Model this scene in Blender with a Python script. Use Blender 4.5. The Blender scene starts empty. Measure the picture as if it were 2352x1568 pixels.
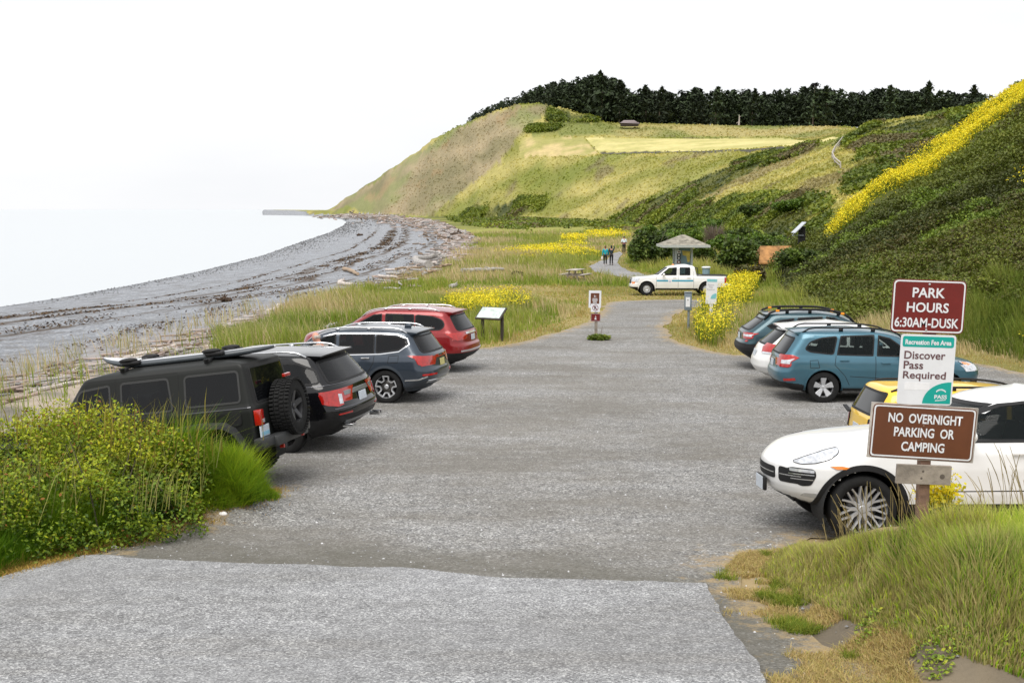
import bpy, bmesh, math, random
import numpy as np
from mathutils import Vector, Matrix, Euler, geometry
from mathutils.bvhtree import BVHTree
R = math.radians
random.seed(7)
RNG = np.random.default_rng(11)
SC = bpy.context.scene
COL = SC.collection
# ------------------------------------------------------------------ camera
FPX = 2613.0; PITCH = math.atan(303.0 / FPX); CAMZ = 4.7
CPH, SPH = math.cos(PITCH), math.sin(PITCH)
cam_d = bpy.data.cameras.new('camera'); cam = bpy.data.objects.new('camera', cam_d); COL.objects.link(cam)
cam_d.sensor_width = 36; cam_d.lens = 36 * FPX / 2352; cam_d.clip_end = 60000; cam_d.clip_start = 0.1
cam.location = (0, 0, CAMZ); cam.rotation_euler = (math.pi / 2 - PITCH, 0, 0)
SC.camera = cam

def ray(px, py):
    u = px - 1176.0; v = 784.0 - py
    return np.array((u, FPX * CPH + v * SPH, v * CPH - FPX * SPH))

# ------------------------------------------------------------------ noise
def _h(ix, iy, s):
    n = (ix.astype(np.int64) * 374761393 + iy.astype(np.int64) * 668265263 + s * 1442695041) & 0x7fffffff
    n = ((n ^ (n >> 13)) * 1274126177) & 0x7fffffff
    return ((n ^ (n >> 16)) & 0xffff) / 65535.0
def vnoise(x, y, s=0):
    x = np.asarray(x, float); y = np.asarray(y, float)
    ix = np.floor(x); iy = np.floor(y); fx = x - ix; fy = y - iy
    fx = fx * fx * (3 - 2 * fx); fy = fy * fy * (3 - 2 * fy)
    a = _h(ix, iy, s); b = _h(ix + 1, iy, s); c = _h(ix, iy + 1, s); d = _h(ix + 1, iy + 1, s)
    return a + (b - a) * fx + (c - a) * fy + (a - b - c + d) * fx * fy
def fbm(x, y, s=0, o=4):
    t = 0; a = 0.5; n = 0
    for k in range(o):
        t = t + a * vnoise(np.asarray(x) * 2 ** k + 17.3 * k, np.asarray(y) * 2 ** k - 9.1 * k, s + k); n += a; a *= 0.5
    return t / n
def sstep(a, b, x):
    t = np.clip((np.asarray(x, float) - a) / (b - a), 0, 1); return t * t * (3 - 2 * t)
def inpoly(x, y, P):
    x = np.asarray(x, float); y = np.asarray(y, float); r = np.zeros(x.shape, bool); P = np.asarray(P, float)
    j = len(P) - 1
    for i in range(len(P)):
        xi, yi = P[i][:2]; xj, yj = P[j][:2]
        if yi != yj:
            r ^= ((yi > y) != (yj > y)) & (x < (xj - xi) * (y - yi) / (yj - yi) + xi)
        j = i
    return r
def pdist(x, y, P, closed=False):
    """distance to polyline, and arclength of the nearest point"""
    x = np.asarray(x, float); y = np.asarray(y, float); best = np.full(x.shape, 1e18); arc = np.zeros(x.shape); L = 0
    P = [tuple(p[:2]) for p in P]
    if closed: P = P + [P[0]]
    for (ax, ay), (bx, by) in zip(P[:-1], P[1:]):
        dx, dy = bx - ax, by - ay; l2 = dx * dx + dy * dy + 1e-12
        t = np.clip(((x - ax) * dx + (y - ay) * dy) / l2, 0, 1)
        d = (x - ax - t * dx) ** 2 + (y - ay - t * dy) ** 2
        m = d < best; best = np.where(m, d, best); arc = np.where(m, L + t * math.sqrt(l2), arc); L += math.sqrt(l2)
    return np.sqrt(best), arc

# ------------------------------------------------------------------ object helpers
def mk(name, V, F, mat=None, parent=None, smooth=True, col=None, attrs=None, mats=None, midx=None):
    me = bpy.data.meshes.new(name)
    V = np.asarray(V, dtype=np.float32).reshape(-1, 3)
    if isinstance(F, np.ndarray):
        n, k = F.shape
        me.vertices.add(len(V)); me.vertices.foreach_set('co', V.ravel())
        me.loops.add(n * k); me.loops.foreach_set('vertex_index', F.astype(np.int32).ravel())
        me.polygons.add(n); me.polygons.foreach_set('loop_start', np.arange(0, n * k, k, dtype=np.int32))
        me.update(calc_edges=True)
    else:
        me.from_pydata([tuple(map(float, v)) for v in V], [], F); me.update()
    if smooth and len(me.polygons): me.polygons.foreach_set('use_smooth', np.ones(len(me.polygons), bool))
    if col is not None:
        a = me.color_attributes.new('Col', 'FLOAT_COLOR', 'POINT')
        c = np.ones((len(V), 4), np.float32); c[:, :3] = col; a.data.foreach_set('color', c.ravel())
    for k, v in (attrs or {}).items():
        a = me.attributes.new(k, 'FLOAT', 'POINT'); a.data.foreach_set('value', np.asarray(v, np.float32))
    for m in (mats or ([mat] if mat else [])): me.materials.append(m)
    if midx is not None: me.polygons.foreach_set('material_index', np.asarray(midx, np.int32))
    o = bpy.data.objects.new(name, me); COL.objects.link(o)
    if parent is not None: o.parent = parent
    return o
def tag(o, label=None, cat=None, group=None, kind=None):
    if label: o['label'] = label
    if cat: o['category'] = cat
    if group: o['group'] = group
    if kind: o['kind'] = kind
    return o
def empty(name, loc=(0, 0, 0), rz=0, label=None, cat=None, group=None):
    o = bpy.data.objects.new(name, None); COL.objects.link(o); o.empty_display_size = 0.2
    o.location = loc; o.rotation_euler = (0, 0, rz); return tag(o, label, cat, group)
def copy_tree(o, parent=None):
    c = o.copy(); COL.objects.link(c)
    if parent is not None: c.parent = parent
    for ch in o.children: copy_tree(ch, c)
    return c

class MB:
    """collects simple shapes into one mesh"""
    def __init__(s): s.V = []; s.F = []
    def add(s, V, F):
        n = len(s.V); s.V += [tuple(v) for v in V]; s.F += [tuple(i + n for i in f) for f in F]
    def box(s, c, d, rot=None, bev=0.0):
        bm = bmesh.new(); bmesh.ops.create_cube(bm, size=1)
        for v in bm.verts: v.co = Vector((v.co.x * d[0], v.co.y * d[1], v.co.z * d[2]))
        if bev: bmesh.ops.bevel(bm, geom=bm.edges[:], offset=bev, segments=2, affect='EDGES', profile=0.5)
        M = (rot.to_matrix() if rot is not None else Matrix.Identity(3))
        V = [tuple(M @ v.co + Vector(c)) for v in bm.verts]; bm.verts.index_update()
        s.add(V, [[v.index for v in f.verts] for f in bm.faces]); bm.free()
    def tube(s, pts, rad, n=8, caps=True):
        pts = [Vector(p) for p in pts]; m = len(pts)
        if not hasattr(rad, '__len__'): rad = [rad] * m
        V = []; F = []
        up = Vector((0, 0, 1)); t0 = (pts[1] - pts[0]).normalized()
        if abs(t0.dot(up)) > 0.9: up = Vector((1, 0, 0))
        for i, p in enumerate(pts):
            t = (pts[min(i + 1, m - 1)] - pts[max(i - 1, 0)]).normalized()
            a = t.cross(up).normalized(); b = a.cross(t)
            for k in range(n):
                th = 2 * math.pi * k / n
                V.append(p + (a * math.cos(th) + b * math.sin(th)) * rad[i])
        for i in range(m - 1):
            for k in range(n):
                F.append((i * n + k, i * n + (k + 1) % n, (i + 1) * n + (k + 1) % n, (i + 1) * n + k))
        if caps: F.append(tuple(range(n))[::-1]); F.append(tuple((m - 1) * n + k for k in range(n)))
        s.add(V, F)
    def lathe(s, prof, c=(0, 0, 0), axis='z', n=32, closed=False):
        """prof: list (radius, height)"""
        V = []; F = []; m = len(prof)
        for r, h in prof:
            for k in range(n):
                th = 2 * math.pi * k / n; a, b = r * math.cos(th), r * math.sin(th)
                if axis == 'z': V.append((c[0] + a, c[1] + b, c[2] + h))
                else: V.append((c[0] + a, c[1] + h, c[2] + b))
        for i in range(m - 1 if not closed else m):
            j = (i + 1) % m
            for k in range(n):
                F.append((i * n + k, i * n + (k + 1) % n, j * n + (k + 1) % n, j * n + k))
        s.add(V, F)
    def ell(s, c, d, nu=16, nv=10, rot=None):
        V = []; F = []
        M = (rot.to_matrix() if rot is not None else Matrix.Identity(3))
        for i in range(nv + 1):
            ph = math.pi * i / nv
            for k in range(nu):
                th = 2 * math.pi * k / nu
                V.append(M @ Vector((d[0] * math.sin(ph) * math.cos(th), d[1] * math.sin(ph) * math.sin(th), d[2] * math.cos(ph))) + Vector(c))
        for i in range(nv):
            for k in range(nu): F.append((i * nu + k, (i + 1) * nu + k, (i + 1) * nu + (k + 1) % nu, i * nu + (k + 1) % nu))
        s.add(V, F)
    def build(s, name, mat, parent=None, smooth=False):
        o = mk(name, s.V, s.F, mat, parent, smooth)
        if smooth == 'auto':
            me = o.data; me.polygons.foreach_set('use_smooth', np.ones(len(me.polygons), bool)); me.set_sharp_from_angle(angle=R(35))
        return o

# ------------------------------------------------------------------ materials
MC = {}
def nodemat(name):
    m = bpy.data.materials.new(name); m.use_nodes = True
    nt = m.node_tree; return m, nt, nt.nodes['Principled BSDF']
def N(nt, t, **kw):
    n = nt.nodes.new(t)
    for k, v in kw.items():
        if k in n.inputs: n.inputs[k].default_value = v
        else: setattr(n, k, v)
    return n
def ramp(nt, fac, stops):
    r = nt.nodes.new('ShaderNodeValToRGB'); cr = r.color_ramp
    while len(cr.elements) < len(stops): cr.elements.new(0.5)
    for e, (p, c) in zip(cr.elements, stops):
        e.position = p; e.color = tuple(c) + (1,) if len(c) == 3 else c
    nt.links.new(fac, r.inputs[0]); return r.outputs[0]
def mix(nt, f, a, b, mode='MIX'):
    m = nt.nodes.new('ShaderNodeMix'); m.data_type = 'RGBA'; m.blend_type = mode
    for i, v in ((0, f), (6, a), (7, b)):
        if hasattr(v, 'is_linked') or isinstance(v, bpy.types.NodeSocket): nt.links.new(v, m.inputs[i])
        elif i == 0: m.inputs[0].default_value = v
        else: m.inputs[i].default_value = tuple(v) + (1,)
    return m.outputs[2]
def noise(nt, scale, detail=4, rough=0.6, vec=None, kind='FAC'):
    n = N(nt, 'ShaderNodeTexNoise'); n.inputs['Scale'].default_value = scale; n.inputs['Detail'].default_value = detail; n.inputs['Roughness'].default_value = rough
    if vec is None:
        g = nt.nodes.new('ShaderNodeTexCoord'); vec = g.outputs['Object']
    nt.links.new(vec, n.inputs['Vector']); return n.outputs[0]
def simple(name, c, rough=0.6, metal=0.0, coat=0.0, var=0.12, scale=8.0, bump=0.0, spec=0.5, bscale=None):
    if name in MC: return MC[name]
    m, nt, b = nodemat(name)
    f = noise(nt, scale)
    lo = tuple(max(0, x * (1 - var)) for x in c); hi = tuple(min(1, x * (1 + var)) for x in c)
    nt.links.new(ramp(nt, f, [(0.3, lo), (0.7, hi)]), b.inputs['Base Color'])
    b.inputs['Roughness'].default_value = rough; b.inputs['Metallic'].default_value = metal
    b.inputs['Coat Weight'].default_value = coat; b.inputs['Coat Roughness'].default_value = 0.04
    b.inputs['Specular IOR Level'].default_value = spec
    if bump:
        bp = N(nt, 'ShaderNodeBump'); bp.inputs['Strength'].default_value = bump; bp.inputs['Distance'].default_value = 0.02
        nt.links.new(noise(nt, bscale or scale * 4), bp.inputs['Height']); nt.links.new(bp.outputs[0], b.inputs['Normal'])
    MC[name] = m; return m
def vcol(name, rough=0.8, nscale=3.0, nvar=0.25, bump=0.0, bscale=20, trans=0.0, spec=0.3):
    if name in MC: return MC[name]
    m, nt, b = nodemat(name)
    a = N(nt, 'ShaderNodeVertexColor'); a.layer_name = 'Col'
    f = noise(nt, nscale, 5)
    g = ramp(nt, f, [(0.25, (1 - nvar,) * 3), (0.75, (1 + 0 * nvar,) * 3)])
    c = mix(nt, 1.0, a.outputs[0], g, 'MULTIPLY')
    nt.links.new(c, b.inputs['Base Color']); b.inputs['Roughness'].default_value = rough; b.inputs['Specular IOR Level'].default_value = spec
    if trans:
        t = N(nt, 'ShaderNodeBsdfTranslucent'); nt.links.new(c, t.inputs[0])
        ms = N(nt, 'ShaderNodeMixShader'); ms.inputs[0].default_value = trans
        nt.links.new(b.outputs[0], ms.inputs[1]); nt.links.new(t.outputs[0], ms.inputs[2])
        nt.links.new(ms.outputs[0], nt.nodes['Material Output'].inputs[0])
    if bump:
        bp = N(nt, 'ShaderNodeBump'); bp.inputs['Strength'].default_value = bump; bp.inputs['Distance'].default_value = 0.1
        nt.links.new(noise(nt, bscale), bp.inputs['Height']); nt.links.new(bp.outputs[0], b.inputs['Normal'])
    MC[name] = m; return m

# ------------------------------------------------------------------ terrain function
SEA = -2.5
MOUND = [True]
def g0(x, y):
    y = np.asarray(y, float); yc = np.clip(y, -3, None)
    g = 0.6 * np.exp(-yc / 40) + 2.3 * np.exp(-yc / 8)
    c = 0.14 + (0.055 - 0.14) * sstep(19.5, 23.5, y)
    e = np.clip(-np.asarray(x, float) - 4.4, 0, 6.0)
    g = g - c * e * sstep(2, 8, y)
    xx = np.asarray(x, float)
    if MOUND[0]: g = g + 0.64 * sstep(2.45, 3.6, xx) * sstep(11.7, 10.5, y) * sstep(6.9, 8.4, y) * sstep(14, 10, xx)
    if MOUND[0]: g = g + 0.45 * np.exp(-(((xx + 4.1) / 0.85) ** 2 + ((y - 14.6) / 0.8) ** 2) ** 1.5)
    return np.minimum(g, 2.9)
def pz(px, py, z):
    d = ray(px, py); t = (z - CAMZ) / d[2]; return (d[0] * t, d[1] * t)
WATER = [(-420, -60), (-170, 0), (-75, 40)] + [pz(a, b, SEA) for a, b in ((0, 705), (150, 682), (300, 655), (450, 625), (600, 588), (690, 556), (752, 536), (785, 520), (797, 511), (785, 504), (745, 498.5), (690, 494), (640, 490), (606, 486.3))] + [pz(618, 484.6, SEA), (-1500, 9000)]
VEG = [(-160, -60), (-40, -20), (-21, 4)] + [pz(a, b, -0.55) for a, b in ((0, 965), (150, 905), (330, 860), (480, 805), (600, 762), (700, 722), (800, 690), (900, 668), (1000, 640), (1030, 620), (1042, 590), (1085, 566), (1098, 553), (1070, 534), (1020, 515), (960, 503), (880, 496), (800, 492), (757, 489.5))] + [(-300, 3500), (-700, 9000)]
WATER_A = WATER[::-1]
BEACHPOLY = VEG + [(-9000, 9000), (-9000, -60)]
SEAPOLY = WATER + [(-9000, 9000), (-9000, -60)]

# far hills: key columns, each (px, [(py, dist) ...]) toe -> crest
HA = [
 (600, [(483, 1500), (483, 1550), (483, 1600), (483, 1650), (483, 1700), (483, 1750)]),
 (748, [(486, 1300), (486, 1330), (485, 1360), (485, 1390), (484.5, 1420), (484.5, 1450)]),
 (800, [(492, 1080), (482, 1100), (474, 1130), (466, 1160), (458, 1190), (451, 1220)]),
 (850, [(493.5, 1000), (476, 1030), (460, 1060), (446, 1090), (432, 1120), (419, 1150)]),
 (900, [(495, 880), (470, 910), (450, 950), (430, 990), (408, 1030), (385, 1080)]),
 (950, [(497, 790), (465, 830), (435, 870), (405, 920), (378, 970), (351, 1030)]),
 (1000, [(499, 700), (460, 750), (425, 800), (390, 850), (355, 900), (318, 960)]),
 (1060, [(500, 640), (455, 690), (415, 740), (370, 790), (328, 840), (287, 900)]),
 (1100, [(500, 600), (450, 650), (405, 700), (355, 750), (310, 800), (268, 860)]),
 (1150, [(501, 560), (445, 610), (400, 660), (350, 700), (305, 750), (250, 820)]),
 (1195, [(502, 520), (440, 580), (372, 640), (362, 655), (313, 700), (238, 780)]),
 (1240, [(503, 500), (438, 560), (368, 610), (358, 625), (313, 690), (237, 770)]),
 (1270, [(504, 480), (436, 540), (365, 600), (357, 618), (313, 685), (244, 765)]),
 (1300, [(505, 455), (434, 520), (363, 580), (357, 600), (313, 680), (250, 755)]),
 (1340, [(508, 430), (432, 495), (361, 560), (356, 585), (313, 675), (263, 745)]),
 (1400, [(512, 385), (430, 455), (358, 530), (354, 560), (313, 670), (281, 735)]),
 (1500, [(514, 310), (430, 395), (356, 480), (351, 520), (315, 665), (284, 730)]),
 (1600, [(512, 240), (428, 330), (350, 430), (349, 480), (317, 660), (287, 725)]),
 (1700, [(512, 185), (422, 275), (345, 385), (343, 440), (319, 655), (289, 720)]),
 (1800, [(512, 145), (415, 225), (336, 340), (334, 400), (320, 640), (290, 715)]),
 (1870, [(510, 125), (405, 195), (326, 310), (324, 360), (317, 620), (290, 710)]),
 (1930, [(505, 115), (395, 180), (310, 290), (308, 330), (304, 600), (290, 705)]),
 (2000, [(500, 110), (385, 170), (283, 280), (292, 320), (295, 600), (300, 700)]),
 (2100, [(500, 110), (380, 165), (269, 265), (285, 310), (295, 600), (300, 700)]),
 (2200, [(500, 110), (370, 160), (252, 250), (270, 300), (290, 600), (300, 700)]),
 (2290, [(500, 110), (360, 155), (233, 235), (255, 290), (290, 600), (300, 700)]),
 (2400, [(500, 110), (350, 150), (212, 225), (240, 290), (290, 600), (300, 700)]),
 (2800, [(500, 110), (320, 150), (150, 225), (180, 290), (240, 600), (300, 700)]),
]
# near spur on the right: toe, mid, flower edge, ridge, behind
HB = [
 (1700, [(605, 95), (600, 96), (600, 97), (600, 98), (640, 105)]),
 (1780, [(600, 84), (590, 86), (585, 88), (580, 90), (620, 100)]),
 (1850, [(655, 60), (590, 78), (565, 82), (556, 86), (590, 100)]),
 (1900, [(680, 52), (600, 72), (560, 78), (543, 84), (575, 100)]),
 (1960, [(700, 47), (590, 66), (528, 76), (482, 84), (520, 102)]),
 (2050, [(720, 44), (560, 64), (462, 78), (402, 88), (440, 108)]),
 (2120, [(735, 42), (540, 63), (420, 80), (352, 91), (390, 112)]),
 (2200, [(750, 40), (520, 62), (365, 82), (308, 94), (340, 116)]),
 (2280, [(760, 38), (500, 61), (300, 84), (240, 97), (280, 120)]),
 (2352, [(765, 37), (480, 60), (245, 86), (203, 100), (240, 124)]),
 (2500, [(765, 36), (440, 58), (170, 88), (130, 104), (160, 128)]),
 (2800, [(765, 35), (380, 56), (60, 90), (20, 108), (60, 132)]),
]
def _prep(H):
    az = []; D = []; Z = []
    for px, pts in H:
        r = ray(px, 400); az.append(r[0] / r[1]); dd = []; zz = []
        for py, d in pts:
            q = ray(px, py); dd.append(d); zz.append(CAMZ + q[2] / q[1] * d)
        D.append(dd); Z.append(zz)
    return np.array(az), np.array(D, float), np.array(Z)
HAp = _prep(HA); HBp = _prep(HB)
def hillz(x, y, P, edge=False):
    az, D, Z = P
    a = np.where(y > 1, x / np.maximum(y, 1), -9); a = np.where(y > 1, a, 9 * np.sign(x))
    k = np.clip(np.searchsorted(az, a) - 1, 0, len(az) - 2)
    t = np.clip((a - az[k]) / (az[k + 1] - az[k]), 0, 1); t = t * 0.6 + 0.4 * t * t * (3 - 2 * t)
    Dk = D[k] * (1 - t[..., None]) + D[k + 1] * t[..., None]
    Zk = Z[k] * (1 - t[..., None]) + Z[k + 1] * t[..., None]
    n = D.shape[1]; z = np.full(x.shape, -60.0)
    s0 = (Zk[..., 1] - Zk[..., 0]) / (Dk[..., 1] - Dk[..., 0]); s0 = np.maximum(s0, 0.12)
    z = np.where(y < Dk[..., 0], Zk[..., 0] - (Dk[..., 0] - y) * s0, z)
    for i in range(n - 1):
        u = np.clip((y - Dk[..., i]) / (Dk[..., i + 1] - Dk[..., i]), 0, 1)
        z = np.where(y >= Dk[..., i], Zk[..., i] * (1 - u) + Zk[..., i + 1] * u, z)
    z = np.where(a < az[0], -60, z)
    if edge: return z, Dk[..., 2]
    return z
def smax(a, b, k):
    h = np.clip(0.5 + 0.5 * (a - b) / k, 0, 1)
    return b * (1 - h) + a * h + k * h * (1 - h)
def zf(x, y, full=False):
    x = np.atleast_1d(np.asarray(x, float)); y = np.atleast_1d(np.asarray(y, float))
    base = g0(x, y)
    inb = inpoly(x, y, BEACHPOLY); ins = inpoly(x, y, SEAPOLY)
    dv, _ = pdist(x, y, VEG); dw, arc = pdist(x, y, WATER)
    t = dv / (dv + dw + 1e-6)
    zb = base * (1 - t) + SEA * t
    zb = np.where(ins, SEA - np.minimum(dw, 200) * 0.06, zb)
    # plain roughness and slight berm
    r = np.hypot(x, y)
    und = (fbm(x / 9, y / 9, 3) - 0.5) * 0.5 * sstep(45, 80, y)
    z = np.where(inb, zb, base + und * sstep(0, 6, dv))
    ha, dE = hillz(x, y, HAp, True); plate_ = sstep(0.97, 1.03, y / np.maximum(dE, 1)) * (x > -0.02 * y); hb = hillz(x, y, HBp)
    rough = (fbm(x / 30 + 5, y / 30, 9, 5) - 0.5) * np.clip(y / 90, 0, 5)
    gul = (fbm(x / 14, y / 70, 21, 4) - 0.5) * np.clip(y / 60, 0, 7) * sstep(-200, 200, x + 200)
    ha2 = ha + (rough * 0.5 * (1 - 0.8 * plate_) + gul * 0.3 * (1 - plate_)) * sstep(0, 6, ha - base)
    hb2 = hb + (fbm(x / 5, y / 5, 14, 4) - 0.5) * 1.1 * sstep(0, 2, hb - base)
    z1 = smax(ha2, z, 1.0 + np.clip(y / 300, 0, 2)); z1 = np.where(ha2 < z - 4, z, z1)
    z2 = smax(hb2, z1, 0.8); z2 = np.where(hb2 < z1 - 2, z1, z2)
    # mound under the left shrub and right grass bank
    if full:
        zone = np.where(ins, 3, np.where(inb & (z2 <= z + 0.6), 2, np.where(hb2 > z1, 5, np.where(ha2 > z, 4, 1))))
        return z2, zone, t, arc, dv
    return z2
def z_at(x, y): return float(zf(x, y)[0])
def gp(px, py, lift=0.0):
    d = ray(px, py)
    ts = np.exp(np.linspace(math.log(3), math.log(2600), 330)) / d[1]
    zz = CAMZ + d[2] * ts; g = zf(d[0] * ts, d[1] * ts) + lift
    k = np.argmax(zz < g)
    if not (zz < g).any(): k = len(ts) - 1
    a, b = ts[max(k - 1, 0)], ts[k]
    for _ in range(13):
        m = (a + b) / 2
        if CAMZ + d[2] * m < zf(d[0] * m, d[1] * m)[0] + lift: b = m
        else: a = m
    return (float(d[0] * b), float(d[1] * b))
def gpoly(pts, n=3, closed=True):
    out = []; q = list(pts) + ([pts[0]] if closed else [])
    for (a, b), (c, e) in zip(q[:-1], q[1:]):
        for k in range(n): out.append(gp(a + (c - a) * k / n, b + (e - b) * k / n))
    return out
def V3(p, dz=0.0): return Vector((p[0], p[1], z_at(p[0], p[1]) + dz))
# ------------------------------------------------------------------ zones on the terrain (world-space outlines)
Z_BLUFF = gpoly([(748, 484.7), (850, 424), (950, 356), (1060, 292), (1150, 255), (1230, 241), (1268, 248), (1225, 285), (1192, 312), (1150, 370), (1060, 440), (985, 497)])
Z_TAN = gpoly([(1198, 316), (1340, 316), (1372, 352), (1350, 358), (1192, 359)])
Z_YEL = gpoly([(1342, 317), (1600, 319), (1925, 317), (1890, 327), (1840, 335), (1600, 347), (1378, 350)])
Z_SOIL = gpoly([(1378, 350.5), (1600, 347.5), (1840, 336), (1840, 340), (1600, 351), (1385, 355)])
Z_MEAD = gpoly([(1205, 310), (1215, 290), (1250, 281), (1400, 283), (1700, 290), (1990, 290), (1930, 312), (1600, 314), (1345, 313)])
Z_TOPBUSH = gpoly([(1262, 250), (1280, 250), (1340, 266), (1392, 280), (1330, 282), (1255, 280)])
Z_BR = [gpoly(q) for q in (
 [(1040, 496), (1130, 478), (1190, 458), (1250, 456), (1252, 478), (1190, 496), (1100, 502)],
 [(1400, 506), (1480, 470), (1560, 428), (1640, 396), (1720, 366), (1800, 345), (1880, 332), (1850, 352), (1760, 382), (1680, 418), (1620, 452), (1560, 486), (1480, 512)],
 [(1480, 516), (1560, 480), (1650, 462), (1760, 452), (1850, 456), (1905, 462), (1890, 545), (1800, 545), (1600, 540)],
 [(1930, 330), (2000, 288), (2100, 274), (2200, 258), (2285, 240), (2300, 250), (2200, 300), (2100, 350), (2040, 395), (1990, 440), (1940, 450), (1950, 395), (1985, 350)],
 [(1215, 292), (1290, 290), (1270, 302), (1210, 304)],
)]
def _band(i0, i1, f0=0.0):
    up = []; lo = []
    for px, pts in HB[3:11]:
        r = ray(px, 400); a_ = r[0] / r[1]; d3 = pts[3][1] + 0.6; d2 = pts[2][1] + (pts[3][1] - pts[2][1]) * f0
        up.append((a_ * d3, d3)); lo.append((a_ * d2, d2))
    return lo + up[::-1]
Z_FLOW = [_band(2, 3, -0.10)]
Z_FLAT_FLOW = [gpoly(q, 2) for q in (
 [(1330, 552), (1345, 536), (1400, 528), (1445, 535), (1450, 548), (1400, 552)],
 [(1290, 545), (1340, 543), (1345, 556), (1290, 556)],
 [(1200, 585), (1290, 580), (1290, 590), (1210, 592)],
)]
FLW_NEAR = [gpoly(q, 2) for q in ([(1010, 712), (1080, 692), (1180, 690), (1225, 705), (1215, 722), (1130, 745), (1060, 735)],)]

def lerp3(a, b, t): return np.asarray(a) * (1 - t[..., None]) + np.asarray(b) * t[..., None]
def ground_colour(x, y, zone, t, arc, dv):
    n1 = fbm(x / 6, y / 6, 31); n2 = fbm(x / 1.3, y / 1.3, 41); n3 = fbm(x / 30, y / 30, 51)
    c = lerp3((0.20, 0.185, 0.045), (0.34, 0.27, 0.10), sstep(0.35, 0.65, n1))
    c = lerp3(c, np.broadcast_to((0.12, 0.15, 0.03), c.shape), sstep(0.5, 0.75, n3 * 0.6 + n2 * 0.4))
    a_ = x / np.maximum(y, 1); sand = (a_ < -0.262) & (y > 16.5) & (zone == 1)
    c = np.where(sand[..., None], lerp3((0.20, 0.18, 0.15), (0.42, 0.35, 0.28), sstep(0.35, 0.65, n2)), c)
    # far slope grass
    st = fbm((x + y * 0.35) / 12, (y - x * 0.2) / 60, 61, 5)
    h = lerp3((0.24, 0.24, 0.045), (0.46, 0.40, 0.13), sstep(0.3, 0.7, st))
    h = lerp3(h, np.broadcast_to((0.17, 0.21, 0.03), h.shape), sstep(0.5, 0.7, fbm(x / 40, y / 60, 66)) * 0.7)
    h = lerp3(h, np.broadcast_to((0.17, 0.13, 0.08), h.shape), sstep(0.62, 0.75, fbm(x / 10, y / 25, 68)) * 0.6)
    c = np.where((zone == 4)[..., None], h, c)
    bl = inpoly(x, y, Z_BLUFF) & (zone == 4)
    s2 = fbm((x + y * 0.3) / 14, y / 90, 71, 5)
    b = lerp3((0.23, 0.20, 0.10), (0.40, 0.32, 0.19), sstep(0.3, 0.7, s2))
    b = lerp3(b, np.broadcast_to((0.22, 0.25, 0.08), b.shape), sstep(0.45, 0.65, fbm((x + y * 0.3) / 25, y / 120, 77)) * 0.75)
    b = lerp3(b, np.broadcast_to((0.36, 0.25, 0.13), b.shape), sstep(0.68, 0.78, fbm((x + y * 0.3) / 9, y / 60, 79)) * 0.6)
    c = np.where(bl[..., None], b, c)
    for P, a_, b_, s in ((Z_MEAD, (0.20, 0.22, 0.055), (0.40, 0.34, 0.13), 40), (Z_TAN, (0.36, 0.34, 0.10), (0.60, 0.47, 0.22), 8), (Z_YEL, (0.50, 0.46, 0.16), (0.66, 0.58, 0.24), 14), (Z_SOIL, (0.06, 0.055, 0.04), (0.08, 0.07, 0.05), 8), (Z_TOPBUSH, (0.05, 0.065, 0.015), (0.11, 0.12, 0.02), 8)):
        m = inpoly(x, y, P)
        c = np.where(m[..., None], lerp3(a_, b_, sstep(0.35, 0.65, fbm(x / s, y / s, 81))), c)
    for P in Z_BR:
        d, _ = pdist(x, y, P, True); m = inpoly(x, y, P)
        k = np.where(m, 1, 0) * sstep(0.25, 0.45, fbm(x / 9, y / 9, 88) + np.clip(d / 60, 0, 0.5))
        c = lerp3(c, lerp3((0.045, 0.06, 0.012), (0.13, 0.135, 0.022), sstep(0.3, 0.7, fbm(x / 4, y / 4, 91))), k)
    r_ = np.hypot(x, y); dirt = lerp3((0.17, 0.14, 0.10), (0.36, 0.27, 0.14), sstep(0.35, 0.6, n2))
    c = np.where(((r_ < 15) & (zone == 1))[..., None], dirt, c)
    # near spur: dark brush
    sp_ = lerp3((0.05, 0.06, 0.015), (0.13, 0.14, 0.025), sstep(0.35, 0.7, fbm(x / 3, y / 3, 95)))
    c = np.where((zone == 5)[..., None], sp_, c)
    # valley flat in front of the slope
    fl = (zone == 1) & (y > 130)
    f2 = lerp3((0.12, 0.13, 0.025), (0.30, 0.30, 0.06), sstep(0.35, 0.6, fbm(x / 40, y / 14, 97)))
    c = np.where(fl[..., None], f2 * 1.0, c)
    for P in Z_FLAT_FLOW:
        c = np.where((inpoly(x, y, P))[..., None], lerp3((0.35, 0.33, 0.03), (0.75, 0.6, 0.02), sstep(0.3, 0.6, n2)), c)
    return c

# polar sheet around the camera
azs = np.concatenate([np.linspace(-180, -34, 60)[:-1], np.linspace(-34, 34, 760), np.linspace(34, 180, 60)[1:]])
rad = np.exp(np.linspace(math.log(2.0), math.log(3600), 430))
rad = np.concatenate([[0.01], rad])
A, Rr = np.meshgrid(np.radians(azs), rad)
GX = Rr * np.sin(A); GY = Rr * np.cos(A)
zz, zone, tt, arc, dv = zf(GX.ravel(), GY.ravel(), True)
GXf, GYf = GX.ravel(), GY.ravel()
gc = ground_colour(GXf, GYf, zone, tt, arc, dv)
nA = len(azs); nR = len(rad)
i, j = np.meshgrid(np.arange(nR - 1), np.arange(nA - 1), indexing='ij')
F = np.stack([i * nA + j, (i + 1) * nA + j, (i + 1) * nA + j + 1, i * nA + j + 1], -1).reshape(-1, 4)[:, ::-1]
fz = zone[F[:, 0]]
VV = np.stack([GXf, GYf, zz], -1)
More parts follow.
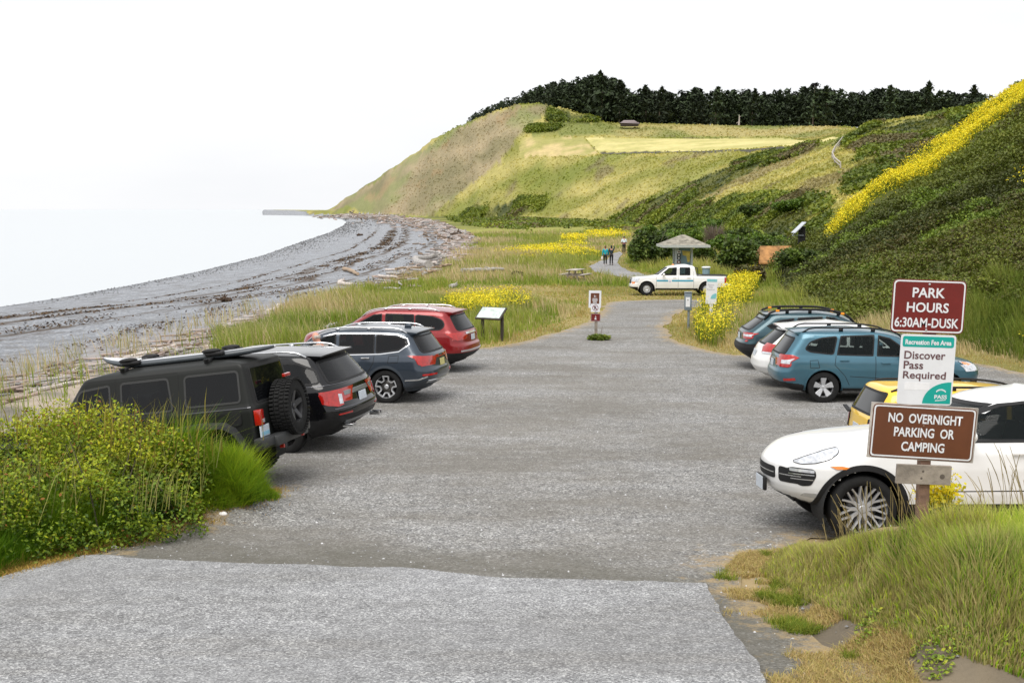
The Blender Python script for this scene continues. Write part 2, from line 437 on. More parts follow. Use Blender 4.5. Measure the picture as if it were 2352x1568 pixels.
def split(name, mask, mat, label):
    f = F[mask]; u, inv = np.unique(f.ravel(), return_inverse=True)
    o = mk(name, VV[u], inv.reshape(-1, 4), mat, col=gc[u], attrs={'shore': tt[u], 'along': arc[u], 'veg': dv[u]})
    tag(o, label, kind='structure'); return o

# grass soil
m_ground = vcol('turf', 0.9, 2.2, 0.35, bump=0.6, bscale=6)
m_hill = vcol('hill_turf', 0.9, 0.35, 0.38, bump=0.9, bscale=0.6)
# beach
def beach_mat():
    m, nt, b = nodemat('shingle')
    co = N(nt, 'ShaderNodeTexCoord').outputs['Object']
    sh = N(nt, 'ShaderNodeAttribute'); sh.attribute_name = 'shore'
    al = N(nt, 'ShaderNodeAttribute'); al.attribute_name = 'along'
    vg = N(nt, 'ShaderNodeAttribute'); vg.attribute_name = 'veg'
    L = nt.links.new
    cx = N(nt, 'ShaderNodeCombineXYZ'); 
    def M(op, a, b_=None, c_=None):
        n = N(nt, 'ShaderNodeMath'); n.operation = op
        for k, v in enumerate((a, b_, c_)):
            if v is None: continue
            if isinstance(v, (int, float)): n.inputs[k].default_value = v
            else: L(v, n.inputs[k])
        return n.outputs[0]
    a4 = M('MULTIPLY', al.outputs['Fac'], 0.16); s40 = M('MULTIPLY', sh.outputs['Fac'], 34.0)
    L(a4, cx.inputs[0]); L(s40, cx.inputs[1])
    strk = noise(nt, 1.0, 6, 0.65, cx.outputs[0])
    fine = noise(nt, 6.0, 10, 0.85, co)
    mid = noise(nt, 0.7, 8, 0.75, co)
    base = ramp(nt, fine, [(0.36, (0.07, 0.078, 0.09)), (0.5, (0.24, 0.255, 0.285)), (0.62, (0.58, 0.60, 0.63))])
    base = mix(nt, ramp(nt, mid, [(0.45, (0, 0, 0)), (0.60, (0.7, 0.7, 0.7))]), base, (0.13, 0.125, 0.12))
    # wrack bands along the shore
    w = M('ADD', sh.outputs['Fac'], M('MULTIPLY', M('SUBTRACT', noise(nt, 0.09, 6, 0.7, co), 0.5), 0.16))
    band = None
    for c0, wd in ((0.22, 0.03), (0.36, 0.035), (0.46, 0.05), (0.60, 0.014)):
        d = M('SUBTRACT', 1.0, M('DIVIDE', M('ABSOLUTE', M('SUBTRACT', w, c0)), wd)); d = M('MAXIMUM', d, 0.0)
        band = d if band is None else M('MAXIMUM', band, d)
    bf = M('MULTIPLY', band, M('SUBTRACT', M('MULTIPLY', strk, 8.0), 3.1)); bf = M('MINIMUM', M('MAXIMUM', bf, 0.0), 1.0)
    clump = M('MINIMUM', M('MAXIMUM', M('MULTIPLY', M('SUBTRACT', M('ADD', noise(nt, 4.0, 8, 0.8, co), bf), 0.85), 8.0), 0.0), 1.0)
    base = mix(nt, M('MULTIPLY', M('MULTIPLY', clump, bf), 0.97), base, (0.055, 0.032, 0.013))
    # extra faint streaks
    fs = M('MULTIPLY', M('MINIMUM', M('MAXIMUM', M('MULTIPLY', M('SUBTRACT', strk, 0.56), 7.0), 0.0), 1.0), 0.5)
    base = mix(nt, fs, base, (0.10, 0.10, 0.105))
    # sandy driftwood belt near vegetation
    dry = M('SUBTRACT', 1.0, M('MINIMUM', M('DIVIDE', sh.outputs['Fac'], 0.13), 1.0))
    dryn = M('MULTIPLY', dry, M('MINIMUM', M('MAXIMUM', M('MULTIPLY', M('SUBTRACT', noise(nt, 1.2, 5, 0.7, co), 0.35), 3.0), 0.0), 1.0))
    base = mix(nt, dryn, base, (0.42, 0.34, 0.28))
    # wet stones along the water
    wet = M('MINIMUM', M('MAXIMUM', M('MULTIPLY', M('SUBTRACT', sh.outputs['Fac'], 0.93), 18.0), 0.0), 1.0)
    stones = M('MINIMUM', M('MAXIMUM', M('MULTIPLY', M('SUBTRACT', fine, 0.45), 8.0), 0.0), 1.0)
    base = mix(nt, M('MULTIPLY', wet, 0.8), base, mix(nt, stones, (0.06, 0.065, 0.07), (0.3, 0.32, 0.35)))
    L(base, b.inputs['Base Color']); b.inputs['Roughness'].default_value = 0.75
    bp = N(nt, 'ShaderNodeBump'); bp.inputs['Strength'].default_value = 0.8; bp.inputs['Distance'].default_value = 0.12
    L(fine, bp.inputs['Height']); L(bp.outputs[0], b.inputs['Normal'])
    return m
split('beach', (fz == 2) | (fz == 3), beach_mat(), 'grey shingle beach with brown seaweed lines')
split('hill', (fz == 4), m_hill, 'grassy bluff and slopes rising above the beach')
split('hillside', (fz == 5), m_ground, 'dark brushy spur at the right of the parking lot')
split('ground', (fz == 1), m_ground, 'grassy flat around the parking lot')

# water
def water():
    n = 60
    rr = np.concatenate([[0], np.exp(np.linspace(math.log(20), math.log(42000), n))])
    th = np.radians(np.linspace(-150, 30, 91))
    T, Q = np.meshgrid(th, rr); X = Q * np.sin(T); Y = Q * np.cos(T)
    i, j = np.meshgrid(np.arange(len(rr) - 1), np.arange(len(th) - 1), indexing='ij'); w = len(th)
    f = np.stack([i * w + j, i * w + j + 1, (i + 1) * w + j + 1, (i + 1) * w + j], -1).reshape(-1, 4)
    V = np.stack([X.ravel(), Y.ravel(), np.full(X.size, SEA)], -1)
    fx = X.ravel()[f].mean(1); fy = Y.ravel()[f].mean(1); 
    m, nt, b = nodemat('sea_water')
    b.inputs['Base Color'].default_value = (0.46, 0.49, 0.51, 1); b.inputs['Roughness'].default_value = 0.28
    b.inputs['IOR'].default_value = 1.45; b.inputs['Specular IOR Level'].default_value = 0.55
    co = N(nt, 'ShaderNodeTexCoord'); mp = N(nt, 'ShaderNodeMapping'); mp.inputs['Scale'].default_value = (0.25, 1.0, 1)
    nt.links.new(co.outputs['Object'], mp.inputs[0])
    bp = N(nt, 'ShaderNodeBump'); bp.inputs['Strength'].default_value = 0.22; bp.inputs['Distance'].default_value = 0.12
    nt.links.new(noise(nt, 0.8, 5, 0.6, mp.outputs[0]), bp.inputs['Height']); nt.links.new(bp.outputs[0], b.inputs['Normal'])
    tag(mk('water', V, f[:, ::-1], m, smooth=False), 'pale calm sea', kind='structure')
water()

# ------------------------------------------------------------------ draped sheets
def drape(name, poly, off, mat, label, step=0.5, jitter=0.0):
    P = []
    q = poly + [poly[0]]
    for (a, b), (c, d) in zip(q[:-1], q[1:]):
        L = math.hypot(c - a, d - b); n = max(1, int(L / step))
        for k in range(n):
            x, y = a + (c - a) * k / n, b + (d - b) * k / n
            if jitter:
                x += jitter * (float(fbm(x * 1.7, y * 1.7, 5)) - 0.5) * 2; y += jitter * (float(fbm(x * 1.7, y * 1.7, 8)) - 0.5) * 2
            P.append((x, y))
    n0 = len(P); xs = [p[0] for p in P]; ys = [p[1] for p in P]
    gx, gy = np.meshgrid(np.arange(min(xs), max(xs), step), np.arange(min(ys), max(ys), step))
    gx = gx.ravel(); gy = gy.ravel(); d, _ = pdist(gx, gy, P, True); m = inpoly(gx, gy, P) & (d > step * 0.4)
    pts = [Vector(p) for p in P] + [Vector((a, b)) for a, b in zip(gx[m], gy[m])]
    vs, _, fs, *_ = geometry.delaunay_2d_cdt(pts, [], [list(range(n0))], 1, 1e-5)
    x = np.array([v.x for v in vs]); y = np.array([v.y for v in vs])
    z = zf(x, y) + off
    o = mk(name, np.stack([x, y, z], -1), [list(f) for f in fs], mat)
    d, _ = pdist(x, y, P, True); a = o.data.attributes.new('edge', 'FLOAT', 'POINT'); a.data.foreach_set('value', d.astype(np.float32))
    if name == 'parking_lot':
        d2, _ = pdist(x, y, ROAD, True); a = o.data.attributes.new('road', 'FLOAT', 'POINT'); a.data.foreach_set('value', d2.astype(np.float32))
    tag(o, label, kind='structure'); return o, P

MOUND[0] = False
ROAD = [(-9, -3)] + [gp(*p) for p in ((-420, 1372), (-200, 1350), (0, 1332), (90, 1300), (180, 1286), (400, 1291), (560, 1300), (700, 1299), (860, 1312), (1000, 1316), (1150, 1330), (1300, 1335), (1450, 1340), (1600, 1347), (1632, 1395), (1665, 1440), (1705, 1490), (1745, 1535), (1775, 1580), (1850, 1680))] + [(3.2, 2), (3.4, -3)]
LOT = [(-10, -3)] + [gp(*p) for p in ((-420, 1376), (-200, 1354), (0, 1326), (90, 1303), (170, 1285), (300, 1246), (450, 1192), (560, 1150), (620, 1125))] + [(-6.5, 16.6), (-9.0, 18.5), (-10.2, 22), (-10.2, 27), (-9.6, 32.0), (-7.5, 35.5), (-3.2, 36.6)] + \
      [gp(*p) for p in ((1105, 800), (1150, 795), (1200, 785), (1260, 768), (1310, 755), (1350, 740), (1380, 722), (1385, 705), (1400, 694), (1470, 690), (1560, 688), (1640, 690), (1640, 706), (1590, 708), (1545, 728), (1532, 750), (1540, 776), (1580, 795), (1640, 808), (1690, 816))] + \
      [(9.8, 34.2), (13.2, 33), (14.2, 28), (14.2, 22), (13.6, 16), (12.5, 12.2)] + [gp(*p) for p in ((2420, 1195), (2200, 1215), (2000, 1235), (1850, 1240), (1790, 1262), (1700, 1290), (1690, 1320), (1720, 1370), (1790, 1430), (1900, 1490), (2030, 1540), (2120, 1590))] + [(5.2, 3), (5.5, -3)]
PATH = [gp(*p) for p in ((1352, 612), (1370, 604), (1392, 598), (1402, 590), (1410, 582), (1424, 578), (1430, 584), (1422, 592), (1418, 604), (1432, 616), (1470, 628), (1510, 640), (1480, 650), (1440, 640), (1390, 632), (1365, 624))]

MOUND[0] = True
def gravel(name, cols, tint, patch, fl, brk=1.0, edgec=None, damp=None):
    m, nt, b = nodemat(name); L = nt.links.new
    co = N(nt, 'ShaderNodeTexCoord').outputs['Object']
    v = N(nt, 'ShaderNodeTexVoronoi'); v.inputs['Scale'].default_value = fl; L(co, v.inputs['Vector'])
    hs = N(nt, 'ShaderNodeSeparateColor'); L(v.outputs['Color'], hs.inputs[0])
    base = ramp(nt, hs.outputs[0], cols)
    f2 = noise(nt, 5.0, 8, 0.8, co)
    base = mix(nt, 0.8, base, ramp(nt, f2, [(0.32, (0.55,) * 3), (0.66, (1.25,) * 3)]), 'MULTIPLY')
    mp = N(nt, 'ShaderNodeMapping'); mp.inputs['Scale'].default_value = (0.6, 1.0, 1.0); L(co, mp.inputs[0])
    big = noise(nt, 0.55, 7, 0.62, mp.outputs[0])
    base = mix(nt, ramp(nt, big, [(0.40, (0, 0, 0)), (0.60, (patch,) * 3)]), base, tint)
    big2 = noise(nt, 0.23, 5, 0.6, mp.outputs[0])
    base = mix(nt, 0.85, base, ramp(nt, big2, [(0.35, (0.86, 0.85, 0.83)), (0.6, (1.12,) * 3)]), 'MULTIPLY')
    # rut-like streaks and pale scuffs
    mp2 = N(nt, 'ShaderNodeMapping'); mp2.inputs['Scale'].default_value = (0.30, 1.5, 1.0); mp2.inputs['Rotation'].default_value = (0, 0, 0.25); L(co, mp2.inputs[0])
    ru = noise(nt, 1.1, 8, 0.7, mp2.outputs[0])
    base = mix(nt, 0.8, base, ramp(nt, ru, [(0.34, (0.90, 0.88, 0.85)), (0.5, (1.0, 1.0, 1.0)), (0.66, (1.15, 1.15, 1.16))]), 'MULTIPLY')
    if damp:
        dt = N(nt, 'ShaderNodeAttribute'); dt.attribute_name = 'road'
        mm = N(nt, 'ShaderNodeMath'); mm.operation = 'MULTIPLY_ADD'; L(noise(nt, 0.9, 7, 0.7, co), mm.inputs[0]); mm.inputs[1].default_value = 3.2; L(dt.outputs['Fac'], mm.inputs[2])
        mr = N(nt, 'ShaderNodeMapRange'); L(mm.outputs[0], mr.inputs[0]); mr.inputs[1].default_value = 1.7; mr.inputs[2].default_value = 3.0; mr.inputs[3].default_value = 0.62; mr.inputs[4].default_value = 0.0
        base = mix(nt, mr.outputs[0], base, damp)
    if edgec:
        e = N(nt, 'ShaderNodeAttribute'); e.attribute_name = 'edge'
        mm = N(nt, 'ShaderNodeMath'); mm.operation = 'MULTIPLY_ADD'; L(noise(nt, 3.5, 8, 0.8, co), mm.inputs[0]); mm.inputs[1].default_value = -3.4; L(e.outputs['Fac'], mm.inputs[2])
        base = mix(nt, ramp(nt, mm.outputs[0], [(0.0, (0, 0, 0)), (1.0, (1, 1, 1))]) if False else edgef(nt, mm.outputs[0]), base, edgec)
    L(base, b.inputs['Base Color']); b.inputs['Roughness'].default_value = 0.85; b.inputs['Specular IOR Level'].default_value = 0.3
    bp = N(nt, 'ShaderNodeBump'); bp.inputs['Strength'].default_value = brk; bp.inputs['Distance'].default_value = 0.012
    L(v.outputs['Distance'], bp.inputs['Height']); L(bp.outputs[0], b.inputs['Normal'])
    return m
def edgef(nt, s):
    n = N(nt, 'ShaderNodeMapRange'); nt.links.new(s, n.inputs[0]); n.inputs[1].default_value = -1.75; n.inputs[2].default_value = -1.25; n.inputs[3].default_value = 0.85; n.inputs[4].default_value = 0.0
    return n.outputs[0]
m_lot = gravel('lot_gravel', [(0.0, (0.08, 0.08, 0.085)), (0.35, (0.20, 0.197, 0.192)), (0.85, (0.325, 0.32, 0.31)), (1.0, (0.58, 0.58, 0.57))], (0.155, 0.142, 0.12), 0.6, 52, edgec=(0.34, 0.25, 0.13), damp=(0.095, 0.09, 0.07))
m_road = gravel('chip_seal', [(0.0, (0.12, 0.12, 0.125)), (0.35, (0.23, 0.232, 0.24)), (0.8, (0.35, 0.355, 0.36)), (1.0, (0.60, 0.605, 0.61))], (0.21, 0.21, 0.215), 0.30, 75, 0.7)
m_path = gravel('path_gravel', [(0.0, (0.15, 0.15, 0.15)), (0.5, (0.25, 0.25, 0.26)), (1.0, (0.4, 0.4, 0.4))], (0.22, 0.21, 0.21), 0.3, 30)
_, LOTP = drape('parking_lot', LOT, 0.015, m_lot, 'grey gravel parking lot', 0.45, 0.25)
_, ROADP = drape('road', ROAD, 0.035, m_road, 'paved road end with a ragged edge', 0.13, 0.14)
_, PATHP = drape('path', PATH, 0.03, m_path, 'gravel footpath leading to the beach grass', 0.6, 0.1)

# ------------------------------------------------------------------ sky and light
def light():
    w = bpy.data.worlds.new('World'); SC.world = w; w.use_nodes = True; nt = w.node_tree
    bg = nt.nodes['Background']
    sk = nt.nodes.new('ShaderNodeTexSky'); sk.sky_type = 'NISHITA'; sk.sun_disc = False
    sk.sun_elevation = R(50); sk.sun_rotation = R(200); sk.air_density = 1.0; sk.dust_density = 5.0
    sc = nt.nodes.new('ShaderNodeVectorMath'); sc.operation = 'SCALE'; sc.inputs['Scale'].default_value = 0.10
    nt.links.new(sk.outputs[0], sc.inputs[0])
    # cloud deck: nearly even white with faint structure
    co = nt.nodes.new('ShaderNodeTexCoord'); mp = nt.nodes.new('ShaderNodeMapping'); mp.inputs['Scale'].default_value = (1, 1, 4)
    nt.links.new(co.outputs['Generated'], mp.inputs[0])
    n = nt.nodes.new('ShaderNodeTexNoise'); n.inputs['Scale'].default_value = 2.2; n.inputs['Detail'].default_value = 6; nt.links.new(mp.outputs[0], n.inputs[0])
    cl = ramp(nt, n.outputs[0], [(0.30, (0.655, 0.665, 0.685)), (0.5, (0.70, 0.705, 0.715)), (0.75, (0.75, 0.75, 0.755))])
    m = mix(nt, 0.93, sc.outputs[0], cl)
    nt.links.new(m, bg.inputs[0]); bg.inputs[1].default_value = 1.0
    s = bpy.data.lights.new('sun', 'SUN'); s.energy = 2.0; s.angle = R(45); s.color = (1, 0.97, 0.92)
    o = bpy.data.objects.new('sun', s); COL.objects.link(o); o.rotation_euler = (R(26), 0, R(-25))
    v = SC.view_settings; v.view_transform = 'Standard'; v.look = 'None'; v.gamma = 1.0; v.exposure = 0.60
light()
SC.cycles.max_bounces = 6; SC.cycles.transparent_max_bounces = 12
# ------------------------------------------------------------------ vehicles
def paint(name, c, metal=0.3, rough=0.35, coat=0.7, spec=0.5):
    if name in MC: return MC[name]
    m, nt, b = nodemat(name)
    f = noise(nt, 2.0, 3); nt.links.new(ramp(nt, f, [(0.3, tuple(x * 0.94 for x in c)), (0.7, tuple(min(1, x * 1.04) for x in c))]), b.inputs['Base Color'])
    b.inputs['Specular IOR Level'].default_value = spec
    b.inputs['Metallic'].default_value = metal; b.inputs['Roughness'].default_value = rough
    b.inputs['Coat Weight'].default_value = coat; b.inputs['Coat Roughness'].default_value = 0.03
    MC[name] = m; return m
def glassmat(name, tint, alpha):
    """tinted pane: dark body colour, clear coat reflection, partly see-through"""
    if name in MC: return MC[name]
    m, nt, b = nodemat(name); L = nt.links.new
    b.inputs['Base Color'].default_value = tuple(0.5 * q for q in tint) + (1,); b.inputs['Roughness'].default_value = 0.02
    b.inputs['IOR'].default_value = 1.36
    t = N(nt, 'ShaderNodeBsdfTransparent'); t.inputs[0].default_value = (0.75, 0.82, 0.8, 1)
    fr = N(nt, 'ShaderNodeFresnel'); fr.inputs[0].default_value = 1.5
    mr = N(nt, 'ShaderNodeMapRange'); L(fr.outputs[0], mr.inputs[0]); mr.inputs[3].default_value = alpha; mr.inputs[4].default_value = 1.0
    ms = N(nt, 'ShaderNodeMixShader'); L(mr.outputs[0], ms.inputs[0]); L(t.outputs[0], ms.inputs[1]); L(b.outputs[0], ms.inputs[2])
    L(ms.outputs[0], nt.nodes['Material Output'].inputs[0]); MC[name] = m; return m
M_BLACK = simple('black_plastic', (0.013, 0.013, 0.014), 0.6, var=0.2, scale=20, spec=0.3)
M_UNDER = simple('underbody', (0.010, 0.010, 0.010), 0.9)
M_TYRE = simple('tyre_rubber', (0.017, 0.017, 0.017), 0.9, var=0.25, scale=12, spec=0.2)
M_CHROME = simple('chrome', (0.75, 0.76, 0.78), 0.18, 1.0, var=0.03)
M_ALLOY = simple('alloy', (0.58, 0.59, 0.61), 0.38, 0.6, var=0.05)
M_DKALLOY = simple('dark_alloy', (0.07, 0.07, 0.075), 0.4, 0.6)
M_REDL = simple('red_lens', (0.40, 0.010, 0.007), 0.12, coat=1, var=0.25, scale=14)
M_CLRL = simple('clear_lens', (0.62, 0.64, 0.68), 0.1, 0.3, coat=1, var=0.3, scale=18)
M_AMB = simple('amber_lens', (0.75, 0.22, 0.02), 0.15, coat=1, var=0.2, scale=14)
M_PLATE = simple('plate_metal', (0.55, 0.60, 0.66), 0.4, var=0.15, scale=30)
M_SEAT = simple('seat_fabric', (0.035, 0.034, 0.033), 0.9)
M_SEATL = simple('seat_light', (0.30, 0.28, 0.25), 0.8)
G_DARK = glassmat('tinted_glass', (0.010, 0.011, 0.013), 0.90)
G_MID = glassmat('clear_glass', (0.03, 0.04, 0.042), 0.35)

def smooth_interp(pts, q, win=0.018):
    P = sorted(pts); z = np.array([p[0] for p in P]); v = np.array([p[1] for p in P])
    r = 0
    for k in (-2, -1, 0, 1, 2): r = r + np.interp(np.clip(np.asarray(q) + k * win / 2, z[0], z[-1]), z, v)
    return r / 5

class Car:
    def __init__(s, sp):
        s.sp = sp; s.L = sp['L']; s.W = sp['W']; s.H = sp['H']
        H = s.H; z0 = sp.get('z0', 0.26)
        nz = 84
        u = np.linspace(0, 1, nz)
        zl = np.concatenate([np.linspace(z0, H - 0.22, nz), H - 0.22 * (1 - np.sin(np.linspace(0, math.pi / 2, 34))[1:])])
        s.zl = zl
        s.xf = smooth_interp(sp['front'], zl); s.xr = s.L - smooth_interp(sp['rear'], zl)
        s.w = smooth_interp(sp['width'], zl)
        s.build_shell()
    def build_shell(s):
        sp = s.sp; af = sp.get('af', 0.75); ar = sp.get('ar', 0.5); nf = sp.get('nf', 2.6); nr = sp.get('nr', 3.0)
        NC = 22; NS = 120; H = []
        V = []
        for z, xf, xr, w in zip(s.zl, s.xf, s.xr, s.w):
            ln = xr - xf; a, b = af, ar
            k = min(1.0, ln / (a + b) * 0.85)
            a *= k; b *= k
            zb = min(1, max(0, (z - sp.get('belt', 1.05)) / 0.3)); a = a * (1 - zb) + min(a, sp.get('afg', 0.45)) * zb
            th = np.linspace(0, math.pi / 2, NC)
            fx = xf + a * (1 - np.cos(th) ** (2 / nf)); fy = w * np.sin(th) ** (2 / nf)
            mx = np.linspace(xf + a, xr - b, NS)[1:-1]; my = np.full(len(mx), w)
            rx = xr - b * (1 - np.cos(th[::-1]) ** (2 / nr)); ry = w * np.sin(th[::-1]) ** (2 / nr)
            X = np.concatenate([fx, mx, rx]); Yh = np.concatenate([fy, my, ry])
            mid = s.L / 2; bar = 1 - sp.get('bar', 0.035) * ((X - mid) / mid) ** 2
            Yh = Yh * bar
            V.append((X, Yh, np.full(len(X), z)))
        m = len(V[0][0]); ring = []
        for X, Yh, Z in V:
            x = np.concatenate([X, X[-2:0:-1]]); y = np.concatenate([Yh, -Yh[-2:0:-1]]); ring.append(np.stack([s.L / 2 - x, y, np.full(len(x), Z[0])], -1))
        n = len(ring[0]); VV = np.concatenate(ring); K = len(ring)
        # crown: push the roof / hood up a little at the centre line
        i, j = np.meshgrid(np.arange(K - 1), np.arange(n), indexing='ij')
        F = np.stack([i * n + j, i * n + (j + 1) % n, (i + 1) * n + (j + 1) % n, (i + 1) * n + j], -1).reshape(-1, 4)
        # roof cap: quads between left and right halves
        base = (K - 1) * n; cap = []
        for a in range(0, m - 1):
            l0, l1 = a, a + 1; r0, r1 = (n - a) % n, (n - a - 1) % n
            if l0 == r0: cap.append((base + l0, base + l1, base + r1, base + r1))
            elif l1 == r1 or a + 1 == m - 1: cap.append((base + l0, base + l1, base + r0, base + r0))
            else: cap.append((base + l0, base + l1, base + r1, base + r0))
        bot = []
        for a in range(0, m - 1):
            l0, l1 = a, a + 1; r0, r1 = (n - a) % n, (n - a - 1) % n
            if l0 == r0 or l1 == r1 or a + 1 == m - 1: continue
            bot.append((l0, r0, r1, l1))
        s.V = VV; s.F = F; s.capF = cap; s.botF = bot; s.m = m; s.n = n
        s.bvh = BVHTree.FromPolygons([tuple(v) for v in VV], [tuple(f) for f in F.tolist()] + [tuple(dict.fromkeys(c)) for c in cap if len(set(c)) > 2])
    def x2l(s, x): return s.L / 2 - x     # x from the nose -> local
    # --- projection of 2D outlines on the shell; side: (x from nose, z); rear / front: (y, z); top: (x, y)
    def hit(s, a, b, face, sgn=1):
        if face == 'side': o = Vector((s.x2l(a), sgn * 4, b)); d = Vector((0, -sgn, 0))
        elif face == 'rear': o = Vector((-s.L / 2 - 3, a, b)); d = Vector((1, 0, 0))
        elif face == 'front': o = Vector((s.L / 2 + 3, a, b)); d = Vector((-1, 0, 0))
        elif face == 'top': o = Vector((s.x2l(a), b, 4)); d = Vector((0, 0, -1))
        else:  # diagonal rear corner ('diag', phi)
            ph = face[1]; d0 = Vector((-math.cos(ph), sgn * math.sin(ph), 0)); t = Vector((-math.sin(ph), -sgn * math.cos(ph), 0)) * -1
            o = Vector((-s.L / 2 + 0.3, sgn * (s.W / 2 - 0.3), b)) + d0 * 4 + t * a; d = -d0
        h = s.bvh.ray_cast(o, d)
        if h[0] is None or (face == 'rear' and abs(h[1].dot(d)) < 0.22): return None
        return (h[0], h[1], -d)
    def patch(s, poly, face, sgn=1, off=0.006, step=0.06, skirt=0.02):
        P = []; q = list(poly) + [poly[0]]
        for (a, b), (c, d) in zip(q[:-1], q[1:]):
            L = math.hypot(c - a, d - b); k = max(1, int(L / step))
            for i in range(k): P.append((a + (c - a) * i / k, b + (d - b) * i / k))
        n0 = len(P); xs = [p[0] for p in P]; ys = [p[1] for p in P]
        gx, gy = np.meshgrid(np.arange(min(xs) + step / 2, max(xs), step), np.arange(min(ys) + step / 2, max(ys), step))
        gx = gx.ravel(); gy = gy.ravel(); d, _ = pdist(gx, gy, P, True); mk_ = inpoly(gx, gy, P) & (d > step * 0.35)
        pts = [Vector(p) for p in P] + [Vector((a, b)) for a, b in zip(gx[mk_], gy[mk_])]
        vs, _, fs, *_ = geometry.delaunay_2d_cdt(pts, [], [list(range(n0))], 1, 1e-5)
        out = []; last = None
        for v in vs:
            h = s.hit(v.x, v.y, face, sgn)
            if h is None: out.append(None); continue
            nrm = h[1] if h[1].dot(h[2]) > 0 else -h[1]
            out.append(h[0] + (nrm * 0.6 + h[2] * 0.4).normalized() * off)
        good = [o for o in out if o is not None]
        if not good: return [], []
        idx = {}; V = []
        for k, o in enumerate(out):
            if o is not None: idx[k] = len(V); V.append(o)
        F = [tuple(idx[k] for k in f) for f in fs if all(k in idx for k in f)]
        # orient
        if F:
            f = F[0]; nn = (V[f[1]] - V[f[0]]).cross(V[f[2]] - V[f[0]])
            h = s.hit(vs[fs[0][0]].x, vs[fs[0][0]].y, face, sgn)
            if h is not None and nn.dot(h[2]) < 0: F = [f[::-1] for f in F]
        if skirt:
            cnt = {}
            for f in F:
                for a, b in zip(f, f[1:] + f[:1]): cnt[(a, b)] = 1
            inward = -(h[2] if h is not None else Vector((0, 0, 1)))
            for (a, b) in list(cnt):
                if (b, a) not in cnt:
                    k = len(V); V += [V[a] + inward * skirt, V[b] + inward * skirt]; F.append((b, a, k, k + 1))
        return V, F
    def decal(s, name, polys, mat, parent=None, off=0.006, step=0.06, smooth=True, skirt=0.02):
        mb = MB()
        for poly, face, sgn in polys:
            V, F = s.patch(poly, face, sgn, off, step, skirt); mb.add(V, F)
        return mb.build(name, mat, parent or s.root, 'auto' if smooth else False)
    def strip(s, pts, face, sgn, w, off=0.006, closed=False, step=0.04):
        """ribbon of width w along a 2D line laid on the shell"""
        P = []; q = list(pts) + ([pts[0]] if closed else [])
        for (a, b), (c, d) in zip(q[:-1], q[1:]):
            L = math.hypot(c - a, d - b); k = max(1, int(L / step))
            for i in range(k): P.append((a + (c - a) * i / k, b + (d - b) * i / k))
        if not closed: P.append(q[-1])
        m = len(P); V = []; F = []; prev = None; rows = []
        for i in range(m):
            a = P[(i - 1) % m] if (closed or i > 0) else P[i]; b = P[(i + 1) % m] if (closed or i < m - 1) else P[i]
            tx, ty = b[0] - a[0], b[1] - a[1]; l = math.hypot(tx, ty) or 1; nx, ny = -ty / l, tx / l
            row = []
            for e, o_ in ((-0.5, -0.004), (-0.4, off), (0.4, off), (0.5, -0.004)):
                h = s.hit(P[i][0] + nx * e * w, P[i][1] + ny * e * w, face, sgn)
                if h is None: row = None; break
                nrm = h[1] if h[1].dot(h[2]) > 0 else -h[1]
                row.append(h[0] + nrm * o_)
            rows.append(row)
        for i in range(m if closed else m - 1):
            r0, r1 = rows[i], rows[(i + 1) % m]
            if r0 is None or r1 is None or (r0[1] - r1[1]).length > 0.3: continue
            k = len(V); V += r0 + r1
            for e in range(3): F.append((k + e, k + e + 1, k + 5 + e, k + 4 + e))
        return V, F
    def strips(s, name, items, mat, parent=None, off=0.006):
        mb = MB()
        for it in items:
            pts, face, sgn, w = it[:4]; V, F = s.strip(pts, face, sgn, w, off, len(it) > 4 and it[4]); mb.add(V, F)
        return mb.build(name, mat, parent or s.root, 'auto')

def rounded(poly, r, n=4):
    """round the corners of a 2D outline"""
    out = []; m = len(poly)
    for i in range(m):
        p = Vector(poly[i]); a = Vector(poly[i - 1]); b = Vector(poly[(i + 1) % m])
        da = (a - p); db = (b - p); ra = min(r, da.length * 0.45); rb = min(r, db.length * 0.45)
        p0 = p + da.normalized() * ra; p1 = p + db.normalized() * rb
        for k in range(n + 1):
            t = k / n; out.append(tuple(p0 * (1 - t) ** 2 + p * 2 * t * (1 - t) + p1 * t * t))
    return out

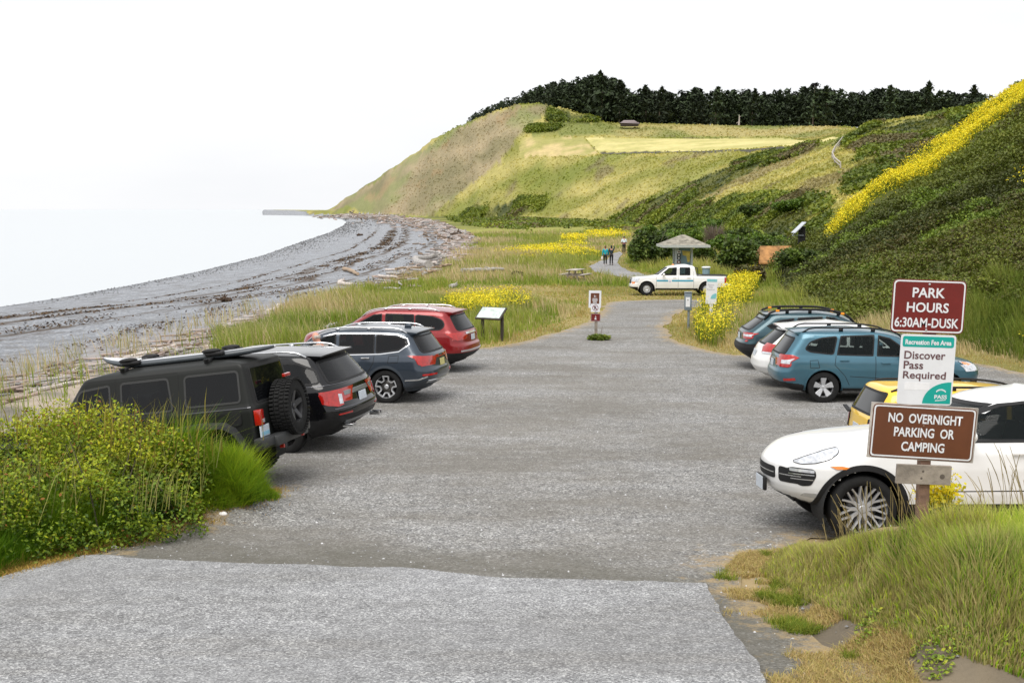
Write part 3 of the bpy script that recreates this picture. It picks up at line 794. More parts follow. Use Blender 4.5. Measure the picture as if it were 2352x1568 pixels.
def wheel_parts(parent, c, r, wd, rim, style, side, rmat=None, tread=False, name='wheel'):
    """wheel centred at c, axis Y; side=+1 outer face towards +Y"""
    w = empty(name, c); w.parent = parent
    mb = MB(); h = wd / 2; prof = [(rim * 0.96, -h * 0.86), (rim * 1.06, -h), (r * 0.90, -h), (r * 0.975, -h * 0.88), (r, -h * 0.6), (r, h * 0.6), (r * 0.975, h * 0.88), (r * 0.90, h), (rim * 1.06, h), (rim * 0.96, h * 0.86)]
    mb.lathe(prof, axis='y', n=48)
    if tread:
        for k in range(44):
            th = 2 * math.pi * k / 44
            for yy in (-h * 0.92, -h * 0.3, h * 0.3, h * 0.92):
                o = 0.5 * (yy > 0) * 2 * math.pi / 44
                mb.box((math.cos(th + o) * (r + 0.001), yy, math.sin(th + o) * (r + 0.001)), (0.035, h * 0.5, 0.032), Euler((0, -(th + o), 0)))
    mb.build('tyre', M_TYRE, w, 'auto')
    rm = MB(); yo = side * h * 0.80
    # barrel and lip
    rm.lathe([(rim * 0.97, -side * h * 0.8), (rim * 0.93, yo * 0.4), (rim * 0.965, yo), (rim * 1.0, yo + side * 0.008), (rim * 1.0, yo - side * 0.012)], axis='y', n=48)
    ro = rim * 0.96
    def spoke(th0, th1, r0, r1, w0, w1, y0, y1, t=0.03):
        a = Vector((math.cos(th0) * r0, y0, math.sin(th0) * r0)); b = Vector((math.cos(th1) * r1, y1, math.sin(th1) * r1))
        d = (b - a); d.y = 0; d.normalize(); nrm = Vector((-d.z, 0, d.x))
        V = []
        for p, ww in ((a, w0), (b, w1)):
            V += [p + nrm * ww / 2, p - nrm * ww / 2, p - nrm * ww / 2 * 0.8 + Vector((0, side * 0.012, 0)), p + nrm * ww / 2 * 0.8 + Vector((0, side * 0.012, 0)), p + nrm * ww / 2 - Vector((0, side * t, 0)), p - nrm * ww / 2 - Vector((0, side * t, 0))]
        F = [(3, 2, 8, 9), (0, 3, 9, 6), (2, 1, 7, 8), (4, 0, 6, 10), (1, 5, 11, 7), (5, 4, 10, 11)]
        rm.add(V, F)
    yc = yo - side * 0.03
    if style == 'split10':      # many thin paired spokes
        for k in range(10):
            th = 2 * math.pi * k / 10
            spoke(th, th, rim * 0.16, rim * 0.52, 0.05, 0.042, yc, yc)
            spoke(th, th - 0.20, rim * 0.45, ro, 0.026, 0.020, yc, yo); spoke(th, th + 0.20, rim * 0.45, ro, 0.026, 0.020, yc, yo)
    elif style == 'five_wide':
        for k in range(5):
            th = 2 * math.pi * k / 5 + 0.31
            spoke(th, th, rim * 0.1, ro, 0.055, 0.145, yc - side * 0.01, yo)
    elif style == 'star':       # two-tone angular wheel
        for k in range(5):
            th = 2 * math.pi * k / 5 + math.pi / 2
            spoke(th - 0.36, th - 0.26, rim * 0.55, ro, 0.032, 0.036, yc, yo); spoke(th + 0.36, th + 0.26, rim * 0.55, ro, 0.032, 0.036, yc, yo)
            spoke(th - 0.36, th + 0.36, rim * 0.55, rim * 0.55, 0.03, 0.03, yc, yc) if False else None
            spoke(th + 0.36, th + 2 * math.pi / 5 - 0.36, rim * 0.55, rim * 0.55, 0.03, 0.03, yc, yc)
            spoke(th - 0.27, th + 0.27, ro * 0.97, ro * 0.97, 0.03, 0.03, yo, yo)
    elif style == 'five_double':
        for k in range(5):
            th = 2 * math.pi * k / 5 + 0.9
            spoke(th, th - 0.16, rim * 0.1, ro, 0.05, 0.03, yc - side * 0.02, yo); spoke(th, th + 0.16, rim * 0.1, ro, 0.05, 0.03, yc - side * 0.02, yo)
    elif style == 'steel':
        rm.lathe([(rim * 0.2, yc), (rim * 0.45, yc + side * 0.02), (rim * 0.62, yc + side * 0.01), (rim * 0.70, yc - side * 0.02), (rim * 0.93, yc - side * 0.03)], axis='y', n=40)
        for k in range(8):
            th = 2 * math.pi * k / 8
            rm.box((math.cos(th) * rim * 0.80, yc - side * 0.01, math.sin(th) * rim * 0.80), (0.05, 0.012, 0.035), Euler((0, -th, 0)))
    elif style == 'five_block':
        for k in range(5):
            th = 2 * math.pi * k / 5 + 0.3
            spoke(th, th, rim * 0.1, ro, 0.10, 0.075, yc - side * 0.03, yo)
    rm.lathe([(0.0, yc + side * 0.018), (rim * 0.14, yc + side * 0.016), (rim * 0.2, yc), (rim * 0.2, yc - side * 0.05)], axis='y', n=24)
    rm.build('rim', rmat or M_ALLOY, w, 'auto')
    bk = MB(); bk.lathe([(0, yc - side * 0.07), (rim * 0.92, yc - side * 0.08)], axis='y', n=32); bk.build('brake_backing', M_UNDER, w, False)
    if style not in ('steel',):
        bd = MB(); bd.lathe([(rim * 0.25, yc - side * 0.055), (rim * 0.62, yc - side * 0.055), (rim * 0.62, yc - side * 0.065)], axis='y', n=36); bd.build('brake_disc', simple('brake_iron', (0.16, 0.15, 0.14), 0.45, 0.8), w, True)
    return w

def make_car(sp, name, label, cat, body_mat):
    c = Car(sp); L, W, H = c.L, c.W, c.H
    root = empty(name, (0, 0, 0)); tag(root, label, cat); c.root = root
    V, F = c.V, c.F
    ctr = V[F].mean(1); nx = L / 2 - ctr[:, 0]
    e1 = V[F[:, 1]] - V[F[:, 0]]; e2 = V[F[:, 3]] - V[F[:, 0]]; nr = np.cross(e1, e2); nr /= np.linalg.norm(nr, axis=1)[:, None] + 1e-9
    keep = np.ones(len(F), bool)
    wr = sp['wr']; zc = wr; AR = sp.get('arch', wr + 0.05)
    wx = [sp['fo'], sp['fo'] + sp['wb']]
    for x0 in wx:
        keep &= ~(((nx - x0) ** 2 + (ctr[:, 2] - zc) ** 2 < AR ** 2) & (np.abs(ctr[:, 1]) > 0.5))
    sideish = np.abs(nr[:, 1]) > 0.45
    wins = sp.get('windows', [])
    shrink = lambda P, k: P
    for P, g in wins: keep &= ~(inpoly(nx, ctr[:, 2], P) & sideish)
    endish = np.abs(nr[:, 0]) > 0.18
    if 'rear_glass' in sp: keep &= ~(inpoly(ctr[:, 1], ctr[:, 2], sp['rear_glass']) & endish & (nx > L * 0.6) & (np.abs(nr[:, 1]) < 0.75))
    if 'windshield' in sp: keep &= ~(inpoly(ctr[:, 1], ctr[:, 2], sp['windshield']) & endish & (nx < L * 0.55) & (np.abs(nr[:, 1]) < 0.75))
    clad = np.zeros(len(F), bool)
    if 'clad' in sp:
        cz = np.interp(nx, [p[0] for p in sp['clad']], [p[1] for p in sp['clad']]); clad = ctr[:, 2] < cz
    def sub(nm, f, mat):
        u, inv = np.unique(f.ravel(), return_inverse=True); o = mk(nm, V[u], inv.reshape(-1, 4), mat, root); return o
    body = F[keep & ~clad]
    capq = np.array([q for q in c.capF if len(set(q)) == 4]); 
    bo = sub('body', np.concatenate([body, capq]), body_mat); bo.data.set_sharp_from_angle(angle=R(50))
    if clad.any(): sub('lower_trim', F[keep & clad], sp.get('cladmat', M_BLACK))
    # underbody and wheel wells
    ub = MB()
    ub.add([tuple(v) for v in V[:c.n]], [tuple(q) for q in c.botF])
    for x0 in wx:
        for sg in (1, -1):
            n = 28; V2 = []; F2 = []; hw = W / 2 - 0.02
            for k in range(n + 1):
                th = -0.35 + (math.pi + 0.7) * k / n
                for y in (hw * 0.985, 0.42): V2.append((c.x2l(x0) + (AR + 0.012) * math.cos(th), sg * y, zc + (AR + 0.012) * math.sin(th)))
            for k in range(n): F2.append((2 * k, 2 * k + 1, 2 * k + 3, 2 * k + 2))
            V2.append((c.x2l(x0), sg * 0.42, zc)); cc = len(V2) - 1
            for k in range(n): F2.append((cc, 2 * k + 1, 2 * k + 3))
            ub.add(V2, F2)
    ub.build('underbody', M_UNDER, root)
    # arch lips
    aw = sp.get('archw', 0.035); am = sp.get('archmat', body_mat); ao = sp.get('archoff', 0.008)
    for x0 in wx:
        arc = []
        zlo = sp.get('z0', 0.26) + 0.02
        for k in range(41):
            th = -0.25 + (math.pi + 0.5) * k / 40; rr = AR + aw / 2 - 0.012
            x, z = x0 + rr * math.cos(th), zc + rr * math.sin(th)
            if z > zlo: arc.append((x, z))
        for sg in (1, -1):
            c.strips('wheel_arch', [(arc, 'side', sg, aw)], am, off=ao)
    for x0 in wx:
        for sg in (1, -1):
            wheel_parts(root, (c.x2l(x0), sg * (W / 2 - sp.get('ww', 0.24) / 2 - 0.035), wr), wr, sp.get('ww', 0.24), sp['rim'], sp['style'], sg, sp.get('rimmat'), sp.get('tread', False))
    # windows
    for P, g in wins:
        gm = G_DARK if g == 'dark' else G_MID
        for sg in (1, -1):
            o = c.decal('window', [(P, 'side', sg)], gm, off=0.004, step=0.09, skirt=0)
            if sp.get('frame', True):
                c.strips('window_frame', [(P, 'side', sg, 0.035, True)], sp.get('framemat', M_BLACK), parent=o, off=0.007)
    if 'rear_glass' in sp:
        o = c.decal('rear_window', [(sp['rear_glass'], 'rear', 1)], G_DARK, off=0.004, step=0.09, skirt=0)
        c.strips('window_frame', [(sp['rear_glass'], 'rear', 1, 0.04, True)], M_BLACK, parent=o, off=0.007)
    if 'windshield' in sp:
        o = c.decal('windshield', [(sp['windshield'], 'front', 1)], G_MID, off=0.004, step=0.09, skirt=0)
        c.strips('window_frame', [(sp['windshield'], 'front', 1, 0.04, True)], M_BLACK, parent=o, off=0.007)
    # interior
    seat = MB(); fx = sp.get('seat', 1.95)
    def st(x, y):
        seat.box((c.x2l(x), y, 0.62), (0.5, 0.5, 0.22), None, 0.05); seat.box((c.x2l(x + 0.30), y, 0.93), (0.16, 0.48, 0.62), Euler((0, -0.25, 0)), 0.05)
        seat.box((c.x2l(x + 0.40), y, 1.32), (0.10, 0.26, 0.18), None, 0.04)
    for y in (-0.38, 0.38): st(fx, y); st(fx + 0.95, y)
    seat.build('seats', sp.get('seatmat', M_SEAT), root)
    ds = MB(); ds.box((c.x2l(fx - 0.62), 0, 0.86), (0.40, W * 0.72, 0.26), None, 0.05)
    ds.box((0, 0, 0.46), (L * 0.72, W * 0.78, 0.05))
    ds.tube([(c.x2l(fx - 0.36) + 0.06 * math.sin(t) * 1.2, 0.38 + 0.17 * math.cos(t), 1.02 + 0.17 * math.sin(t)) for t in np.linspace(0, 2 * math.pi, 20)], 0.016, 6, False)
    ds.build('dashboard', M_SEAT, root)
    # door seams, handles
    if sp.get('seams'):
        for s_ in sp['seams']:
            for sg in (1, -1): c.strips('door_seam', [(s_, 'side', sg, 0.014)], M_UNDER, off=0.0015)
    for hx, hz in sp.get('handles', []):
        for sg in (1, -1):
            h = c.hit(hx, hz, 'side', sg)
            if h:
                b = MB(); p = h[0]; b.box((p.x, p.y + sg * 0.028, p.z), (0.20, 0.022, 0.032), None, 0.009); b.box((p.x + 0.07, p.y + sg * 0.012, p.z), (0.03, 0.03, 0.024)); b.box((p.x - 0.07, p.y + sg * 0.012, p.z), (0.03, 0.03, 0.024))
                b.build('door_handle', sp.get('handlemat', body_mat), root, 'auto')
    if 'mirror' in sp:
        mx_, mz = sp['mirror']
        for sg in (1, -1):
            h = c.hit(mx_ + 0.1, mz - 0.02, 'side', sg)
            if h:
                b = MB(); p = h[0]; b.ell((p.x + 0.02, p.y + sg * 0.16, p.z + 0.07), (0.07, 0.12, 0.075)); b.box((p.x + 0.02, p.y + sg * 0.05, p.z + 0.02), (0.06, 0.14, 0.03), None, 0.01)
                b.build('mirror', sp.get('mirrormat', body_mat), root, True)
    # lamps
    for key, nm, mat in (('tail', 'taillight', M_REDL), ('tailclear', 'taillight_lens', M_CLRL), ('head', 'headlight', M_CLRL), ('amber', 'side_marker', M_AMB), ('reflector', 'reflector', M_REDL)):
        if key in sp:
            for sg in (1, -1):
                if key == 'head' and sp[key][0][1] == 'side': c.strips('headlight_seal', [(sp[key][0][0], 'side', sg, 0.014, True)], M_BLACK, off=0.010)
                o = c.decal(nm, [([(p[0] * (sg if f != 'side' else 1), p[1]) for p in P], f, sg) for P, f in sp[key]], mat, off=0.014 if key != 'tailclear' else 0.018, step=0.05)
    for P, f, nm, mat, off in sp.get('panels', []):
        if f == 'side':
            for sg in (1, -1): c.decal(nm, [(P, 'side', sg)], mat, off=off)
        else: c.decal(nm, [(P, f, 1)], mat, off=off)
    for P, f, nm, mat, w_ in sp.get('lines', []):
        if f == 'side':
            for sg in (1, -1): c.strips(nm, [(P, 'side', sg, w_)], mat, off=0.008)
        else: c.strips(nm, [(P, f, 1, w_)], mat, off=0.008)
    if 'plate' in sp:
        py_, pz_ = sp['plate']; h = c.hit(py_, pz_, 'rear')
        if h:
            n = h[1] if h[1].dot(h[2]) > 0 else -h[1]; ang = math.atan2(n.z, -n.x)
            b = MB(); p = h[0]; b.box((p.x - 0.018, p.y, p.z), (0.010, 0.305, 0.152), Euler((0, ang * 0.5, 0)), 0.004); b.build('license_plate', sp.get('platemat', M_PLATE), root)
    # roof rails
    if 'rails' in sp:
        x0, x1, yy, hh, mat = sp['rails']
        for sg in (1, -1):
            pts = []; b = MB()
            for k in range(17):
                t = k / 16; x = x0 + (x1 - x0) * t; h = c.hit(x, sg * yy, 'top')
                e = min(t, 1 - t); lift = hh * min(1, e / 0.09) ** 0.6 if e < 0.09 else hh
                pts.append(Vector((c.x2l(x), sg * yy, h[0].z + lift + 0.002)))
            b.tube(pts, sp.get('railr', 0.018), 8)
            for t in sp.get('railfeet', (0.33, 0.66)):
                k = int(t * 16); b.box((pts[k].x, pts[k].y, pts[k].z - hh / 2), (0.09, 0.03, hh))
            b.build('roof_rail', mat, root, True)
    if 'spoiler' in sp:
        ln, wd_, zz_, drop, mat = sp['spoiler']; V2 = []; F2 = []; n = 14
        xr_ = L - smooth_interp(sp['rear'], [zz_])[0]
        for k in range(n + 1):
            y = -wd_ + 2 * wd_ * k / n; cv = 1 - (y / wd_) ** 4 * 0.35
            zt = [c.hit(xr_ - 0.22, y, 'top'), ]
            z1 = zt[0][0].z if zt[0] else zz_
            V2 += [(c.x2l(xr_ - 0.22), y, z1 + 0.006), (c.x2l(xr_ + ln * cv), y, z1 - drop), (c.x2l(xr_ + ln * cv - 0.01), y, z1 - drop - 0.025), (c.x2l(xr_ - 0.15), y, z1 - drop - 0.07)]
        for k in range(n):
            a = 4 * k
            for e in range(4): F2.append((a + e, a + (e + 1) % 4, a + 4 + (e + 1) % 4, a + 4 + e))
        F2 += [(0, 3, 2, 1), (4 * n, 4 * n + 1, 4 * n + 2, 4 * n + 3)]
        b = MB(); b.add(V2, [f[::-1] for f in F2]); b.build('spoiler', mat or body_mat, root, 'auto')
    c.spec = sp
    return root, c

def place_car(root, c, px, py, which, heading, dz=0.0, sink=0.0):
    """put the named wheel contact on the ground point seen at the pixel; which = (axle 0 front / 1 rear, side +1 left / -1 right)"""
    MOUND[0] = False; P = gp(px, py); sp = c.spec; L, W = c.L, c.W
    xs = [c.x2l(sp['fo']), c.x2l(sp['fo'] + sp['wb'])]; yw = W / 2 - 0.12
    h = R(heading); ch, sh = math.cos(h), math.sin(h)
    lx, ly = xs[which[0]], which[1] * yw
    cx = P[0] - (lx * ch - ly * sh); cy = P[1] - (lx * sh + ly * ch)
    pts = []
    for a in xs:
        for b in (yw, -yw):
            X, Y = cx + a * ch - b * sh, cy + a * sh + b * ch; pts.append((a, b, z_at(X, Y) + 0.012))
    A = np.array([[a, b, 1] for a, b, z in pts]); s, *_ = np.linalg.lstsq(A, np.array([z for *_, z in pts]), rcond=None)
    MOUND[0] = True
    ux = Vector((1, 0, s[0])).normalized(); uy = Vector((0, 1, s[1])); uz = ux.cross(uy).normalized(); uy = uz.cross(ux)
    M = Matrix((ux, uy, uz)).transposed().to_4x4()
    root.matrix_world = Matrix.Translation((cx, cy, s[2] - sink)) @ Matrix.Rotation(h, 4, 'Z') @ M
    return root
def wid(W, H, belt, roofw=0.60, sh=1.0, z0=0.26):
    h = W / 2
    return [(z0, h * 0.88), (z0 + 0.10, h * 0.955), (z0 + 0.30, h * 0.99), (belt - 0.30, h * 1.0), (belt - 0.12, h * 0.985 * sh), (belt - 0.03, h * 0.955), (belt + 0.03, h * 0.93),
            (H - 0.20, h * (roofw + 0.18)), (H - 0.12, h * (roofw + 0.13)), (H - 0.07, h * (roofw + 0.06)), (H - 0.03, h * (roofw - 0.08)), (H - 0.004, h * 0.30)]
def rearl(L, H, belt, g, lo=0.0, bump=0.06):
    """tail outline: vertical hatch, raked glass g metres between belt and roof"""
    return [(0.26, 0.34), (0.36, 0.16), (0.48, 0.03), (0.60, 0.0), (0.72, 0.015), (0.78, bump + lo), (belt - 0.08, bump + 0.03 + lo), (belt + 0.04, bump + 0.07 + lo), (H - 0.16, bump + g), (H - 0.09, bump + g + 0.05), (H - 0.04, bump + g + 0.35), (H, bump + g + 1.1)]
def frontl(H, hood, cowl, wtop, nose=0.0, slope=0.0):
    """nose outline: cowl x, windshield top x"""
    return [(0.26, 0.42), (0.34, 0.18), (0.46, 0.04), (0.62, 0.0), (0.76, 0.03), (hood - 0.16, 0.10), (hood - 0.09, 0.22 + slope), (hood - 0.05, 0.45 + slope), (hood, 0.95), (hood + 0.05, cowl), (H - 0.16, wtop), (H - 0.10, wtop + 0.18), (H - 0.04, wtop + 0.55), (H, wtop + 1.0)]
CARS = {}
def add_car(key, sp, name, label, cat, mat, pos):
    r, c = make_car(sp, name, label, cat, mat); CARS[key] = (r, c); place_car(r, c, *pos); return r, c
P_WHITE = paint('white_paint', (0.80, 0.80, 0.80), 0.0, 0.4)
P_WHITE2 = paint('warm_white_paint', (0.76, 0.76, 0.75), 0.0, 0.4)
P_BLACK = paint('black_paint', (0.004, 0.004, 0.005), 0.0, 0.12, 0.5, 0.3)
P_MATTE = paint('dark_olive_black_paint', (0.012, 0.013, 0.012), 0.0, 0.5, 0.05, 0.25)
P_SLATE = paint('slate_paint', (0.038, 0.052, 0.072), 0.5, 0.33)
P_RED = paint('red_paint', (0.24, 0.007, 0.009), 0.3, 0.3)
P_TEAL = paint('dark_teal_paint', (0.020, 0.062, 0.080), 0.5, 0.33)
P_BLUE = paint('steel_blue_paint', (0.055, 0.150, 0.205), 0.55, 0.36)
P_YEL = paint('yellow_paint', (0.88, 0.55, 0.035), 0.0, 0.35)

# ---- white large SUV behind the sign post
L, H = 4.85, 1.72
sp = dict(L=L, W=1.94, H=H, wb=2.90, fo=0.93, wr=0.388, rim=0.285, ww=0.28, style='split10', arch=0.455, archw=0.075, archmat=M_BLACK, archoff=0.014,
  front=[(0.26, 0.70), (0.32, 0.52), (0.38, 0.32), (0.44, 0.16), (0.52, 0.06), (0.60, 0.02), (0.72, 0.0), (0.84, 0.01), (0.90, 0.05), (0.96, 0.11), (1.02, 0.20), (1.06, 0.32), (1.095, 0.48), (1.125, 0.72), (1.15, 1.05), (1.18, 1.52), (1.54, 2.32), (1.61, 2.48), (1.67, 2.75), (H, 3.2)],
  rear=rearl(L, H, 1.14, 0.55), width=wid(1.94, H, 1.14, 0.56), belt=1.16, af=1.0, nf=2.25, ar=0.55, afg=0.5, bar=0.03,
  windows=[([(1.86, 1.17), (2.06, 1.31), (2.36, 1.47), (2.58, 1.545), (2.88, 1.585), (2.90, 1.17)], 'clear'), ([(2.98, 1.17), (2.96, 1.585), (3.40, 1.57), (3.72, 1.48), (3.76, 1.18)], 'dark'), ([(3.82, 1.18), (3.80, 1.45), (4.10, 1.32), (4.18, 1.20)], 'dark')],
  windshield=[(-0.66, 1.20), (-0.56, 1.54), (0.56, 1.54), (0.66, 1.20)], rear_glass=[(-0.64, 1.12), (-0.55, 1.45), (0.55, 1.45), (0.64, 1.12)],
  clad=[(0, 0.50), (0.12, 0.49), (0.35, 0.42), (0.55, 0.40), (1.3, 0.455), (L, 0.455)],
  seams=[[(1.66, 0.48), (1.62, 0.80), (1.70, 1.14)], [(2.94, 0.48), (2.94, 1.15)], [(1.68, 0.60), (3.7, 0.61)]], handles=[(2.70, 1.03), (3.66, 1.04)], mirror=(2.0, 1.19), mirrormat=P_WHITE,
  head=[(rounded([(0.20, 0.89), (0.34, 0.96), (0.52, 1.03), (0.68, 1.07), (0.66, 1.02), (0.56, 0.95), (0.42, 0.90), (0.28, 0.875)], 0.03), 'side')],
  amber=[([(0.56, 0.875), (0.62, 0.845), (0.72, 0.848), (0.76, 0.868), (0.68, 0.882)], 'side')],
  panels=[(rounded([(0.17, 0.68), (0.14, 0.80), (0.18, 0.83), (0.40, 0.83), (0.42, 0.76), (0.37, 0.64), (0.28, 0.62)], 0.03), 'side', 'air_intake', M_BLACK, 0.006),
          (rounded([(-0.74, 0.64), (-0.68, 0.80), (-0.42, 0.82), (-0.42, 0.64)], 0.04), 'front', 'side_intake', M_BLACK, 0.006), (rounded([(0.42, 0.64), (0.42, 0.82), (0.68, 0.80), (0.74, 0.64)], 0.04), 'front', 'side_intake', M_BLACK, 0.006),
          (rounded([(-0.36, 0.66), (-0.36, 0.80), (0.36, 0.80), (0.36, 0.66)], 0.05), 'front', 'grille', M_BLACK, 0.006),
          (rounded([(0.17, 0.785), (0.17, 0.82), (0.40, 0.82), (0.40, 0.785)], 0.012), 'side', 'running_light', M_CLRL, 0.014),
          (rounded([(0.28, 0.50), (0.31, 0.545), (0.44, 0.55), (0.43, 0.485)], 0.02), 'side', 'fog_lamp_recess', simple('recess_white', (0.5, 0.5, 0.5), 0.5), 0.004)],
  lines=[([(0.16, 0.755), (0.40, 0.76)], 'side', 'intake_slat', M_CHROME, 0.014), ([(0.18, 0.70), (0.39, 0.705)], 'side', 'intake_slat', M_CHROME, 0.014), ([(-0.7, 0.73), (-0.44, 0.73)], 'front', 'intake_slat', M_CHROME, 0.014), ([(0.44, 0.73), (0.7, 0.73)], 'front', 'intake_slat', M_CHROME, 0.014), ([(-0.34, 0.73), (0.34, 0.73)], 'front', 'intake_slat', M_CHROME, 0.014),
         ([(1.75, 1.155), (3.8, 1.165)], 'side', 'window_line', M_BLACK, 0.02)], seat=1.98)
r, c = add_car('white_suv', sp, 'parked_car', 'large white SUV with thin many-spoke wheels and black wheel arches behind the post of signs', 'car', P_WHITE, (1978, 1247, (0, 1), 181))
b = MB(); b.box((L / 2 + 0.02, 0, 0.56), (0.04, 0.40, 0.16), None, 0.01); b.build('plate_frame', M_BLACK, r, 'auto')
b = MB(); b.box((L / 2 + 0.046, 0, 0.565), (0.008, 0.31, 0.15)); b.build('license_plate', M_PLATE, r)

# ---- steel-blue wagon-like SUV
L, H = 4.60, 1.63
sp = dict(L=L, W=1.80, H=H, wb=2.64, fo=0.92, wr=0.345, rim=0.222, ww=0.225, style='five_wide', arch=0.40, archw=0.045, archmat=P_BLUE,
  front=frontl(H, 1.00, 1.20, 1.78), rear=[(0.26, 0.34), (0.36, 0.14), (0.48, 0.03), (0.58, 0.0), (0.68, 0.01), (0.74, 0.05), (0.98, 0.09), (1.06, 0.12), (1.42, 0.38), (1.50, 0.42), (1.545, 0.44), (1.57, 0.5), (1.60, 0.8), (H, 1.5)],
  width=wid(1.80, H, 1.03, 0.66), belt=1.04, af=0.7, ar=0.42, nf=2.5, nr=3.2,
  windows=[([(1.62, 1.045), (1.80, 1.20), (2.12, 1.43), (2.36, 1.49), (2.40, 1.055)], 'clear'), ([(2.50, 1.058), (2.46, 1.495), (3.18, 1.47), (3.27, 1.075)], 'mid'), (rounded([(3.36, 1.08), (3.27, 1.465), (3.62, 1.43), (3.86, 1.34), (3.97, 1.19), (3.85, 1.13)], 0.05), 'mid')],
  windshield=[(-0.62, 1.08), (-0.54, 1.42), (0.54, 1.42), (0.62, 1.08)], rear_glass=rounded([(-0.66, 1.06), (-0.57, 1.42), (0.57, 1.42), (0.66, 1.06)], 0.06),
  clad=[(0, 0.40), (0.9, 0.33), (3.6, 0.33), (4.1, 0.42), (4.6, 0.47)],
  seams=[[(1.42, 0.42), (1.44, 0.80), (1.52, 1.02)], [(2.44, 0.38), (2.44, 1.04)], [(3.30, 1.05), (3.33, 0.85), (3.10, 0.60), (3.0, 0.40)], [(3.66, 0.78), (3.86, 0.78), (3.87, 0.94), (3.70, 0.95), (3.66, 0.78)], [(1.6, 0.52), (3.0, 0.60)]],
  handles=[(2.22, 0.90), (3.12, 0.95)], mirror=(1.78, 1.06),
  tail=[([(L - 0.50, 1.00), (L - 0.36, 1.06), (L - 0.10, 1.05), (L - 0.07, 0.80), (L - 0.24, 0.80), (L - 0.34, 0.92)], 'side'), ([(0.62, 0.80), (0.62, 1.05), (0.88, 1.05), (0.88, 0.80)], 'rear')],
  tailclear=[([(L - 0.40, 0.985), (L - 0.16, 0.93), (L - 0.15, 0.87), (L - 0.30, 0.91)], 'side'), ([(0.66, 0.86), (0.66, 0.94), (0.84, 0.94), (0.84, 0.86)], 'rear')],
  head=[([(0.14, 0.74), (0.16, 0.84), (0.40, 0.91), (0.62, 0.93), (0.46, 0.80), (0.26, 0.73)], 'side'), ([(0.45, 0.72), (0.50, 0.85), (0.85, 0.86), (0.85, 0.72)], 'front')],
  amber=[([(0.30, 0.86), (0.44, 0.90), (0.58, 0.92), (0.46, 0.84)], 'side')],
  reflector=[([(L - 0.42, 0.50), (L - 0.40, 0.555), (L - 0.16, 0.535), (L - 0.18, 0.48)], 'side')],
  panels=[([(-0.45, 0.74), (-0.45, 0.90), (0.45, 0.90), (0.45, 0.74)], 'rear', 'plate_recess', P_BLUE, 0.004)],
  lines=[([(-0.3, 0.92), (0.3, 0.92)], 'rear', 'tailgate_garnish', M_CHROME, 0.03)],
  plate=(0, 0.83), rails=(1.75, 4.0, 0.60, 0.075, M_BLACK), spoiler=(0.10, 0.60, 1.56, 0.02, P_BLUE), handlemat=P_BLUE)
sp['windows'] = [(p, 'clear' if k != 'mid' else 'mid') for p, k in sp['windows']]
r, c = add_car('blue', sp, 'parked_car', 'steel blue compact SUV with black roof rails and five-spoke silver wheels', 'car', P_BLUE, (1889, 925, (1, -1), -3))

# ---- white rounded SUV between the two blue ones
L, H = 4.80, 1.60
sp = dict(L=L, W=1.90, H=H, wb=2.775, fo=0.98, wr=0.36, rim=0.25, ww=0.24, style='five_wide', arch=0.41, archw=0.04,
  front=frontl(H, 0.98, 1.22, 1.95), rear=[(0.26, 0.30), (0.36, 0.10), (0.50, 0.0), (0.66, 0.02), (0.78, 0.07), (0.95, 0.15), (1.02, 0.20), (1.38, 0.62), (1.44, 0.66), (1.48, 0.70), (1.53, 0.95), (H, 1.9)],
  width=wid(1.90, H, 1.05, 0.60), belt=1.05, af=0.8, ar=0.55, nf=2.4, nr=2.6,
  windows=[([(1.75, 1.05), (2.0, 1.22), (2.4, 1.42), (2.55, 1.44), (2.6, 1.07)], 'clear'), ([(2.7, 1.07), (2.68, 1.45), (3.35, 1.41), (3.5, 1.12)], 'dark'), ([(3.58, 1.13), (3.46, 1.40), (3.8, 1.32), (4.0, 1.18)], 'dark')],
  rear_glass=rounded([(-0.66, 1.04), (-0.56, 1.36), (0.56, 1.36), (0.66, 1.04)], 0.06), windshield=[(-0.64, 1.06), (-0.56, 1.36), (0.56, 1.36), (0.64, 1.06)],
  seams=[[(2.65, 0.36), (2.65, 1.06)], [(3.55, 1.1), (3.5, 0.85), (3.25, 0.5)]], handles=[(2.45, 0.92), (3.35, 0.97)], mirror=(1.95, 1.07),
  tail=[([(L - 0.62, 1.03), (L - 0.30, 1.07), (L - 0.20, 0.98), (L - 0.16, 0.86), (L - 0.4, 0.86)], 'side'), ([(0.52, 0.86), (0.48, 0.99), (0.78, 1.03), (0.93, 0.98), (0.93, 0.86)], 'rear')],
  tailclear=[([(0.56, 0.83), (0.55, 0.87), (0.9, 0.87), (0.9, 0.83)], 'rear')],
  head=[([(0.2, 0.74), (0.22, 0.84), (0.6, 0.9), (0.4, 0.75)], 'side')], plate=(0, 0.80), spoiler=(0.14, 0.62, 1.47, 0.02, P_WHITE2))
r, c = add_car('venza', sp, 'parked_car', 'white rounded SUV with a rear spoiler parked between the teal and the blue SUV', 'car', P_WHITE2, (1838, 893, (1, -1), -3))

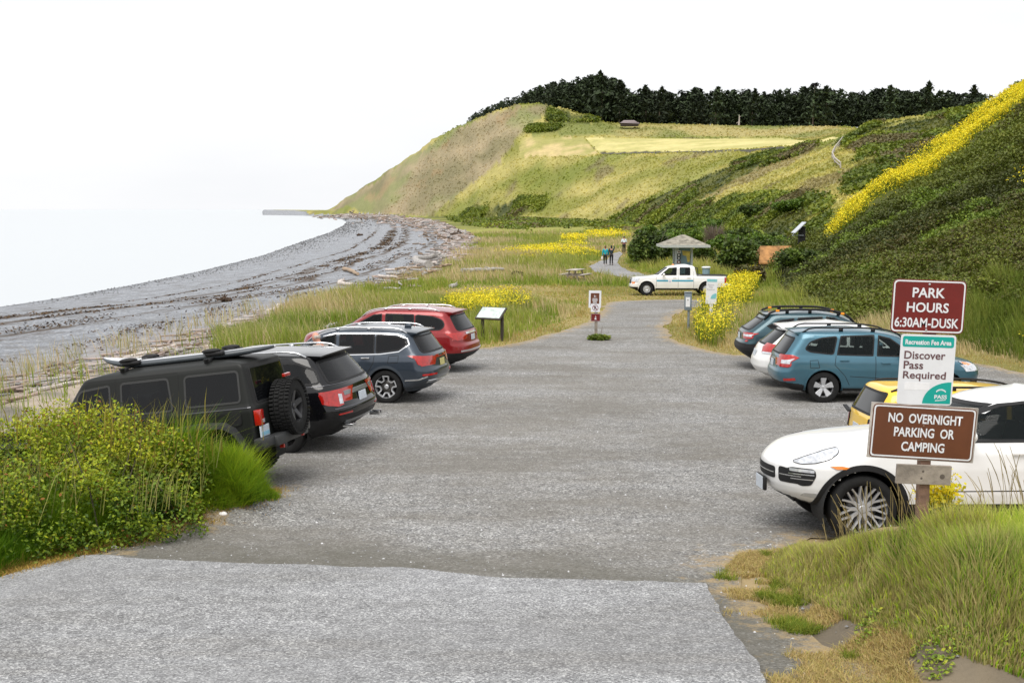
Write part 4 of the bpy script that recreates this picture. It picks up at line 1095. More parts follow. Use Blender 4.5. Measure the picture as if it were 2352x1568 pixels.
# ---- dark teal wagon with rugged rack
L, H = 4.87, 1.62
sp = dict(L=L, W=1.87, H=H, wb=2.745, fo=0.98, wr=0.365, rim=0.222, ww=0.23, style='five_block', rimmat=M_DKALLOY, arch=0.43, archw=0.08, archmat=M_BLACK, archoff=0.015,
  front=frontl(H, 1.02, 1.25, 1.95), rear=[(0.26, 0.40), (0.40, 0.16), (0.52, 0.02), (0.62, 0.0), (0.74, 0.03), (0.80, 0.09), (1.02, 0.12), (1.08, 0.18), (1.40, 0.62), (1.47, 0.68), (1.51, 0.76), (1.56, 1.1), (H, 1.9)],
  width=wid(1.87, H, 1.08, 0.62), belt=1.08, af=0.7, ar=0.42, nf=2.5, nr=3.2,
  windows=[([(1.75, 1.08), (2.0, 1.26), (2.35, 1.44), (2.55, 1.46), (2.58, 1.09)], 'clear'), ([(2.68, 1.09), (2.66, 1.46), (3.3, 1.43), (3.45, 1.12)], 'dark'), ([(3.52, 1.12), (3.42, 1.42), (3.8, 1.36), (4.14, 1.22), (4.05, 1.15)], 'dark')],
  rear_glass=rounded([(-0.68, 1.10), (-0.58, 1.38), (0.58, 1.38), (0.68, 1.10)], 0.06), windshield=[(-0.62, 1.10), (-0.54, 1.36), (0.54, 1.36), (0.62, 1.10)],
  clad=[(0, 0.55), (0.5, 0.50), (1.5, 0.45), (3.3, 0.45), (4.2, 0.52), (4.35, 0.72), (L, 0.74)], seams=[[(2.63, 0.45), (2.63, 1.08)]], handles=[(2.45, 0.93), (3.3, 0.98)], mirror=(1.9, 1.1),
  tail=[([(L - 0.50, 1.02), (L - 0.12, 1.03), (L - 0.08, 0.86), (L - 0.24, 0.86), (L - 0.34, 0.96)], 'side'), ([(0.50, 0.90), (0.46, 1.02), (0.90, 1.03), (0.90, 0.86)], 'rear')],
  tailclear=[([(L - 0.36, 0.99), (L - 0.14, 0.98), (L - 0.14, 0.92), (L - 0.26, 0.92)], 'side'), ([(0.55, 0.93), (0.55, 0.98), (0.86, 0.97), (0.86, 0.92)], 'rear')],
  reflector=[([(0.72, 0.78), (0.72, 0.83), (0.80, 0.83), (0.80, 0.78)], 'rear')],
  plate=(0, 0.9), rails=(1.75, 4.2, 0.62, 0.10, M_BLACK), railr=0.03, railfeet=(0.2, 0.5, 0.8), spoiler=(0.20, 0.62, 1.52, 0.01, P_TEAL))
r, c = add_car('teal', sp, 'parked_car', 'dark teal wagon with a black roof rack with orange ends, farthest in the right-hand row', 'car', P_TEAL, (1796, 852, (1, -1), -3))
for sg in (1, -1):
    for x in (2.1, 3.85):
        h = c.hit(x, sg * 0.62, 'top')[0]; b = MB(); b.box((h.x, sg * 0.62, h.z + 0.095), (0.10, 0.07, 0.06), None, 0.01); b.build('rack_marker', simple('orange_cap', (0.85, 0.30, 0.01), 0.5), r)

# ---- yellow boxy small SUV behind the white SUV
L, H = 4.23, 1.57
sp = dict(L=L, W=1.80, H=H, wb=2.57, fo=0.86, wr=0.345, rim=0.222, ww=0.22, style='five_double', arch=0.42, archw=0.08, archmat=M_BLACK, archoff=0.015,
  front=frontl(H, 1.05, 1.15, 1.62), rear=[(0.26, 0.30), (0.40, 0.08), (0.52, 0.0), (0.70, 0.02), (0.80, 0.05), (1.05, 0.08), (1.10, 0.10), (1.45, 0.26), (1.52, 0.29), (1.56, 0.34), (1.60, 0.6), (H, 1.5)],
  width=wid(1.80, H, 1.10, 0.68), belt=1.10, af=0.5, ar=0.28, nf=3.2, nr=3.6,
  windows=[([(1.5, 1.12), (1.7, 1.3), (1.9, 1.46), (2.2, 1.48), (2.22, 1.12)], 'clear'), ([(2.32, 1.12), (2.3, 1.48), (3.0, 1.46), (3.0, 1.14)], 'dark'), ([(3.12, 1.16), (3.12, 1.45), (3.5, 1.43), (3.55, 1.2)], 'dark')],
  rear_glass=rounded([(-0.68, 1.12), (-0.62, 1.46), (0.62, 1.46), (0.68, 1.12)], 0.05), windshield=[(-0.62, 1.12), (-0.56, 1.42), (0.56, 1.42), (0.62, 1.12)],
  clad=[(0, 0.5), (0.8, 0.42), (3.4, 0.42), (L, 0.62)], seams=[[(2.27, 0.42), (2.27, 1.1)]], handles=[(2.1, 0.95), (2.9, 0.98)], mirror=(1.62, 1.14), mirrormat=M_BLACK,
  panels=[(rounded([(0.52, 0.80), (0.52, 1.06), (0.87, 1.06), (0.87, 0.80)], 0.04), 'rear', 'lamp_housing', M_BLACK, 0.010), (rounded([(-0.87, 0.80), (-0.87, 1.06), (-0.52, 1.06), (-0.52, 0.80)], 0.04), 'rear', 'lamp_housing', M_BLACK, 0.010),
          (rounded([(L - 0.30, 0.80), (L - 0.30, 1.05), (L - 0.03, 1.05), (L - 0.03, 0.80)], 0.04), 'side', 'lamp_housing', M_BLACK, 0.010)],
  tail=[(rounded([(L - 0.24, 0.86), (L - 0.24, 1.0), (L - 0.14, 1.0), (L - 0.14, 0.86)], 0.03), 'side'), (rounded([(0.58, 0.85), (0.58, 1.01), (0.80, 1.01), (0.80, 0.85)], 0.03), 'rear')],
  plate=(0, 0.85), rails=(1.55, 3.85, 0.62, 0.05, M_BLACK), spoiler=(0.18, 0.66, 1.56, 0.03, P_YEL))
r, c = add_car('yellow', sp, 'parked_car', 'bright yellow boxy small SUV half hidden behind the white SUV and the signs', 'car', P_YEL, (2118, 1128, (1, -1), -3))
r.matrix_world = r.matrix_world @ Matrix.Diagonal((1, 1, 0.93, 1))
h = c.hit(-0.0, 0, 'rear')
b = MB(); b.box((-L / 2 + 0.02, 0.45, 1.10), (0.06, 0.30, 0.02), Euler((0.2, 0, 0))); b.build('rear_wiper', M_BLACK, r)

# ---- white pickup
L, H = 5.20, 1.66
sp = dict(L=L, W=1.74, H=H, wb=3.20, fo=0.86, wr=0.36, rim=0.21, ww=0.225, style='steel', arch=0.44, archw=0.05,
  front=[(0.30, 0.30), (0.38, 0.06), (0.46, 0.0), (0.60, 0.01), (0.66, 0.05), (0.86, 0.08), (0.95, 0.16), (0.99, 0.35), (1.04, 1.0), (1.08, 1.35), (1.50, 1.95), (1.57, 2.12), (1.62, 2.45), (H, 2.8)],
  rear=[(0.30, 0.45), (0.42, 0.25), (0.46, 0.06), (0.55, 0.03), (0.60, 0.04), (1.04, 0.05), (1.065, 0.08), (1.068, 1.62), (1.09, 1.64), (1.50, 1.74), (1.57, 1.80), (1.62, 2.0), (H, 2.2)],
  width=wid(1.74, H, 1.06, 0.70, z0=0.30), z0=0.30, belt=1.06, af=0.5, ar=0.14, nf=3.0, nr=4.0, afg=0.3, bar=0.02,
  windows=[([(1.62, 1.10), (1.72, 1.20), (2.05, 1.47), (2.45, 1.50), (2.43, 1.10)], 'mid'), ([(2.62, 1.10), (2.62, 1.50), (3.16, 1.50), (3.16, 1.10)], 'mid')],
  windshield=[(-0.62, 1.12), (-0.56, 1.48), (0.56, 1.48), (0.62, 1.12)], rear_glass=[(-0.6, 1.12), (-0.56, 1.46), (0.56, 1.46), (0.6, 1.12)],
  clad=[(0, 0.47), (0.42, 0.47), (0.5, 0.40), (L - 0.9, 0.40), (L - 0.5, 0.46), (L, 0.46)],
  seams=[[(1.36, 0.45), (1.36, 1.06)], [(2.53, 0.42), (2.53, 1.5)], [(3.36, 0.42), (3.36, 1.3)]], handles=[(2.33, 0.96), (3.1, 0.96)], mirror=(1.66, 1.08), mirrormat=P_WHITE2, seat=2.05,
  tail=[([(L - 0.20, 0.68), (L - 0.20, 0.98), (L - 0.07, 0.98), (L - 0.07, 0.68)], 'side'), ([(0.70, 0.68), (0.70, 0.98), (0.84, 0.98), (0.84, 0.68)], 'rear')],
  head=[([(0.10, 0.74), (0.10, 0.92), (0.34, 0.94), (0.30, 0.76)], 'side'), ([(0.42, 0.74), (0.42, 0.92), (0.84, 0.92), (0.84, 0.74)], 'front')],
  amber=[([(0.09, 0.62), (0.09, 0.73), (0.24, 0.75), (0.22, 0.64)], 'side')],
  panels=[([(-0.4, 0.62), (-0.4, 0.92), (0.4, 0.92), (0.4, 0.62)], 'front', 'grille', M_BLACK, 0.006)], plate=(0, 0.6))
r, c = add_car('pickup', sp, 'pickup_truck', 'white crew-cab pickup with a light blue door stripe parked crosswise past the lot', 'pickup truck', P_WHITE, (1485, 679, (0, 1), 180))
blu = simple('stripe_blue', (0.03, 0.28, 0.42), 0.5)
for q_ in ([(1.38, 0.80), (2.0, 0.80)], [(2.18, 0.80), (3.34, 0.80)]):
    for sg in (1, -1): c.strips('door_stripe', [(q_, 'side', sg, 0.10)], blu, off=0.004)
c.decal('door_emblem', [(rounded([(2.03, 0.75), (2.09, 0.88), (2.15, 0.75), (2.09, 0.70)], 0.02), 'side', 1)], simple('emblem_grey', (0.45, 0.45, 0.6), 0.5), off=0.004)
b = MB(); b.box((-L / 2 + 0.92, 0, 1.075), (1.50, 1.42, 0.012)); 
for sg in (1, -1): b.box((-L / 2 + 0.86, sg * 0.80, 1.085), (1.66, 0.07, 0.035), None, 0.01)
b.box((-L / 2 + 0.06, 0, 1.085), (0.06, 1.5, 0.035), None, 0.01); b.build('bed_rail', M_BLACK, r)
b = MB(); b.tube([(-L / 2 + 1.58, -0.62, 1.08), (-L / 2 + 1.62, -0.60, 1.48), (-L / 2 + 1.62, 0.60, 1.48), (-L / 2 + 1.58, 0.62, 1.08)], 0.022, 8)
for k in range(4): b.tube([(-L / 2 + 1.61, -0.58, 1.16 + k * 0.09), (-L / 2 + 1.61, 0.58, 1.16 + k * 0.09)], 0.009, 6)
b.build('cab_guard', M_BLACK, r)
b = MB(); b.box((-L / 2 - 0.06, 0, 0.54), (0.16, 1.66, 0.17), None, 0.03); b.build('rear_bumper', M_CHROME, r, 'auto')
# bright orange beacon on the cab
h = c.hit(2.35, 0.0, 'top')[0]; b = MB(); b.lathe([(0.07, h.z), (0.065, h.z + 0.05), (0.03, h.z + 0.07), (0, h.z + 0.072)], c=(h.x, 0, 0), n=16); b.build('beacon', M_AMB, r, True)

# ---- red SUV
L, H = 5.00, 1.74
sp = dict(L=L, W=1.96, H=H, wb=2.90, fo=0.97, wr=0.375, rim=0.25, ww=0.235, style='five_double', arch=0.435, archw=0.05, archmat=P_RED,
  front=frontl(H, 1.08, 1.25, 2.0), rear=[(0.28, 0.40), (0.40, 0.16), (0.52, 0.03), (0.62, 0.0), (0.74, 0.02), (0.80, 0.08), (1.05, 0.12), (1.12, 0.17), (1.52, 0.42), (1.60, 0.47), (1.64, 0.55), (1.68, 0.9), (H, 1.9)],
  width=wid(1.96, H, 1.10, 0.62), belt=1.10, af=0.8, ar=0.5, nf=2.5, nr=2.8,
  windows=[([(1.65, 1.12), (1.95, 1.33), (2.35, 1.53), (2.58, 1.555), (2.6, 1.13)], 'clear'), ([(2.72, 1.13), (2.70, 1.56), (3.50, 1.55), (3.55, 1.14)], 'dark'), (rounded([(3.60, 1.14), (3.56, 1.55), (4.05, 1.51), (4.32, 1.42), (4.40, 1.28), (4.30, 1.17)], 0.07), 'dark')],
  windshield=[(-0.66, 1.14), (-0.56, 1.5), (0.56, 1.5), (0.66, 1.14)], rear_glass=rounded([(-0.70, 1.14), (-0.60, 1.52), (0.60, 1.52), (0.70, 1.14)], 0.07),
  clad=[(0, 0.40), (4.3, 0.40), (4.5, 0.55), (L, 0.55)], seams=[[(2.65, 0.4), (2.65, 1.12)], [(3.58, 1.12), (3.58, 0.85), (3.35, 0.5)]], handles=[(2.45, 0.98), (3.40, 1.02)], mirror=(1.85, 1.14), handlemat=M_CHROME,
  tail=[([(L - 0.60, 1.08), (L - 0.10, 1.08), (L - 0.07, 0.90), (L - 0.26, 0.88), (L - 0.42, 0.98)], 'side'), ([(0.55, 0.98), (0.52, 1.07), (0.96, 1.08), (0.96, 0.90), (0.80, 0.90)], 'rear')],
  lines=[([(-0.42, 1.05), (0.42, 1.05)], 'rear', 'tailgate_garnish', M_CHROME, 0.06), ([(-0.8, 0.60), (0.8, 0.60)], 'rear', 'bumper_garnish', M_CHROME, 0.05)],
  plate=(0, 0.92), rails=(1.95, 4.2, 0.66, 0.05, M_CHROME), spoiler=(0.22, 0.64, 1.64, 0.03, P_RED))
r, c = add_car('red', sp, 'parked_car', 'dark red three-row SUV, farthest in the left-hand row next to the information panel', 'car', P_RED, (1028, 839, (1, -1), 164))
h = c.hit(3.6, 0.0, 'top')[0]; b = MB(); b.tube([(h.x, 0, h.z), (h.x - 0.14, 0, h.z + 0.18)], [0.008, 0.003], 6); b.build('antenna', M_BLACK, r)

# ---- slate blue SUV with chrome window line
L, H = 4.79, 1.68
sp = dict(L=L, W=1.90, H=H, wb=2.765, fo=0.95, wr=0.372, rim=0.262, ww=0.24, style='star', arch=0.425, archw=0.06, archmat=simple('slate_cladding', (0.035, 0.044, 0.056), 0.45), archoff=0.014,
  front=frontl(H, 1.06, 1.22, 1.95), rear=[(0.28, 0.40), (0.40, 0.18), (0.50, 0.05), (0.60, 0.0), (0.72, 0.01), (0.80, 0.05), (1.04, 0.10), (1.10, 0.15), (1.46, 0.40), (1.54, 0.45), (1.58, 0.52), (1.62, 0.85), (H, 1.8)],
  width=wid(1.90, H, 1.06, 0.62), belt=1.06, af=0.8, ar=0.48, nf=2.5, nr=2.8,
  windows=[([(1.62, 1.08), (1.95, 1.32), (2.30, 1.48), (2.50, 1.51), (2.52, 1.09)], 'mid'), ([(2.62, 1.09), (2.60, 1.515), (3.42, 1.51), (3.44, 1.12)], 'dark'), (rounded([(3.49, 1.12), (3.47, 1.51), (3.95, 1.48), (4.14, 1.42), (4.22, 1.32), (4.02, 1.19)], 0.05), 'dark')],
  windshield=[(-0.66, 1.10), (-0.56, 1.46), (0.56, 1.46), (0.66, 1.10)], rear_glass=rounded([(-0.70, 1.12), (-0.60, 1.46), (0.60, 1.46), (0.70, 1.12)], 0.07),
  clad=[(0, 0.42), (0.6, 0.40), (3.2, 0.38), (4.0, 0.42), (4.3, 0.50), (L, 0.50)], cladmat=MC['slate_cladding'],
  seams=[[(2.57, 0.42), (2.57, 1.08)], [(3.46, 1.10), (3.44, 0.90), (3.22, 0.55)], [(3.78, 0.90), (4.02, 0.92), (4.02, 1.07), (3.80, 1.06), (3.78, 0.90)]], handles=[(2.36, 0.97), (3.26, 1.01)], mirror=(1.82, 1.10), handlemat=M_CHROME,
  tail=[([(L - 0.56, 1.06), (L - 0.46, 1.07), (L - 0.10, 1.03), (L - 0.08, 0.84), (L - 0.26, 0.83), (L - 0.34, 0.98)], 'side'), ([(0.42, 0.95), (0.40, 1.02), (0.90, 1.03), (0.93, 0.86), (0.74, 0.86), (0.66, 0.95)], 'rear')],
  reflector=[([(0.45, 0.62), (0.45, 0.66), (0.85, 0.66), (0.85, 0.62)], 'rear')],
  lines=[([(1.55, 1.05), (2.6, 1.065), (3.6, 1.095), (4.02, 1.15), (4.24, 1.30), (4.18, 1.43), (3.95, 1.52), (3.4, 1.54), (2.5, 1.535), (2.2, 1.47)], 'side', 'window_chrome', M_CHROME, 0.028), ([(L - 0.62, 0.52), (L - 0.30, 0.54), (L - 0.14, 0.60)], 'side', 'bumper_garnish', M_CHROME, 0.035), ([(-0.7, 0.48), (0.7, 0.48)], 'rear', 'bumper_garnish', M_CHROME, 0.07), ([(-0.4, 0.985), (0.4, 0.985)], 'rear', 'light_bar', M_REDL, 0.03), ([(1.3, 0.50), (3.3, 0.48)], 'side', 'sill_garnish', M_CHROME, 0.02)],
  plate=(0, 0.86), platemat=simple('plate_yellow', (0.55, 0.5, 0.2), 0.5), rails=(1.75, 4.15, 0.64, 0.055, M_CHROME), spoiler=(0.20, 0.64, 1.58, 0.03, P_SLATE))
r, c = add_car('slate', sp, 'parked_car', 'slate blue SUV with a chrome window line and two-tone star wheels beside the standing man', 'car', P_SLATE, (890, 926, (1, 1), 165.5))
b = MB(); b.ell((c.x2l(3.95), 0, c.hit(3.95, 0, 'top')[0].z + 0.03), (0.09, 0.02, 0.05)); b.build('antenna_fin', P_SLATE, r, True)

# ---- glossy black SUV
L, H = 5.05, 1.75
sp = dict(L=L, W=2.0, H=H, wb=3.03, fo=0.87, wr=0.385, rim=0.26, ww=0.25, style='five_double', rimmat=M_DKALLOY, arch=0.45, archw=0.06, archmat=M_BLACK, archoff=0.012,
  front=frontl(H, 1.10, 1.25, 2.0), rear=[(0.28, 0.42), (0.40, 0.20), (0.50, 0.06), (0.60, 0.01), (0.70, 0.0), (0.80, 0.05), (1.08, 0.10), (1.14, 0.15), (1.52, 0.42), (1.60, 0.48), (1.64, 0.56), (1.68, 0.9), (H, 1.9)],
  width=wid(2.0, H, 1.14, 0.62), belt=1.14, af=0.8, ar=0.5, nf=2.5, nr=2.8,
  windows=[([(1.75, 1.16), (2.0, 1.36), (2.35, 1.55), (2.6, 1.57), (2.62, 1.17)], 'dark'), ([(2.72, 1.17), (2.70, 1.575), (3.50, 1.57), (3.75, 1.18)], 'dark'), (rounded([(3.92, 1.18), (3.66, 1.56), (4.25, 1.52), (4.52, 1.40), (4.62, 1.22), (4.60, 1.18)], 0.04), 'dark')],
  windshield=[(-0.66, 1.18), (-0.56, 1.5), (0.56, 1.5), (0.66, 1.18)], rear_glass=rounded([(-0.76, 1.16), (-0.64, 1.52), (0.64, 1.52), (0.76, 1.16)], 0.06),
  clad=[(0, 0.45), (0.8, 0.42), (4.1, 0.42), (4.4, 0.56), (L, 0.60)], seams=[[(2.67, 0.42), (2.67, 1.16)], [(3.75, 1.16), (3.60, 0.85), (3.4, 0.5)]], handles=[(2.45, 1.02), (3.5, 1.05)], mirror=(1.92, 1.18),
  tail=[([(L - 0.42, 1.03), (L - 0.10, 1.05), (L - 0.07, 0.82), (L - 0.22, 0.82)], 'side'), ([(0.66, 0.78), (0.62, 1.02), (0.97, 1.04), (0.97, 0.82), (0.78, 0.76)], 'rear')],
  tailclear=[([(0.665, 0.80), (0.65, 0.96), (0.72, 0.97), (0.74, 0.80)], 'rear')],
  reflector=[([(0.5, 0.62), (0.5, 0.645), (0.8, 0.645), (0.8, 0.62)], 'rear')],
  lines=[([(-0.58, 0.96), (0.58, 0.96)], 'rear', 'tailgate_garnish', simple('satin_silver', (0.3, 0.31, 0.32), 0.35, 0.8), 0.085), ([(-0.85, 0.73), (0.85, 0.73)], 'rear', 'bumper_line', simple('satin_dark', (0.12, 0.12, 0.13), 0.3, 0.8), 0.02), ([(-0.6, 0.46), (0.6, 0.46)], 'rear', 'bumper_garnish', MC['satin_silver'], 0.07), ([(3.3, 1.14), (L - 0.15, 1.13)], 'side', 'belt_line', MC['satin_dark'], 0.012)],
  plate=(0, 0.84), rails=(1.85, 4.35, 0.68, 0.055, M_CHROME), spoiler=(0.24, 0.66, 1.64, 0.03, P_BLACK))
r, c = add_car('black_suv', sp, 'parked_car', 'glossy black SUV with silver roof rails behind the spare wheel of the boxy off-roader', 'car', P_BLACK, (660, 1040, (1, 1), 164.5))
b = MB()
for y in (0.52, 0.64, -0.52, -0.64): b.lathe([(0.032, 0), (0.036, 0), (0.036, 0.12), (0.032, 0.12)], axis='y', n=16, c=(0, 0, 0)) if False else b.tube([(-L / 2 - 0.02, y, 0.42), (-L / 2 + 0.16, y, 0.42)], 0.036, 12)
b.build('exhaust_tip', M_CHROME, r, 'auto')

# ---- boxy black off-roader
L, H = 4.36, 1.86
sp = dict(L=L, W=1.66, H=H, z0=0.52, wb=2.95, fo=0.62, wr=0.42, rim=0.235, ww=0.27, style='five_block', rimmat=M_DKALLOY, arch=0.50, archw=0.05, archmat=M_BLACK, tread=True,
  front=[(0.52, 0.12), (0.7, 0.05), (1.0, 0.06), (1.10, 0.09), (1.14, 0.2), (1.18, 1.0), (1.22, 1.30), (1.72, 1.66), (1.78, 1.72), (1.82, 1.95), (H, 2.4)],
  rear=[(0.52, 0.03), (0.6, 0.0), (1.14, 0.0), (1.18, 0.02), (1.72, 0.10), (1.78, 0.14), (1.82, 0.3), (H, 0.8)],
  width=[(0.52, 0.79), (0.58, 0.82), (1.10, 0.83), (1.16, 0.82), (1.20, 0.805), (1.72, 0.71), (1.77, 0.69), (1.81, 0.64), (1.84, 0.55), (H, 0.42)], belt=1.16, af=0.18, ar=0.10, nf=3.5, nr=4.0, afg=0.2, bar=0.01,
  framemat=simple('jeep_frame', (0.03, 0.03, 0.03), 0.4), windows=[(rounded([(1.50, 1.22), (1.72, 1.62), (2.18, 1.66), (2.18, 1.22)], 0.05), 'dark'), (rounded([(2.36, 1.22), (2.36, 1.67), (3.08, 1.67), (3.14, 1.22)], 0.05), 'dark'), (rounded([(3.34, 1.24), (3.34, 1.67), (4.14, 1.67), (4.16, 1.24)], 0.06), 'dark')],
  windshield=rounded([(-0.66, 1.26), (-0.60, 1.66), (0.60, 1.66), (0.66, 1.26)], 0.04), rear_glass=rounded([(-0.62, 1.20), (-0.58, 1.70), (0.58, 1.70), (0.62, 1.20)], 0.05),
  seams=[[(1.40, 0.56), (1.40, 1.18)], [(2.27, 0.60), (2.27, 1.72)], [(3.05, 0.70), (3.24, 0.95), (3.24, 1.72)], [(1.4, 1.74), (3.24, 1.74)]], handles=[(2.1, 1.05), (3.08, 1.06)], mirror=(1.62, 1.22), mirrormat=M_BLACK, handlemat=M_BLACK,
  lines=[([(3.26, 1.155), (4.30, 1.155)], 'side', 'belt_line', MC['satin_dark'], 0.014)],
  panels=[(rounded([(3.98, 0.92), (3.98, 1.10), (4.16, 1.10), (4.16, 0.92)], 0.06), 'side', 'fuel_cap', M_BLACK, 0.012), (rounded([(-0.72, 1.16), (-0.68, 1.76), (0.68, 1.76), (0.72, 1.16)], 0.04), 'rear', 'hatch_frame', M_UNDER, 0.002)],
  seat=1.9)
r, c = add_car('jeep', sp, 'parked_car', 'boxy black off-roader with a spare wheel on its back door, nose down behind the bush', 'car', P_MATTE, (498, 1130, (1, 1), 170))
# fender flares
fm = simple('flare_plastic', (0.030, 0.031, 0.032), 0.5)
for x0 in (0.62, 0.62 + 2.95):
    for sg in (1, -1):
        V = []; F = []; q = [(-0.66, 0.52), (-0.60, 0.74), (-0.50, 0.90), (-0.36, 0.985), (0.0, 1.01), (0.34, 0.985), (0.48, 0.90), (0.58, 0.74), (0.63, 0.60)]
        for dx, z in q:
            xx = L / 2 - x0 - dx
            V += [(xx, sg * 0.80, z), (xx, sg * 0.955, z - 0.015), (xx, sg * 0.96, z - 0.075), (xx * 1.0, sg * 0.80, z - 0.11)]
        for k in range(len(q) - 1):
            a = 4 * k
            for e in range(4): F.append((a + e, a + (e + 1) % 4, a + 4 + (e + 1) % 4, a + 4 + e) if sg < 0 else (a + e, a + 4 + e, a + 4 + (e + 1) % 4, a + (e + 1) % 4))
        F += [(0, 1, 2, 3), tuple(4 * (len(q) - 1) + e for e in range(4))]
        b = MB(); b.add(V, F); b.build('fender_flare', fm, r, 'auto')
b = MB(); b.box((-L / 2 - 0.10, 0, 0.63), (0.20, 1.20, 0.16), None, 0.03)
for sg in (1, -1): b.box((-L / 2 - 0.06, sg * 0.70, 0.65), (0.16, 0.42, 0.14), Euler((0, 0, -sg * 0.12)), 0.03)
b.build('rear_bumper', fm, r, 'auto')
b = MB(); b.box((-L / 2 - 0.20, -0.32, 0.60), (0.05, 0.05, 0.09), None, 0.01); b.box((-L / 2 - 0.14, 0.34, 0.52), (0.07, 0.04, 0.06), None, 0.01); b.build('tow_hook', M_REDL, r)
for sg in (1, -1):
    b = MB(); b.box((-L / 2 - 0.02, sg * 0.735, 1.0), (0.10, 0.13, 0.22), None, 0.012); b.build('taillight', M_REDL, r, 'auto')
    b = MB(); b.box((-L / 2 - 0.073, sg * 0.71, 0.95), (0.008, 0.06, 0.05)); b.build('reverse_lamp', M_CLRL, r)
b = MB(); b.box((-L / 2 - 0.035, 0.64, 0.80), (0.02, 0.30, 0.155), None, 0.004); b.build('license_plate', M_PLATE, r)
b = MB(); b.box((-L / 2 - 0.047, 0.64, 0.765), (0.004, 0.26, 0.05)); b.build('plate_band', simple('plate_blue', (0.25, 0.5, 0.65), 0.5), r)
sw = wheel_parts(r, (-L / 2 - 0.17, -0.05, 1.03), 0.40, 0.25, 0.235, 'five_block', -1, M_DKALLOY, True, 'spare_wheel'); sw.rotation_euler = (0, 0, -math.pi / 2)
b = MB(); b.box((-L / 2 - 0.03, -0.05, 1.03), (0.10, 0.3, 0.3), None, 0.02); b.build('spare_mount', M_BLACK, r)
b = MB(); b.box((-L / 2 - 0.18, -0.05, 1.50), (0.05, 0.22, 0.05), None, 0.01); b.build('brake_light', M_REDL, r)
# crossbars on the roof and their clamps
hz = H + 0.0
for x in (2.35, 3.65):
    b = MB(); b.box((c.x2l(x), 0, hz + 0.015), (0.06, 1.30, 0.025), None, 0.01)
    for sg in (1, -1): b.box((c.x2l(x), sg * 0.55, hz - 0.01), (0.10, 0.10, 0.07), None, 0.02)
    b.build('crossbar', M_BLACK, r, 'auto')
JEEP = (r, c)
# paddle board lying on the crossbars
pb = empty('paddle_board', (0, 0, 0)); tag(pb, 'long white board with dark edges strapped on the roof of the boxy black off-roader', 'board')
pb.matrix_world = r.matrix_world @ Matrix.Translation((c.x2l(3.12), 0.05, hz + 0.045))
V = []; F = []; n = 36; Lb = 2.7
for k in range(n + 1):
    t = -1 + 2 * k / n; w_ = 0.37 * max(0.02, 1 - abs(t) ** 3.0) ** 0.62; zr = 0.10 * max(0, t) ** 4 + 0.03 * abs(t) ** 4; x = t * Lb / 2
    for yy, z_ in ((-0.8, 0.045), (-1, 0.015), (-1, -0.02), (-0.8, -0.05), (0.8, -0.05), (1, -0.02), (1, 0.015), (0.8, 0.045)): V.append((x, yy * w_, z_ * (0.4 + 0.6 * (1 - abs(t) ** 6)) + zr))
for k in range(n):
    for e in range(8): F.append((8 * k + e, 8 * k + (e + 1) % 8, 8 * k + 8 + (e + 1) % 8, 8 * k + 8 + e))
F += [tuple(range(8))[::-1], tuple(8 * n + e for e in range(8))]
bd = mk('deck', V, F, mats=[simple('board_white', (0.78, 0.79, 0.82), 0.25, coat=1, var=0.04), simple('board_edge', (0.06, 0.07, 0.08), 0.4)], parent=pb, midx=[(1 if (i % 8) in (0, 1, 2, 3, 4, 5, 6) and i < 8 * n and (i % 8) != 7 else 0) for i in range(len(F))])
for x in (c.x2l(2.35) - c.x2l(3.12), c.x2l(3.65) - c.x2l(3.12)):
    b = MB()
    for dx in (-0.09, 0.09): b.box((x + dx, 0.0, 0.05), (0.045, 0.80, 0.02), None, 0.005)
    for sy in (0.36, -0.30): b.ell((x, sy, 0.075), (0.15, 0.06, 0.035)); b.box((x - 0.05, sy, 0.03), (0.28, 0.09, 0.06), None, 0.02)
    b.build('strap', M_BLACK, pb, True)
# ------------------------------------------------------------------ vegetation
M_BLADE = vcol('grass_blade', 0.65, 1.0, 0.1, trans=0.35, spec=0.25)
M_LEAF = vcol('leaf', 0.55, 1.0, 0.1, trans=0.25, spec=0.3)
M_PETAL = vcol('petal', 0.7, 1.0, 0.05, trans=0.3)
M_NEEDLE = vcol('needle', 0.8, 0.3, 0.2)
M_BARK = simple('bark', (0.10, 0.08, 0.06), 0.9, var=0.4, scale=6, bump=0.5)
def stuff(o, label): return tag(o, label, kind='stuff')

def blade_arrays(P, h, w, col, lean, tip=None, curl=0.35):
    n = len(P); a = RNG.uniform(0, 2 * math.pi, n)
    dx = np.cos(a) * w / 2; dy = np.sin(a) * w / 2
    lx, ly = lean[:, 0] * h, lean[:, 1] * h
    V = np.zeros((n, 5, 3)); hz = h * (1 - curl * np.clip(np.hypot(lean[:, 0], lean[:, 1]), 0, 1.2) ** 2 * 0.6)
    V[:, 0] = P - np.stack([dx, dy, 0.03 + 0 * dx], -1); V[:, 1] = P + np.stack([dx, dy, -0.03 + 0 * dx], -1)
    m = P + np.stack([lx * 0.32, ly * 0.32, hz * 0.58], -1)
    V[:, 2] = m - np.stack([dx, dy, 0 * dx], -1) * 0.8; V[:, 3] = m + np.stack([dx, dy, 0 * dx], -1) * 0.8
    V[:, 4] = P + np.stack([lx, ly, hz], -1)
    b = (np.arange(n) * 5)[:, None]
    F = np.concatenate([b + [0, 1, 3], b + [0, 3, 2], b + [2, 3, 4]], 0)
    C = np.repeat(col[:, None, :], 5, 1).copy()
    if tip is not None: C[:, 4] = C[:, 4] * 0.4 + np.asarray(tip) * 0.6
    return V.reshape(-1, 3), F, C.reshape(-1, 3)
